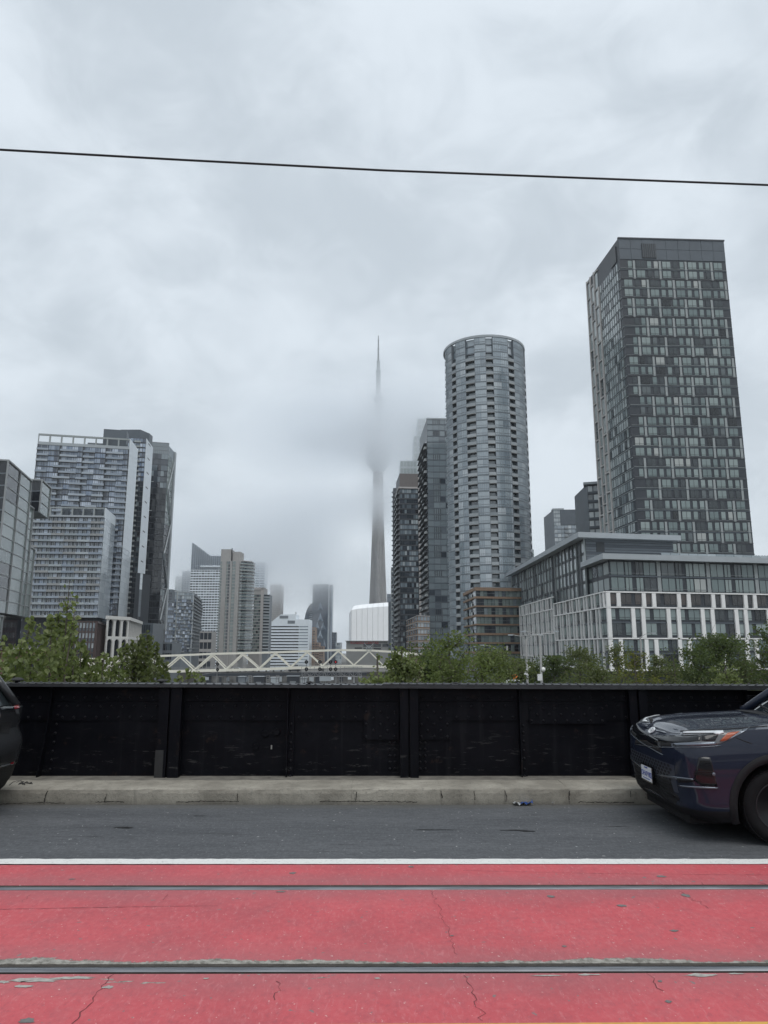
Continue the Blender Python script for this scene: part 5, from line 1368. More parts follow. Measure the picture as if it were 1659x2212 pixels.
for a, b in zip(BP, BP[1:]):
    m = MB(); z = -.15
    m.add([a + Vector((0, .3, z)), b + Vector((0, .3, z)), b + WID + Vector((0, -.3, z)), a + WID + Vector((0, -.3, z)), a + Vector((0, .3, z + .3)), b + Vector((0, .3, z + .3)), b + WID + Vector((0, -.3, z + .3)), a + WID + Vector((0, -.3, z + .3))],
          [(3, 2, 1, 0), (4, 5, 6, 7), (0, 1, 5, 4), (1, 2, 6, 5), (2, 3, 7, 6), (3, 0, 4, 7)]); obj('deck_panel', m, deck_m, t)
    rail = MB()
    for h_ in (.55, .8, 1.05, 1.3): rail.tube([a + Vector((0, .45, h_)), b + Vector((0, .45, h_))], .035, 4)
    for k in range(6): q_ = a.lerp(b, k / 6) + Vector((0, .45, 0)); rail.tube([q_, q_ + Vector((0, 0, 1.3))], .04, 4)
    obj('railing', rail, m_plain('railing steel', (.22, .225, .23), .5), t)
for i in range(1, len(TP), 1): beam(TP[i] + Vector((0, .3, 0)), TP[i] + WID - Vector((0, .3, 0)), .3, .3, cream, 'cross_tie', t)
for i in (2, 5, 8, 11):
    b = BP[min(i, len(BP) - 1)]; m = MB(); m.tube([b + Vector((0, 2.5, -.35)), Vector((b.x, YB + 2.5, GROUND))], .5, 10); obj('column', m, slab_edge, t)
# wire halo ornament on the crown of the truss
m = MB(); c0 = PY(797, 1401, YB - .5)
for r, tilt in ((.95, .3), (.75, -.5)): m.tube([c0 + Vector((r * cos(a), r * sin(a) * sin(tilt), r * sin(a) * cos(tilt))) for a in [2 * pi * k / 20 for k in range(21)]], .06, 5)
for dx in (-1.7, 1.7): m.tube([c0 - Vector((dx * .35, 0, .3)), c0 + Vector((dx, 0, 1.9))], .07, 5)
obj('wire_ornament', m, grey_light, t)

# ---------------------------------------------------------------- railway signals on a gantry
sig_black = m_plain('signal black', (.012, .012, .013), .6); galv = m_plain('galvanised steel', (.20, .205, .21), .5, var=.2, scale=2)
YG = 150.0
t = thing('signal_gantry', 'grey lattice signal gantry over the tracks below the footbridge', 'gantry', (PY(715, 1460, YG).x, YG, GROUND))
m = MB(); a, b = PY(651, 1452, YG), PY(782, 1452, YG); zg2 = HZ(1459, YG)
def lat(m, p, q, hgt, n, r=.07):
    p, q = Vector(p), Vector(q)
    for dy in (0, 1.2):
        o_ = Vector((0, dy, 0)); m.tube([p + o_, q + o_], r, 4); m.tube([p + o_ - Vector((0, 0, hgt)), q + o_ - Vector((0, 0, hgt))], r, 4)
        for i in range(n):
            A_, B_ = p.lerp(q, i / n) + o_, p.lerp(q, (i + 1) / n) + o_
            m.tube([A_, B_ - Vector((0, 0, hgt))] if i % 2 else [A_ - Vector((0, 0, hgt)), B_], r * .6, 3); m.tube([A_, A_ - Vector((0, 0, hgt))], r * .6, 3)
lat(m, a, b, .9, 14); obj('lattice_beam', m, galv, t)
for px in (655, 700, 735, 778):
    m = MB(); p = PY(px, 1452, YG)
    for dx in (-.25, .25): m.tube([(p.x + dx, YG + .6, GROUND), (p.x + dx, YG + .6, p.z)], .09, 5)
    for k in range(8): z = p.z - .7 * k; m.tube([(p.x - .25, YG + .6, z), (p.x + .25, YG + .6, z - .35)], .04, 3)
    obj('leg', m, galv, t)
m = MB()
for h_ in (.6, 1.1): m.tube([a + Vector((0, 0, h_)), b + Vector((0, 0, h_))], .04, 4)
for k in range(15): q_ = a.lerp(b, k / 14); m.tube([q_, q_ + Vector((0, 0, 1.1))], .04, 4)
obj('railing', m, galv, t)
m = MB(); q_ = PY(703, 1466, YG); m.box((q_.x, YG - .3, q_.z), (2.4, .12, .9)); obj('sign_board', m, grey_light, t)
red_l = NT('red signal lamp'); red_l.set(red_l.b, 'Base Color', (.5, .02, .03)); red_l.set(red_l.b, 'Emission Color', (1, .05, .08)); red_l.set(red_l.b, 'Emission Strength', .5); white_lens = m_plain('signal lens', (.35, .38, .42), .15)
def signal(px, py, lab, lens, Y=YG - 1.0, r=.37):
    p = PY(px, py, Y); t = thing('railway_signal', lab, 'signal', (p.x, Y, GROUND), 'railway signal discs')
    m = MB(); M_ = Matrix.Translation(p) @ Matrix.Rotation(radians(90), 4, 'X')
    m.lathe([(r, -.03), (r, .03), (r * .5, .05)], (0, 0, 0), 20, M=M_); obj('target_disc', m, sig_black, t)
    m = MB(); m.lathe([(.13, .045), (.13, .075), (.02, .085)], (0, 0, 0), 12, M=M_); obj('lens', m, lens, t)
    m = MB(); vs = []
    for k in range(9):
        th = radians(-10 + 25 * k * .95); 
        for dy in (.05, .42): vs.append((p.x + .17 * cos(th), Y - dy, p.z + .17 * sin(th)))
    m.add(vs, [(2 * k, 2 * k + 1, 2 * k + 3, 2 * k + 2) for k in range(8)]); obj('hood', m, sig_black, t)
    m = MB(); m.tube([(p.x, Y + .12, p.z - .9), (p.x, Y + .12, p.z + .2)], .06, 6); m.tube([(p.x, Y + .12, p.z - .5), (p.x, YG, p.z - .7)], .05, 5); obj('bracket', m, galv, t)
for i, (px, w) in enumerate(((662, 'first'), (691, 'second'), (714, 'third'), (725, 'fourth'))):
    signal(px, 1430, 'upper black round railway signal, %s from the left on the gantry' % w, red_l.m if i == 3 else white_lens)
    signal(px, 1445.5, 'lower black round railway signal, %s from the left on the gantry' % w, white_lens)
signal(470, 1434.5, 'upper round black signal on the lone mast left of the gantry', white_lens, 170, .36); signal(470, 1446.5, 'lower round black signal on the lone mast left of the gantry', white_lens, 170, .36)
p = PY(470, 1428, 170.2); m = MB(); m.tube([(p.x, 170.2, GROUND), (p.x, 170.2, p.z)], .1, 8); obj('signal_mast', m, galv, label='lone thin steel signal mast left of the gantry', cat='mast')
# trackside clutter under the footbridge
for i, (px, pw, y0, Y, lab) in enumerate(((515, 14, 1462, 185, 'grey trackside equipment cabinet left of the ladders'), (548, 22, 1462, 190, 'dark trackside shelter behind the ladders'), (585, 16, 1464, 180, 'pale trackside equipment cabinet'), (620, 26, 1461, 195, 'dark trackside shelter right of the ladders'), (650, 12, 1465, 178, 'small pale trackside box beside the gantry leg'))):
    a, b = PY(px, y0, Y), PY(px + pw, y0, Y); t = thing('trackside_cabinet', lab, 'cabinet', (a.x, Y, GROUND), 'trackside cabinets')
    m = MB(); m.box(((a.x + b.x) / 2, Y + 1, (a.z + GROUND) / 2), (b.x - a.x, 2, a.z - GROUND)); obj('housing', m, (grey_mid, char_panel, grey_light, char_panel, grey_light)[i], t)
    m = MB(); m.box(((a.x + b.x) / 2, Y + 1, a.z + .06), (b.x - a.x + .3, 2.3, .12)); obj('roof', m, grey_light, t)
    m = MB(); m.box(((a.x + b.x) / 2, Y - .03, (a.z + GROUND) / 2), ((b.x - a.x) * .5, .05, (a.z - GROUND) * .7)); obj('door', m, alu, t)
for (px, lab) in ((540, 'steel ladder mast left of the dark shelter'), (579, 'steel ladder mast between the two shelters'), (600, 'steel ladder mast left of the gantry')):
    a = PY(px, 1459, 172); t = thing('ladder_mast', lab, 'mast', (a.x, 172, GROUND), 'ladder masts by the tracks'); m = MB()
    for dx in (-.35, .35): m.tube([(a.x + dx, 172, GROUND), (a.x + dx, 172, a.z)], .07, 4)
    obj('post', m, galv, t); m = MB()
    for k in range(9): m.tube([(a.x - .35, 172, a.z - .45 * k), (a.x + .35, 172, a.z - .45 * k)], .05, 4)
    obj('rung', m, galv, t)['kind'] = 'stuff'
a, b = PY(420, 1461, 215), PY(800, 1460, 215)
m = MB(); m.box(((a.x + b.x) / 2, 216, (a.z + GROUND) / 2), (b.x - a.x, 1, a.z - GROUND)); obj('retaining_wall', m, m_plain('stained retaining wall', (.13, .13, .127), .9, var=.45, scale=.5, streak=.7), label='grey stained concrete retaining wall along the tracks', cat='wall')

t = thing('cable_bridge', 'dark cable bridge on posts crossing the tracks under the footbridge', 'bridge', (PY(600, 1458, 198).x, 198, GROUND))
a, b = PY(440, 1457.5, 198), PY(792, 1455.5, 198); beam(a, b, 1.2, .75, char_panel, 'beam', t); beam(a + Vector((0, -.7, .75)), b + Vector((0, -.7, .75)), .06, .06, galv, 'handrail', t)
for k in range(9):
    p = a.lerp(b, (k + .3) / 9); m = MB(); m.box((p.x, 198, (p.z + GROUND) / 2), (.45 if k % 3 else 1.3, .5, p.z - GROUND)); obj('post', m, (char_panel, galv, slab_edge)[k % 3], t)
rb_ = random.Random(77)
for k in range(16):                                                         # hanging boxes along the beam
    p = a.lerp(b, (k + .5) / 16); w_ = rb_.uniform(.5, 1.3); h_ = rb_.uniform(.5, 1.4); m = MB(); m.box((p.x + rb_.uniform(-.6, .6), 197.2, p.z - .6 - h_ / 2), (w_, .4, h_)); obj('equipment_box', m, (grey_light, char_panel, grey_mid, white_panel)[rb_.randrange(4)], t)
m = MB(); m.box((PY(620, 1450, 262).x, 262, (HZ(1451, 262) + GROUND) / 2), (75, 9, HZ(1451, 262) - GROUND)); struct('far_road', m, asph.m)
def small_car(px, Y, mat, label, zr):
    p = PY(px, 1446, Y); t = thing('far_car', label, 'car', (p.x, Y, zr), 'cars parked on the far road'); cz = zr + 1.55; m = MB()
    prof_ = [(-2.1, -1.25), (-2.15, -.75), (-1.7, -.55), (-1.1, -.05), (-.6, 0), (.5, -.02), (1.2, -.5), (2.0, -.65), (2.2, -.9), (2.2, -1.25)]; k = len(prof_)
    m.add([(p.x + x, Y + y, cz + z) for y in (-.85, .85) for x, z in prof_], [tuple(range(k)), tuple(range(2 * k - 1, k - 1, -1))] + [(i, i + k, (i + 1) % k + k, (i + 1) % k) for i in range(k)]); obj('body', m, mat, t)
    m = MB(); m.box((p.x - .1, Y - .87, cz - .28), (1.9, .04, .34)); obj('side_window', m, glass_night, t)
    for dx in (-1.35, 1.35): m = MB(); m.lathe([(.33, -.1), (.33, .1)], (0, 0, 0), 12, M=Matrix.Translation((p.x + dx, Y - .8, zr + .33)) @ Matrix.Rotation(radians(90), 4, 'X')); obj('wheel', m, sig_black, t)
for px, mt, lb in ((512, white_panel, 'white car on the far road left of the other parked cars'), (540, char_panel, 'dark car on the far road second from left'), (568, white_panel, 'white car on the far road in the middle of the row'), (600, grey_light, 'silver car on the far road right of the white cars'), (636, char_panel, 'dark car on the far road rightmost in the row')):
    small_car(px, 260, mt, lb, HZ(1451, 262))

# ---------------------------------------------------------------- street lamps on the far street
pole_m = m_plain('lamp pole concrete', (.36, .36, .35), .7); globe_m = m_plain('globe glass', (.75, .75, .72), .3); sign_w = m_plain('white sign face', (.7, .7, .7), .5)
def lamp(px, ytop, Y, lab, arm=0, globe=None, sign=None):
    p = PY(px, ytop, Y); t = thing('street_lamp', lab, 'street lamp', (p.x, Y, GROUND), 'street lamps along the far street')
    m = MB(); m.tube([(p.x, Y, GROUND), (p.x, Y, p.z)], [.21, .14], 10); obj('pole', m, pole_m, t)
    for sgn in ((-1, 1) if arm == 2 else (arm,)):
        if not sgn: continue
        m = MB(); m.tube([(p.x, Y, p.z - .1), (p.x + sgn * .8, Y, p.z + .45), (p.x + sgn * 2.0, Y, p.z + .65)], .05, 6); obj('arm', m, pole_m, t)
        m = MB(); m.box((p.x + sgn * 2.25, Y, p.z + .63), (.7, .28, .16)); obj('lamp_head', m, grey_light, t)
    if globe:
        g_ = PY(globe[0], globe[1], Y); m = MB(); m.lathe([(.03, -.3), (.14, -.28), (.27, -.14), (.3, 0), (.27, .14), (.15, .27), (.02, .3)], g_, 14); obj('globe', m, globe_m, t, smooth=True)
        m = MB(); m.tube([(p.x, Y, g_.z - .45), (g_.x, Y, g_.z - .45), (g_.x, Y, g_.z - .25)], .04, 5); obj('globe_arm', m, alu_dark, t)
    if sign:
        s_ = PY(sign[0], sign[1], Y); m = MB(); m.box((s_.x, Y - .22, s_.z), (.62, .05, .85)); obj('sign_plate', m, sign_w, t)
lamp(1095, 1395, 112, 'street lamp with globe nearest the tan banded podium', 0, (1101, 1441), (1096, 1450))
lamp(1136, 1381, 106, 'street lamp with globe and white sign left of the double-arm lamp', 2, (1142, 1442), (1136, 1452.5))
lamp(1166, 1374, 98, 'street lamp with globe and two white signs in front of the white framed block', 2, (1173.5, 1446), (1165.5, 1463))
lamp(1383, 1376, 120, 'single-arm street lamp in front of the white framed facade', 1)
lamp(1074, 1403, 108, 'pale curved street lamp above the trees right of centre', -1)
lamp(868, 1405, 88, 'thin lamp pole with globe standing in the tree left of the brick low-rise', 0, (875, 1416))
# parked car roof beyond the parapet
pcar = thing('parked_car', 'white parked car just showing over the parapet', 'car', (PY(1112, 1473, 96).x, 96, -4.2))
cz = HZ(1468.5, 96); cxp = PY(1112, 1473, 96).x; m = MB()
prof_ = [(-2.1, -1.25), (-2.15, -.75), (-1.7, -.55), (-1.1, -.05), (-.6, 0), (.5, -.02), (1.2, -.5), (2.0, -.65), (2.2, -.9), (2.2, -1.25)]
k = len(prof_); m.add([(cxp + x, 96 + y, cz + z) for y in (-.85, .85) for x, z in prof_], [tuple(range(k)), tuple(range(2 * k - 1, k - 1, -1))] + [(i, i + k, (i + 1) % k + k, (i + 1) % k) for i in range(k)]); obj('body', m, m_plain('white car paint', (.75, .76, .77), .2), pcar)
m = MB(); m.box((cxp - .1, 96 - .87, cz - .28), (1.9, .04, .34)); obj('side_window', m, glass_night, pcar)
for dx in (-1.35, 1.35):
    m = MB(); m.lathe([(.33, -.1), (.33, .1)], (0, 0, 0), 16, M=Matrix.Translation((cxp + dx, 96 - .8, cz - 1.2)) @ Matrix.Rotation(radians(90), 4, 'X')); obj('wheel', m, sig_black, pcar)
m = MB(); m.box((PY(1130, 1470, 100).x, 104, -9.4), (90, 20, 9.2)); struct('embankment', m, gm.m)
p = PY(1107, 1464, 100); t = thing('orange_sign', 'small orange roadwork sign among the trees', 'sign', (PY(1111, 1461, 92).x, 92, -5))
q_ = PY(1111, 1461, 92); m = MB(); M_ = Matrix.Translation((q_.x, 92, q_.z)) @ Matrix.Rotation(radians(45), 4, 'Y'); m.box((0, 0, 0), (.62, .04, .62), M_); obj('sign_plate', m, m_plain('orange sign', (.75, .2, .03), .5), t)
m = MB(); m.tube([(q_.x, 92.05, -5), (q_.x, 92.05, q_.z)], .04, 6); obj('post', m, galv, t)

# ---------------------------------------------------------------- trees
def leaf_mat(name, a, b, c_, trans=.48):
    k = NT(name); col = k.ramp(k.rnd(), [(0, a), (.5, b), (1, c_)])
    col = k.mix(k.math('MULTIPLY', k.noise(.9, 3, .5), .45), col, a)
    k.set(k.b, 'Base Color', col); k.set(k.b, 'Roughness', .5); k.set(k.b, 'IOR', 1.4)
    tr = k.n('ShaderNodeBsdfTranslucent'); k.set(tr, 'Color', k.mix(.4, col, (.20, .26, .03)))
    mx = k.n('ShaderNodeMixShader'); mx.inputs[0].default_value = trans
    k.t.links.new(k.b.outputs[0], mx.inputs[1]); k.t.links.new(tr.outputs[0], mx.inputs[2]); k.t.links.new(mx.outputs[0], k.out.inputs['Surface'])
    return k.m
LF = {'poplar': leaf_mat('poplar leaf', (.10, .13, .045), (.18, .22, .082), (.29, .32, .15)),
      'dark': leaf_mat('dark leaf', (.042, .064, .026), (.070, .10, .038), (.11, .148, .058)),
      'mid': leaf_mat('green leaf', (.080, .108, .036), (.135, .175, .058), (.21, .25, .095)),
      'yellow': leaf_mat('yellowing leaf', (.085, .10, .022), (.14, .15, .03), (.22, .19, .04)),
      'olive': leaf_mat('olive leaf', (.074, .094, .040), (.118, .138, .058), (.17, .19, .085))}
bark = m_plain('bark', (.10, .085, .07), .9, var=.3, scale=4)
def heart_leaf(s_=1.0):
    return [(0, -.5, 0), (.36, -.28, .07), (.42, .02, .09), (.20, .34, .05), (0, .56, -.03), (-.20, .34, .05), (-.42, .02, .09), (-.36, -.28, .07)], [(0, 1, 2), (0, 2, 3), (0, 3, 4), (0, 4, 5), (0, 5, 6), (0, 6, 7)]
HL, HF = heart_leaf()
DL, DF = [(0, -.5, 0), (.28, 0, .06), (0, .5, 0), (-.28, 0, .06)], [(0, 1, 2), (0, 2, 3)]
def put_leaf(mb, p, size, rg, heart=False, droop=.5):
    M_ = Euler((rg.gauss(-.9, .6) if heart else rg.uniform(0, 6.3), rg.gauss(0, .6) if heart else rg.uniform(0, 6.3), rg.uniform(0, 6.3))).to_matrix()
    L_, F_ = (HL, HF) if heart else (DL, DF)
    mb.add([Vector(p) + M_ @ (Vector(v) * size) for v in L_], F_)
def tree(label, px, ytop, Y, spread, leaf='mid', n=4000, size=.12, heart=False, seed=1, base=None, z_lo=None, stems=1, name='tree', lump=7, single=0, group='trees beyond the parapet', cat='tree', shape=1.0):
    rg = random.Random(seed); top = PY(px, ytop, Y); gz_ = GROUND if base is None else base
    t = thing(name, label, cat, (top.x, Y, gz_), group); H = top.z - gz_
    zlo = HZ(1490, Y) - .8 if z_lo is None else z_lo
    tr = MB(); tips = []
    for s_ in range(stems):
        ox = rg.gauss(0, spread * .35) if stems > 1 else 0; oy = rg.gauss(0, spread * .3) if stems > 1 else 0
        ht = H if s_ == 0 else H * rg.uniform(.72, .97)
        pts = [Vector((top.x + ox * .6 * (1 - u) + (ox if u > .3 else ox * u / .3) * .6 + rg.gauss(0, .03) * H * .15, Y + oy, gz_ + ht * u)) for u in [k / 7 for k in range(8)]]
        if s_ == 0: pts[-1] = Vector((top.x, Y, top.z))
        r0 = .018 * H; tr.tube(pts, [r0 * (1 - .9 * k / 7) for k in range(8)], 6)
        nl = lump * 2 if stems == 1 else lump
        for k in range(nl):                                                # limbs
            u = rg.uniform(max(.25, (zlo - gz_) / H - .1), .96); i = min(6, int(u * 7)); p = pts[i].lerp(pts[i + 1], u * 7 - i)
            prof_r = (1 - u) ** .6 * 1.5 if shape == 1.0 else sin(pi * min(1, max(.05, (u - .15) / .87))) ** .7
            ln = spread * prof_r * rg.uniform(.55, 1.05) * (.62 if stems > 1 else 1); az = rg.uniform(0, 2 * pi)
            q_ = p + Vector((cos(az) * ln, sin(az) * ln, ln * rg.uniform(.25, .9)))
            if q_.z > top.z: q_.z = top.z - rg.random() * .1 * H
            md = p.lerp(q_, .5) + Vector((rg.gauss(0, .06), rg.gauss(0, .06), -.04)) * ln
            tr.tube([p, md, q_], [r0 * .28 * (1 - u * .6), r0 * .16, r0 * .05], 4); tips += [(p.lerp(md, .6), .5), (md, .9), (md.lerp(q_, .5), 1.0), (q_, .8)]
            for b_ in range(2):
                w_ = md.lerp(q_, rg.random()); e_ = w_ + Vector((rg.gauss(0, 1), rg.gauss(0, 1), rg.gauss(.3, .7))) * ln * .35
                tr.tube([w_, e_], [r0 * .08, r0 * .03], 3); tips.append((e_, .8))
        for k in range(3, 8): tips.append((pts[k] if k < 7 else pts[7] - Vector((0, 0, .05)), .5 if k > 5 else .4))
    obj('trunk', tr, bark, t)
    tips = [q_ for q_ in tips if q_[0].z > zlo - .3 * spread] or tips
    mb = MB(); cl = spread * .20 if not heart else spread * .22; k = 0; singles = []
    while k < n:
        c_, w_ = tips[rg.randrange(len(tips))]; g_ = cl * w_ * (.7 + .6 * rg.random())
        m_n = rg.randint(5, 12)
        cc = c_ + Vector((rg.gauss(0, 1), rg.gauss(0, 1), rg.gauss(0, .8))) * g_ * .7
        for _ in range(m_n):
            p = cc + Vector((rg.gauss(0, 1), rg.gauss(0, 1), rg.gauss(0, .8))) * g_ * .55
            if p.z > top.z + .02 * H or p.z < zlo - .2: continue
            s2 = size * rg.uniform(.65, 1.25)
            if single and len(singles) < single and rg.random() < .25 and p.y < Y: singles.append((p, s2))
            else: put_leaf(mb, p, s2, rg, heart)
            k += 1
        k += 1
    o = obj('crown', mb, LF[leaf], t); o['kind'] = 'stuff'
    if singles:
        lm = MB(); lm.add(HL, HF); me = lm.mesh('leaf', LF[leaf])
        for p, s2 in singles:
            o = bpy.data.objects.new('leaf', me); M_ = Euler((rg.gauss(-.9, .6), rg.gauss(0, .6), rg.uniform(0, 6.3))).to_matrix().to_4x4()
            o.matrix_basis = Matrix.Translation(p) @ M_ @ Matrix.Scale(s2, 4); link(o, t)
    return t
# poplar saplings close behind the parapet: upright shoots, leaves all along them
def poplar(label, shoots, Y, leaf='poplar', size=.088, per_m=200, seed=1, single=0, rad=.30):
    rg = random.Random(seed); cxm = sum(PY(a, b, Y).x for a, b in shoots) / len(shoots)
    t = thing('poplar_tree', label, 'tree', (cxm, Y, GROUND), 'poplars behind the parapet'); tr = MB(); mb = MB(); sg_ = []
    zlo = HZ(1490, Y) - .5
    for (px, yt) in shoots:
        yy = Y + rg.gauss(0, .45); tip = PY(px, yt, yy); b0 = Vector((cxm + (tip.x - cxm) * .25, Y, GROUND))
        k1 = Vector((tip.x - (tip.x - cxm) * .15 + rg.gauss(0, .05), yy, zlo - .5)); pts = [b0, b0.lerp(k1, .5), k1, k1.lerp(tip, .5) + Vector((rg.gauss(0, .04), rg.gauss(0, .04), 0)), tip]
        tr.tube(pts, [.06, .045, .028, .016, .004], 6); h = tip.z - zlo
        for q in range(int(h * 4.5)):                                       # short side twigs
            u = rg.random() ** .8; p = k1.lerp(tip, .1 + .85 * u); ln = rad * (1.25 - u) * rg.uniform(.5, 1.2); az = rg.uniform(0, 6.28)
            tr.tube([p, p + Vector((cos(az) * ln, sin(az) * ln, ln * .6))], [.007, .003], 3)
        n = int(h * per_m); p_hi = yt < 1300
        for q in range(n):
            u = rg.random() ** .75                                           # 0 low .. 1 tip, fewer near the tip
            if (u > .80 and rg.random() < .5) or (p_hi and u > .60 and rg.random() < .62): continue
            p = k1.lerp(tip, u); r = rad * (1.12 - u) ** .8 * (.35 + .75 * rg.random()) ; az = rg.uniform(0, 6.28)
            p = p + Vector((cos(az) * r, sin(az) * r, rg.gauss(0, .06)))
            if p.z > tip.z + .02: p.z = tip.z - rg.random() * .1
            if p.z < zlo: continue
            s2 = size * rg.uniform(.55, 1.2) * (1.1 if u > .8 else 1)
            if len(sg_) < single and p.y < Y - .12 and rg.random() < .4: sg_.append((p, s2))
            else: put_leaf(mb, p, s2, rg, True)
    obj('trunk', tr, bark, t); obj('crown', mb, LF[leaf], t)['kind'] = 'stuff'
    if sg_:
        lm = MB(); lm.add(HL, HF); me = lm.mesh('leaf', LF[leaf])
        for p, s2 in sg_:
            o = bpy.data.objects.new('leaf', me); M_ = Euler((rg.gauss(-.9, .6), rg.gauss(0, .6), rg.uniform(0, 6.3))).to_matrix().to_4x4()
            o.matrix_basis = Matrix.Translation(p) @ M_ @ Matrix.Scale(s2, 4); link(o, t)
poplar('tall leafy poplar sapling rising highest at the left', [(150, 1256), (166, 1290), (128, 1325), (112, 1335), (142, 1340), (160, 1345), (88, 1350), (96, 1372), (176, 1385)], 12.8, seed=3, single=290, size=.092)
poplar('bushy poplar at the far left behind the dark car', [(66, 1336), (48, 1382), (28, 1390), (4, 1372), (-18, 1392), (-40, 1380), (74, 1388), (12, 1412)], 12.3, seed=5)
poplar('low poplar growth between the two taller poplars', [(186, 1405), (203, 1418), (226, 1409), (244, 1422), (258, 1404), (215, 1425)], 13.0, seed=8)
poplar('dark pointed poplar in front of the white arched building', [(272, 1393), (288, 1386), (304, 1374), (317, 1362), (326, 1376), (337, 1391), (349, 1420), (361, 1432), (296, 1400)], 15.0, 'olive', .085, 260, 12)
poplar('low poplar shoots at the left end of the footbridge', [(386, 1452), (408, 1444), (424, 1450), (437, 1460)], 14.5, 'poplar', .075, 170, 14, rad=.2)
# trees right of the footbridge
TR = [('bright green tree at the right end of the footbridge', 815, 1418, 24, 1.0, 'poplar', 3200, .13, True, 21),
      ('green tree with pole left of the tall central tree', 868, 1397, 27, 1.25, 'poplar', 4200, .13, True, 22),
      ('dark feathery tree behind the central tree', 925, 1392, 42, 2.2, 'dark', 6500, .20, False, 23),
      ('tallest leafy tree in front of the brick low-rise', 968, 1366, 36, 2.2, 'mid', 7000, .19, False, 24),
      ('rounded tree below the tan banded podium', 1035, 1401, 40, 2.3, 'mid', 6000, .19, False, 25),
      ('olive tree under the curved street lamp', 1085, 1404, 60, 2.6, 'olive', 5000, .26, False, 26),
      ('dark rounded street tree right of the lamps with globes', 1195, 1420, 110, 4.6, 'dark', 5500, .42, False, 27),
      ('dark street tree below the left end of the white framed block', 1128, 1428, 112, 4.2, 'dark', 4500, .42, False, 28),
      ('thin olive tree left of the yellowing tree', 1252, 1400, 80, 3.0, 'olive', 4500, .30, False, 29),
      ('slender tree with open crown against the white frame', 1330, 1391, 76, 2.4, 'olive', 3000, .27, False, 30),
      ('yellowing tree in front of the white framed block', 1370, 1414, 66, 2.3, 'yellow', 2600, .25, False, 31),
      ('small olive tree right of the yellowing tree', 1412, 1420, 72, 2.3, 'olive', 3200, .26, False, 32),
      ('young tree with pale trunk left of the big dark tree', 1455, 1424, 70, 1.9, 'olive', 2200, .25, False, 33),
      ('big dark spreading tree at the right', 1552, 1374, 84, 4.6, 'dark', 9000, .36, False, 34),
      ('second dark tree low beside the big dark tree', 1512, 1405, 80, 3.4, 'dark', 6000, .33, False, 35),
      ('pale green bush in front of the big dark tree', 1565, 1432, 46, 1.5, 'poplar', 3000, .20, False, 36),
      ('dark tree at the far right behind the pale bush', 1608, 1416, 82, 2.8, 'olive', 3600, .32, False, 37),
      ('leafy branch tree cut by the right edge', 1664, 1338, 60, 2.1, 'dark', 3600, .27, False, 38),
      ('low olive bush below the white frame corner', 1290, 1436, 58, 2.4, 'olive', 4200, .24, False, 39)]
for (lab, px, yt, Y, sp_r, lf, n, sz_, ht, sd__) in TR:
    tree(lab, px, yt, Y, sp_r, lf, int(n * .78), sz_ * .9, ht, sd__, shape=2.0, lump=11)
# hedge-like growth far below and planters on the roof
o = obj('planter_foliage', PLANTER_MESH, LF['olive'], PLANTER_PARENT); o['kind'] = 'stuff'
# ================================================================== vehicles
from mathutils.bvhtree import BVHTree
def lerp_tab(tab, z):
    if z <= tab[0][0]: return tab[0][1]
    for (a, va), (b, vb) in zip(tab, tab[1:]):
        if z <= b:
            f = (z - a) / (b - a); f = f * f * (3 - 2 * f) * .5 + f * .5; return va + (vb - va) * f
    return tab[-1][1]
def paint(name, rgb, flake=.25):
    k = NT(name); k.set(k.b, 'Base Color', k.mix(k.math('MULTIPLY', k.noise(900, 2, .6), flake), rgb, tuple(x * 2.2 for x in rgb)))
    k.set(k.b, 'Metallic', .0); k.set(k.b, 'Roughness', .5); k.set(k.b, 'Coat Weight', .9); k.set(k.b, 'Coat Roughness', .03); k.set(k.b, 'Specular IOR Level', .12); k.set(k.b, 'Coat IOR', 1.42); return k.m
rubber = m_plain('tyre rubber', (.009, .009, .010), .85, var=.2, scale=8, ior=1.25); plast = m_plain('black plastic trim', (.011, .0115, .013), .6, ior=1.3, bump=.15, bscale=400)
gloss = m_plain('gloss black trim', (.008, .009, .011), .08); chrome = m_plain('satin chrome', (.55, .56, .58), .22, metal=1.0); dark_in = m_plain('dark interior', (.006, .006, .007), .8)
rim_m = m_plain('dark alloy', (.03, .031, .034), .35, metal=.6); car_glass = m_glass('car window glass', [(0, (.02, .025, .028))], rough=.02, ior=1.9, wav=0)
lens_m = m_plain('clear lamp lens', (.10, .105, .11), .05, ior=1.6); drl = m_plain('pale light guide', (.62, .64, .66), .15); amber = m_plain('amber reflector', (.34, .085, .04), .15); red_lens = m_plain('red tail lens', (.22, .012, .018), .1, ior=1.6)
silver_trim = m_plain('silver blue trim', (.17, .19, .22), .25, metal=.7)

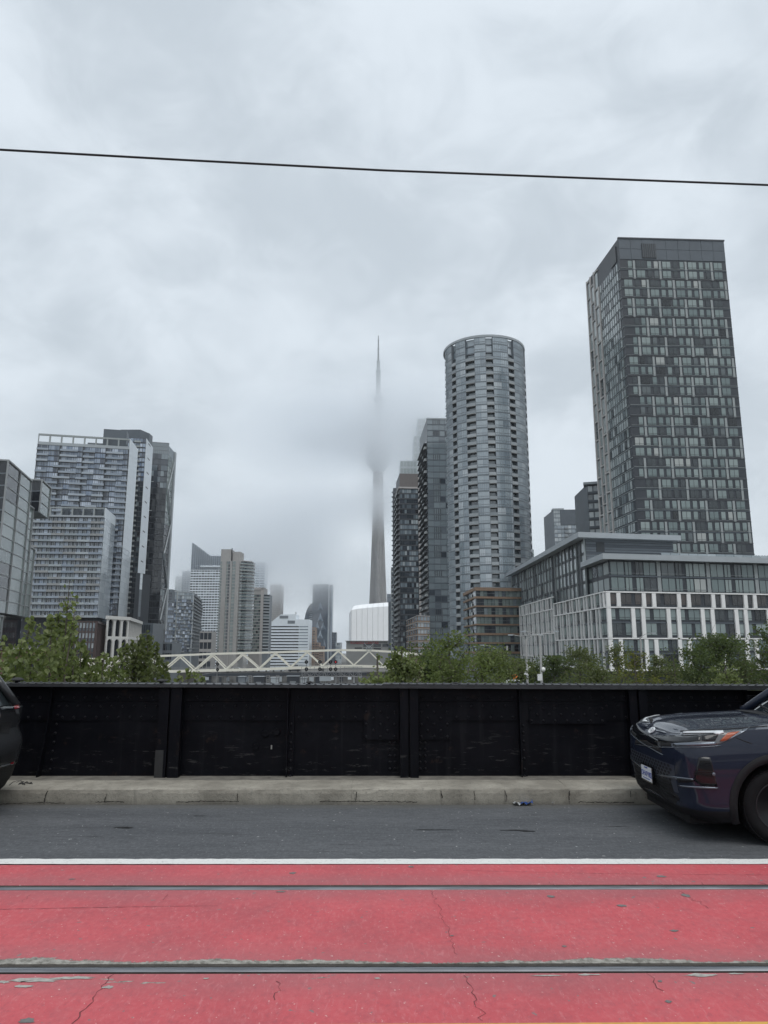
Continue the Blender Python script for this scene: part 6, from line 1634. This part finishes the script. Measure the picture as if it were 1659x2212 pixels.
def body_mesh(front, half, rear, ztop, L_, D=.52, nf_=4.4, D2=.45, nr_=4.2, z0=.20, crown=None, wheels=((.95, .36), (3.64, .36)), rz=20, wr=.425):
    """closed car body: stacked plan outlines, a crowned top, wheel wells cut out"""
    def outline(z, tz):
        fx, hw, rx = lerp_tab(front, z), lerp_tab(half, z), lerp_tab(rear, z); pts = []
        for i in range(19):
            ph = pi / 2 * i / 18; pts.append((fx + D * (1 - max(0, cos(ph)) ** (2 / nf_)), hw * max(0, sin(ph)) ** (2 / nf_)))
        a, b = fx + D, rx - D2
        for i in range(1, 30): pts.append((a + (b - a) * i / 30, hw))
        for i in range(15):
            ph = pi / 2 * (1 - i / 14); pts.append((rx - D2 * (1 - max(0, cos(ph)) ** (2 / nr_)), hw * max(0, sin(ph)) ** (2 / nr_)))
        return pts
    zs = [z0 + (0.985 - z0) * i / rz for i in range(rz + 1)]; n = len(outline(.5, 0)); vs = []
    for z in zs:
        o_ = outline(z, 0)
        full = [(u, -v) for u, v in o_] + [(u, v) for u, v in o_[-2:0:-1]]
        for (u, v) in full:
            k = max(0, min(1, (z - .62) / .365)); vs.append((u, v, z + (ztop(u) - .985) * k * k))
    nn = 2 * n - 2; fs = []
    for j in range(rz):
        for i in range(nn): fs.append((j * nn + i, j * nn + (i + 1) % nn, (j + 1) * nn + (i + 1) % nn, (j + 1) * nn + i))
    fs.append(tuple(range(nn - 1, -1, -1)))
    base = rz * nn; M_ = 16; idx = {}                                        # crowned top between the two edges
    for i in range(1, n - 1):
        a, b = vs[base + i], vs[base + nn - i]
        idx[(i, 0)] = base + i; idx[(i, M_)] = base + nn - i
        for j in range(1, M_):
            f = j / M_; y = a[1] + (b[1] - a[1]) * f; q = abs(2 * f - 1); idx[(i, j)] = len(vs)
            vs.append((a[0], y, a[2] + crown(q, a[0])))
    for i in range(1, n - 2):
        for j in range(M_): fs.append((idx[(i, j)], idx[(i + 1, j)], idx[(i + 1, j + 1)], idx[(i, j + 1)]))
    fr = base
    for j in range(M_): fs.append((fr, idx[(1, j)], idx[(1, j + 1)])); fs.append((base + n - 1, idx[(n - 2, j + 1)], idx[(n - 2, j)]))
    me = bpy.data.meshes.new('body'); me.from_pydata(vs, [], fs)
    bm = bmesh.new(); bm.from_mesh(me); bmesh.ops.recalc_face_normals(bm, faces=bm.faces[:]); bm.to_mesh(me); bm.free()
    o = bpy.data.objects.new('tmp_body', me); COL.objects.link(o); cut = []
    for (wu, wz) in wheels:
        for s_ in (-1, 1):
            m = MB(); m.lathe([(wr, -.22), (wr, .30)], (0, 0, 0), 40, M=Matrix.Translation((wu, s_ * .86, wz + .01)) @ Matrix.Rotation(radians(90) * -s_, 4, 'X'))
            cm = m.mesh('cut', dark_in); b2 = bmesh.new(); b2.from_mesh(cm); bmesh.ops.recalc_face_normals(b2, faces=b2.faces[:]); b2.to_mesh(cm); b2.free()
            c_ = bpy.data.objects.new('tmp_cut', cm); COL.objects.link(c_); cut.append(c_)
            md = o.modifiers.new('w', 'BOOLEAN'); md.operation = 'DIFFERENCE'; md.object = c_; md.solver = 'EXACT'
    dg = bpy.context.evaluated_depsgraph_get(); res = bpy.data.meshes.new_from_object(o.evaluated_get(dg))
    for x in [o] + cut: bpy.data.objects.remove(x)
    return res, me

class Car:
    def __init__(s, T, res, raw): 
        s.T = T; s.res = res; bm = bmesh.new(); bm.from_mesh(raw); s.bvh = BVHTree.FromBMesh(bm); bm.free(); s.inv = T.inverted()
        s.o = s.inv @ Vector((0, 0, CAM_Z))
    def pick(s, px, py):                                                       # point of the body seen at a picture position (local), with its normal
        d = s.inv.to_3x3() @ ray(px, py); h = s.bvh.ray_cast(s.o, d.normalized()); return h[0], h[1]
    def cast(s, org, d): h = s.bvh.ray_cast(Vector(org), Vector(d).normalized()); return h[0], h[1]
def zz6(x, y): return 1330.7 + x * .19792, 1451.7 + y * .19792                 # from an enlarged crop of the photograph
def poly_at(L_, f):
    d = [0]; 
    for a, b in zip(L_, L_[1:]): d.append(d[-1] + sqrt((a[0] - b[0]) ** 2 + (a[1] - b[1]) ** 2))
    t_ = f * d[-1]
    for i in range(len(L_) - 1):
        if t_ <= d[i + 1] + 1e-9: k = (t_ - d[i]) / max(1e-9, d[i + 1] - d[i]); return (L_[i][0] + (L_[i + 1][0] - L_[i][0]) * k, L_[i][1] + (L_[i + 1][1] - L_[i][1]) * k)
    return L_[-1]
def strip_patch(car, up, lo, n=14, m_=4, off=.004, conv=zz6, thick=.0):
    """a patch lying on the body between an upper and a lower line picked in the photograph; returns local vertices grid"""
    G = []
    for i in range(n + 1):
        a, b = poly_at(up, i / n), poly_at(lo, i / n); col = []
        for j in range(m_ + 1):
            x, y = a[0] + (b[0] - a[0]) * j / m_, a[1] + (b[1] - a[1]) * j / m_; p, nr_ = car.pick(*conv(x, y))
            if p is None:
                if not col: return None
                col.append(col[-1].copy()); continue
            col.append(p + nr_ * off)
        G.append(col)
    return G
def patch_obj(car, name, up, lo, mat, parent, n=14, m_=4, off=.004, mirror=True, smooth=True, conv=zz6):
    G = strip_patch(car, up, lo, n, m_, off, conv)
    if G is None: print('patch missed', name); return None
    outs = []
    for sgn in ((1, -1) if mirror else (1,)):
        m = MB(); vs = [car.T @ Vector((p.x, p.y * sgn, p.z)) for c_ in G for p in c_]; w = m_ + 1
        m.add(vs, [((i * w + j), (i * w + j + 1), ((i + 1) * w + j + 1), ((i + 1) * w + j)) if sgn > 0 else ((i * w + j), ((i + 1) * w + j), ((i + 1) * w + j + 1), (i * w + j + 1)) for i in range(n) for j in range(m_)])
        o = obj(name, m, mat, parent, smooth); sd_ = o.modifiers.new('thick', 'SOLIDIFY'); sd_.thickness = .006; sd_.offset = -1; outs.append(o)
    return outs
def wheel(parent, c0, side, r=.36, w=.235, name='wheel'):
    M_ = Matrix.Translation(c0) @ Matrix.Rotation(radians(90), 4, 'X') @ Matrix.Scale(1 if side < 0 else -1, 4, (0, 0, 1))
    m = MB(); h = w / 2
    m.lathe([(r * .64, h * .80), (r * .72, h * .98), (r * .86, h * 1.0), (r * .95, h * .86), (r * .985, h * .6), (r, h * .3), (r, -h * .3), (r * .985, -h * .6), (r * .95, -h * .86), (r * .8, -h), (r * .64, -h * .8)], (0, 0, 0), 48, M=M_)
    ty = obj('tyre', m, rubber, parent, smooth=True)
    m = MB()                                                                    # tread blocks
    for k in range(60):
        a = 2 * pi * k / 60
        for q in (-.62, 0, .62):
            B_ = M_ @ Matrix.Rotation(a + q * .04, 4, 'Z') @ Matrix.Translation((r * (.995 if abs(q) < .1 else .982), 0, q * h)); m.box((0, 0, 0), (.010, .028, h * .5), B_)
    obj('tread', m, rubber, ty)['kind'] = 'stuff'
    m = MB(); m.lathe([(r * .66, h * .82), (r * .64, h * .86), (r * .60, h * .80), (r * .585, h * .35), (r * .58, -h * .7), (r * .1, -h * .72)], (0, 0, 0), 40, M=M_); rm = obj('rim', m, rim_m, parent, smooth=True)
    for k in range(5):
        a = 2 * pi * k / 5 + .3; m = MB()
        for da in (-.12, .12):
            B_ = M_ @ Matrix.Rotation(a + da, 4, 'Z'); m.box((r * .33, 0, h * .62), (r * .56, .030, .03), B_)
        obj('spoke', m, rim_m, rm)
    m = MB(); m.lathe([(.085, h * .3), (.08, h * .72), (.03, h * .8)], (0, 0, 0), 16, M=M_); obj('hub_cap', m, gloss, rm)
    m = MB(); m.lathe([(r * .44, -h * .1), (r * .44, h * .02)], (0, 0, 0), 24, M=M_); obj('brake_disc', m, rim_m, rm)

def cabin(car, parent, pts, mat_p, wb=.80, wt=.60):
    """greenhouse from a side profile: base front, roof front, roof rear, base rear"""
    (u0, z0), (u1, z1), (u2, z2), (u3, z3) = pts; T = car.T
    bf, rf, rr, br = [(u0, z0, wb), (u1, z1, wt), (u2, z2, wt), (u3, z3, wb * .96)]
    P = lambda c_, s_, k=1.0: Vector((c_[0], s_ * c_[2] * k, c_[1]))
    m = MB(); n = 10; vs = []                                                   # roof, cambered
    for i in range(n + 1):
        f = i / n; u = u1 + (u2 - u1) * f; z = z1 + (z2 - z1) * f + .035 * sin(pi * f)
        for j in range(9): q = j / 8 * 2 - 1; vs.append(T @ Vector((u, q * wt, z + .04 * (1 - q * q))))
    m.add(vs, [(i * 9 + j, (i + 1) * 9 + j, (i + 1) * 9 + j + 1, i * 9 + j + 1) for i in range(n) for j in range(8)]); obj('roof', m, mat_p, parent, smooth=True)
    def glass(name, a, b, bow):                                                 # a: lower edge, b: upper edge across the car
        m = MB(); vs = []
        for i in range(9):
            f = i / 8
            for j in range(13): q = j / 12 * 2 - 1; w = a[2] + (b[2] - a[2]) * f; vs.append(T @ Vector((a[0] + (b[0] - a[0]) * f + bow * q * q * (1 if a[0] < 2 else -1), q * w * .97, a[1] + (b[1] - a[1]) * f + .012 * sin(pi * f) + .03 * (1 - q * q) * f)))
        m.add(vs, [(i * 13 + j, i * 13 + j + 1, (i + 1) * 13 + j + 1, (i + 1) * 13 + j) for i in range(8) for j in range(12)]); return obj(name, m, car_glass, parent, smooth=True)
    glass('windscreen', bf, rf, .10); glass('rear_window', br, rr, .06)
    for s_ in (-1, 1):
        m = MB(); a, b, c_, d = (T @ P(bf, s_, 1.0), T @ P(rf, s_, 1.0), T @ P(rr, s_, 1.0), T @ P(br, s_, 1.0))
        ins = lambda p, q, f: p + (q - p) * f
        m.add([ins(a, d, .10) + (b - a) * .03, ins(a, d, .93) + (c_ - d) * .03, ins(b, c_, .97) - (c_ - d) * .08, ins(b, c_, .08) - (b - a) * .06], [(0, 1, 2, 3) if s_ < 0 else (3, 2, 1, 0)]); obj('side_window', m, car_glass, parent)
        m = MB(); m.tube([a, a.lerp(b, .5) + T.to_3x3() @ Vector((-.015, s_ * .015, .01)), b], [.055, .045, .045], 8); obj('front_pillar', m, mat_p, parent, smooth=True)
        m = MB(); m.tube([d, c_], [.05, .045], 8); obj('rear_pillar', m, mat_p, parent, smooth=True)
        m = MB(); m.tube([b, b.lerp(c_, .5) + Vector((0, 0, .035)), c_], .035, 8); obj('roof_rail', m, gloss, parent, smooth=True)
        lo = MB(); lo.add([a, d, d - Vector((0, 0, .14)) , a - Vector((0, 0, .14))], [(0, 1, 2, 3)]); obj('sill_panel', lo, mat_p, parent)

# ---------------------------------------------------------------- navy SUV at the right
XF, YC = 2.98, 8.385
navy = paint('navy car paint', (.007, .011, .024))
front_t = [(.20, .17), (.26, .08), (.33, .035), (.42, .03), (.52, .015), (.62, .0), (.74, .0), (.80, .0), (.87, .004), (.93, .018), (.96, .035), (.985, .07)]
half_t = [(.20, .84), (.27, .885), (.36, .91), (.5, .915), (.66, .925), (.76, .928), (.86, .922), (.93, .905), (.985, .875)]
rear_t = [(.20, 4.40), (.36, 4.55), (.5, 4.6), (.66, 4.58), (.8, 4.55), (.985, 4.50)]
def ztop1(u): return lerp_tab([(.0, .985), (.14, 1.0), (.3, 1.045), (.5, 1.078), (.9, 1.105), (1.4, 1.125), (4.6, 1.16)], u)
def crown1(q, u):
    t_ = [(0, .034), (.35, .030), (.60, .014), (.68, .036), (.80, .034), (.92, .014), (1, 0)]
    k = max(.0, min(1, u / .45)); return lerp_tab(t_, q) * (.35 + .65 * k)
T1 = Matrix.Translation((XF, YC, 0)); res, raw = body_mesh(front_t, half_t, rear_t, ztop1, 4.6, crown=crown1)
car = Car(T1, res, raw)
t = thing('suv_car', 'dark navy SUV entering from the right with black wheel arches', 'car', (XF + 2.3, YC, 0))
res.transform(T1); res.materials.clear(); res.materials.append(navy); res.materials.append(dark_in); res.materials.append(plast)
for p in res.polygons:
    p.use_smooth = True
    c_ = p.center
    if abs(p.normal.z) < .98 and any(abs(sqrt((c_.x - XF - wu) ** 2 + (c_.z - .37) ** 2) - .425) < .012 for wu in (.95, 3.64)) and abs(p.normal.y) < .5: p.material_index = 1
    if c_.z < .205: p.material_index = 1
    elif c_.z < .32 and p.material_index == 0: p.material_index = 2
    if any((c_.x - XF - wu) ** 2 + (c_.z - .37) ** 2 < .425 ** 2 for wu in (.95, 3.64)) and abs(p.normal.y) > .7 and abs(c_.y - YC) < .80: p.material_index = 1
res.set_sharp_from_angle(angle=radians(38)); bo = obj('body', res, None, t)
# shut lines and front details picked on the body surface
def line_obj(name, pts, w, mat, off=.003, mirror=True, n=24):
    up = [(x, y - w / 2) for x, y in pts]; lo = [(x, y + w / 2) for x, y in pts]; return patch_obj(car, name, up, lo, mat, t, n, 1, off, mirror)
line_obj('hood_gap', [(700, 646), (900, 634), (1200, 622), (1470, 604), (1655, 590)], 9, dark_in)
line_obj('bumper_gap', [(1310, 716), (1390, 750), (1480, 782)], 7, dark_in)
patch_obj(car, 'gloss_band', [(232, 668), (330, 680), (470, 694), (640, 696), (800, 692), (925, 686)], [(214, 736), (330, 752), (470, 766), (640, 772), (800, 768), (925, 752)], gloss, t, 22, 4, .006)
patch_obj(car, 'upper_grille', [(214, 740), (330, 756), (470, 770), (600, 776)], [(212, 776), (330, 798), (470, 816), (600, 812)], dark_in, t, 16, 3, .004)
patch_obj(car, 'headlight', [(735, 652), (900, 648), (1180, 640), (1340, 630), (1462, 612)], [(640, 812), (800, 808), (1000, 800), (1110, 795), (1300, 700)], lens_m, t, 22, 6, .005)
patch_obj(car, 'lamp_housing', [(932, 684), (1000, 682), (1120, 678)], [(932, 752), (1000, 752), (1080, 750)], gloss, t, 8, 4, .010)
patch_obj(car, 'light_guide', [(736, 658), (900, 654), (1080, 650), (1165, 648)], [(736, 676), (900, 674), (1080, 674), (1175, 668)], drl, t, 16, 2, .014)
patch_obj(car, 'light_guide', [(1080, 650), (1120, 650), (1172, 650)], [(1060, 676), (1110, 684), (1170, 668)], drl, t, 4, 2, .015)
patch_obj(car, 'light_guide', [(632, 778), (800, 776), (1000, 768), (1092, 762)], [(632, 808), (800, 806), (1000, 800), (1085, 796)], silver_trim, t, 16, 2, .013)
patch_obj(car, 'amber_reflector', [(1212, 668), (1280, 656), (1345, 650)], [(1126, 756), (1165, 756), (1198, 748)], amber, t, 6, 3, .014)
patch_obj(car, 'lamp_end', [(1352, 648), (1400, 632), (1455, 615)], [(1206, 750), (1240, 735), (1330, 690)], silver_trim, t, 6, 3, .010)
line_obj('bumper_crease', [(205, 785), (400, 818), (600, 824), (900, 820), (1140, 804)], 7, silver_trim, .008)
# dark hexagons laid on the body for the shade in the grille holes
m = MB(); hz_ = MB()
for j in range(8):
    for i in range(-9, 10):
        v = (i + (.5 if j % 2 else 0)) * .078; z = .700 - j * .034
        if abs(v) > .60 - .012 * j or (abs(v) < .19 and j > 4): continue
        w_, h_ = .029, .0135; ring = []
        for (a, b) in ((-1, 0), (-.55, 1), (.55, 1), (1, 0), (.55, -1), (-.55, -1)):
            p, nr_ = car.cast((-1, v + a * w_, z + b * h_), (1, 0, 0))
            if p is None: break
            ring.append(T1 @ (p + nr_ * .004))
        if len(ring) == 6: m.add(ring, [(0, 1, 2, 3, 4, 5)])
o = obj('grille_mesh', m, dark_in, t); o['kind'] = 'stuff'
m = MB(); vs = []
for j in range(9):
    for i in range(25):
        v = -.66 + 1.32 * i / 24; p, nr_ = car.cast((-1, v, .722 - .275 * j / 8), (1, 0, 0)); vs.append(T1 @ (p + nr_ * .002))
m.add(vs, [(j * 25 + i, (j + 1) * 25 + i, (j + 1) * 25 + i + 1, j * 25 + i + 1) for j in range(8) for i in range(24)]); obj('grille_panel', m, m_plain('grille panel navy', (.030, .037, .055), .3), t, smooth=True)
patch_obj(car, 'lower_intake', [(212, 1106), (300, 1120), (440, 1136), (560, 1160), (600, 1190)], [(206, 1232), (300, 1258), (440, 1300), (580, 1355), (655, 1372)], dark_in, t, 14, 5, .004)
for k in range(3): line_obj('intake_bar', [(214, 1130 + 36 * k), (330, 1150 + 40 * k), (470, 1180 + 46 * k), (600, 1225 + 45 * k)], 7, plast, .010)
patch_obj(car, 'silver_insert', [(450, 1112), (560, 1128), (700, 1146), (838, 1162)], [(470, 1130), (580, 1152), (690, 1180), (850, 1180)], silver_trim, t, 12, 3, .008)
patch_obj(car, 'mesh_insert', [(674, 1158), (760, 1166), (842, 1172)], [(684, 1200), (760, 1204), (846, 1194)], plast, t, 6, 2, .010)
patch_obj(car, 'silver_insert', [(668, 1232), (780, 1240), (900, 1246), (1110, 1258)], [(700, 1250), (800, 1262), (920, 1270), (1110, 1276)], silver_trim, t, 12, 2, .010)
patch_obj(car, 'side_vent', [(905, 930), (960, 926), (1030, 932)], [(850, 1180), (930, 1240), (1105, 1246)], gloss, t, 8, 8, .006)
for k in range(3): line_obj('vent_fin', [(850, 1084 + 16 * k), (950, 1088 + 16 * k), (1045, 1090 + 16 * k)], 6, plast, .014)
m = MB(); p, nr_ = car.pick(*zz6(1062, 1112)); 
if p is not None: m.lathe([(.016, 0), (.016, .010), (.008, .014)], (0, 0, 0), 14, M=T1 @ Matrix.Translation(p + nr_ * .006) @ nr_.to_track_quat('Z', 'Y').to_matrix().to_4x4()); obj('fog_lamp', m, silver_trim, t)
patch_obj(car, 'front_lip', [(190, 1236), (300, 1272), (470, 1330), (640, 1376), (900, 1408), (1210, 1444), (1372, 1470)], [(196, 1306), (300, 1352), (470, 1420), (650, 1476), (900, 1530), (1210, 1570), (1372, 1590)], plast, t, 26, 4, .012)
# emblem, number plate
p, nr_ = car.pick(*zz6(398, 640)); 
if p is not None:
    q_ = nr_.to_track_quat('Z', 'Y').to_matrix().to_4x4(); m = MB()
    M_ = T1 @ Matrix.Translation((p.x, 0, p.z)) @ car.cast((-1, 0, p.z), (1, 0, 0))[1].to_track_quat('Z', 'Y').to_matrix().to_4x4()
    for (rx_, ry_) in ((.062, .040), (.024, .038)):
        m.tube([M_ @ Vector((rx_ * cos(a), ry_ * sin(a), .012)) for a in [2 * pi * k / 28 for k in range(29)]], .0062, 6)
    m.tube([M_ @ Vector((.040 * cos(a), .013 * sin(a) + .018, .012)) for a in [2 * pi * k / 24 for k in range(25)]], .0055, 6); obj('emblem', m, drl, t)
plate_w = m_plain('number plate white', (.68, .70, .72), .35); plate_b = m_plain('number plate blue', (.03, .06, .30), .4)
zpl, zph = .455, .612; m = MB(); up_ = -.022
m.box((XF + up_, YC, (zpl + zph) / 2), (.016, .335, zph - zpl + .024)); fr_ = obj('plate_frame', m, gloss, t)
m = MB(); m.box((XF + up_ - .010, YC, (zpl + zph) / 2), (.004, .305, .148)); pb = obj('number_plate', m, plate_w, t)
text_obj('plate_text', 'DHXP 882', .080, (XF + up_ - .0135, YC + .146, .503), (radians(90), 0, radians(-90)), plate_b, pb, .0008, space_character=.86)
text_obj('plate_text', 'ONTARIO', .022, (XF + up_ - .0135, YC + .05, .588), (radians(90), 0, radians(-90)), plate_b, pb, .0008)
m = MB(); m.box((XF + up_ - .013, YC, .480), (.003, .2, .008)); obj('plate_slogan', m, plate_b, pb)
# wheel arch cladding, wheels, cabin
for wu in (.95, 3.64):
    for s_ in (-1, 1):
        m = MB(); vs = []; n = 34
        for i in range(n + 1):
            th = radians(-24 + (228) * i / n)
            for (rr_, of) in ((.418, -.035), (.424, .016), (.470, .017), (.500, .004)):
                u, z = wu - rr_ * cos(th), .37 + rr_ * sin(th) * (1.0 if rr_ < .45 else 1.0)
                p, nr_ = car.cast((u, s_ * 2, max(z, .215)), (0, -s_, 0)); y = (p.y if p is not None else s_ * .9); vs.append(T1 @ Vector((u, y + s_ * of, max(z, .19))))
        m.add(vs, [((4 * i + k, 4 * i + 4 + k, 4 * i + 5 + k, 4 * i + 1 + k) if s_ < 0 else (4 * i + k, 4 * i + 1 + k, 4 * i + 5 + k, 4 * i + 4 + k)) for i in range(n) for k in range(3)]); obj('arch_cladding', m, plast, t, smooth=True)
        wheel(t, T1 @ Vector((wu, s_ * .805, .36)), s_)
for s_ in (-1, 1):
    m = MB(); m.box((XF + 2.3, YC + s_ * .90, .27), (1.85, .06, .12)); obj('sill_cladding', m, plast, t)
    m = MB(); m.box((XF + 2.05, YC + s_ * .925, .86), (.2, .02, .03)); obj('door_handle', m, navy, t)
    m = MB(); m.lathe([(.02, -.11), (.07, -.10), (.085, 0), (.07, .10), (.02, .11)], (0, 0, 0), 12, M=T1 @ Matrix.Translation((1.95, s_ * 1.0, 1.18)) @ Matrix.Rotation(radians(90), 4, 'X') @ Matrix.Scale(.7, 4, (0, 1, 0))); obj('wing_mirror', m, navy, t, smooth=True)
cabin(car, t, ((1.50, 1.135), (2.22, 1.64), (3.85, 1.66), (4.42, 1.14)), navy)
m = MB(); m.box((XF + 1.50, YC, 1.135), (.22, 1.50, .05)); obj('cowl', m, plast, t)
for (a, b) in (((1.46, -.55, 1.18), (1.62, .05, 1.24)), ((1.46, .0, 1.19), (1.60, .55, 1.23))):
    m = MB(); m.tube([T1 @ Vector(a), T1 @ Vector(b)], .012, 6); obj('wiper', m, plast, t)
m = MB(); m.box((XF + .62, YC, .19), (.9, 1.2, .10)); m2 = obj('undertray', m, dark_in, t)

# ---------------------------------------------------------------- dark SUV leaving at the left
RX = -4.42; T2 = Matrix.Translation((RX - 4.6, YC + .03, 0))
grey_p = paint('graphite car paint', (.022, .023, .025))
rear2 = [(.20, 4.40), (.28, 4.47), (.40, 4.53), (.52, 4.56), (.55, 4.585), (.66, 4.60), (.76, 4.615), (.80, 4.60), (.86, 4.55), (.92, 4.57), (.985, 4.60)]
def ztop2(u): return .985 + .02 * max(0, min(1, (u - .14) / 1.05)) + (.20 * max(0, min(1, (u - 3.6) / .5)))
res2, raw2 = body_mesh(front_t, half_t, rear2, ztop2, 4.6, crown=lambda q, u: .03 * (1 - q * q), D2=.42, nr_=3.6)
car2 = Car(T2, res2, raw2)
t = thing('dark_car', 'dark graphite SUV rear end cut off by the left edge', 'car', (RX - 2.3, YC, 0))
res2.transform(T2); res2.materials.clear(); res2.materials.append(grey_p); res2.materials.append(plast)
for p in res2.polygons:
    p.use_smooth = True
    if p.center.z < .56: p.material_index = 1
res2.set_sharp_from_angle(angle=radians(30)); obj('body', res2, None, t)
cabin(car2, t, ((1.10, 1.00), (1.98, 1.60), (4.10, 1.66), (4.43, 1.20)), grey_p, .80, .66)
def z3(x, y): return x * .1484, 1417 + y * .1484
for nm, up, lo, mt, off in (('tail_light', [(196, 742), (230, 728), (268, 722)], [(200, 772), (230, 762), (272, 752)], red_lens, .010), ('reversing_light', [(206, 782), (235, 776), (262, 768)], [(228, 845), (245, 840), (266, 834)], lens_m, .010),
                            ('chrome_strip', [(2, 806), (100, 804), (200, 794)], [(2, 816), (100, 814), (200, 804)], chrome, .010), ('light_bar', [(2, 728), (100, 728), (196, 724)], [(2, 790), (100, 790), (196, 782)], gloss, .005),
                            ('bumper_insert', [(2, 1445), (90, 1425), (215, 1380)], [(2, 1560), (90, 1540), (195, 1495)], plast, .008), ('bumper_reflector', [(140, 1555), (160, 1545), (184, 1535)], [(140, 1580), (160, 1572), (184, 1562)], red_lens, .012),
                            ('chrome_strip', [(2, 1590), (90, 1575), (185, 1545)], [(2, 1612), (90, 1596), (190, 1568)], silver_trim, .010), ('plate_recess_shade', [(2, 965), (70, 962), (150, 960)], [(2, 1130), (70, 1130), (125, 1140)], dark_in, .004)):  # dark plate patch paints the inset's shadow onto the body
    G = strip_patch(car2, up, lo, 10, 3, off, z3)
    if G is None: print('patch missed', nm); continue
    for sgn in (1, -1):
        m = MB(); m.add([T2 @ Vector((p.x, p.y * sgn, p.z)) for c_ in G for p in c_], [(i * 4 + j, i * 4 + j + 1, i * 4 + 5 + j, i * 4 + 4 + j) for i in range(10) for j in range(3)]); o = obj(nm, m, mt, t, True)
p, nr_ = car2.cast((6, 0, 1.145), (-1, 0, 0))
if p is not None:
    m = MB(); M_ = T2 @ Matrix.Translation(p + nr_ * .012) @ nr_.to_track_quat('Z', 'Y').to_matrix().to_4x4()
    m.tube([M_ @ Vector((.055 * cos(a), .055 * sin(a), 0)) for a in [2 * pi * k / 24 for k in range(25)]], .006, 5); m.tube([M_ @ Vector(v) for v in ((-.035, .035, 0), (-.012, -.04, 0), (0, 0, 0), (.012, -.04, 0), (.035, .035, 0))], .005, 5); obj('emblem', m, chrome, t)
for wu in (.95, 3.64):
    for s_ in (-1, 1): wheel(t, T2 @ Vector((wu, s_ * .805, .36)), s_)
# ================================================================== air
hz = bpy.data.materials.new('haze'); hz.use_nodes = True; n_ = hz.node_tree.nodes; n_.clear()
vo = n_.new('ShaderNodeOutputMaterial'); pv = n_.new('ShaderNodeVolumePrincipled')
pv.inputs['Color'].default_value = (.93, .95, .97, 1); pv.inputs['Density'].default_value = .00009; pv.inputs['Anisotropy'].default_value = 0.6
hz.node_tree.links.new(pv.outputs[0], vo.inputs['Volume'])
m = MB(); m.box((0, 0, 298.5), (6500, 6500, 647)); o = obj('haze', m, hz); o['kind'] = 'stuff'

def low_cloud(name, c0, size, dens, stops, zspan, side=None, low=None, seed=0.0):
    lc = NT(name); lc.t.nodes.remove(lc.b)
    pv = lc.n('ShaderNodeVolumePrincipled'); pv.inputs['Color'].default_value = (.985, .992, 1, 1); pv.inputs['Anisotropy'].default_value = 0.94
    ps = lc.n('ShaderNodeNewGeometry').outputs['Position']
    sx = lc.n('ShaderNodeSeparateXYZ'); lc.t.links.new(ps, sx.inputs[0])
    mp = lc.n('ShaderNodeMapping'); mp.inputs['Location'].default_value = (seed, seed * 2, 0); lc.t.links.new(ps, mp.inputs[0])
    nz = lc.noise(.0075, 3, .55, vec=mp.outputs[0]); nz2 = lc.noise(.022, 2, .5, vec=mp.outputs[0])
    zz = lc.math('ADD', sx.outputs[2], lc.math('MULTIPLY', lc.math('SUBTRACT', nz, .5), zspan * .06))
    if low: zz = lc.math('ADD', zz, lc.math('MULTIPLY', lc.step(sx.outputs[0], low[0], low[1]), low[2]))
    rmp = lc.ramp(lc.math('DIVIDE', zz, zspan), [(a, (b, b, b)) for a, b in stops])
    den = lc.math('MULTIPLY', lc.math('MULTIPLY', rmp, lc.math('ADD', .25, lc.math('MULTIPLY', nz2, 1.1))), dens)
    if side: den = lc.math('MULTIPLY', den, lc.math('ADD', side[2], lc.math('MULTIPLY', lc.step(sx.outputs[0], side[0], side[1]), 1 - side[2])))
    ex = lc.math('MULTIPLY', lc.math('SUBTRACT', 1.0, lc.step(lc.math('ABSOLUTE', lc.math('SUBTRACT', sx.outputs[0], c0[0])), size[0] * .06, size[0] * .5)),
                 lc.math('SUBTRACT', 1.0, lc.step(lc.math('ABSOLUTE', lc.math('SUBTRACT', sx.outputs[1], c0[1])), size[1] * .2, size[1] * .5)))
    den = lc.math('MULTIPLY', den, ex)
    lc.t.links.new(den, pv.inputs['Density']); lc.t.links.new(pv.outputs[0], lc.out.inputs['Volume'])
    m = MB(); m.box(c0, size); o = obj(name.replace(' ', '_'), m, lc.m); o['kind'] = 'stuff'; return o
low_cloud('low cloud', (-35, 1105, 330), (520, 330, 480), .034,
          [(0, 0), (.33, 0), (.385, .36), (.44, .62), (.475, .14), (.52, .05), (.535, .08), (.552, .65), (.60, 1.0), (.71, .85), (.755, .26), (.80, .07), (.92, .03), (1.0, 0)], 520)
low_cloud('low cloud bank', (-190, 1130, 150), (620, 420, 240), .024, [(0, 0), (.22, 0), (.36, .25), (.50, .85), (.66, .85), (.80, .25), (.95, 0), (1.0, 0)], 270, side=(-30, -120, .0), seed=61)
low_cloud('low cloud wisp', (24, 520, 190), (110, 190, 200), .022, [(0, 0), (.40, 0), (.52, .6), (.65, .7), (.78, .1), (.84, 0), (1.0, 0)], 260, seed=37)
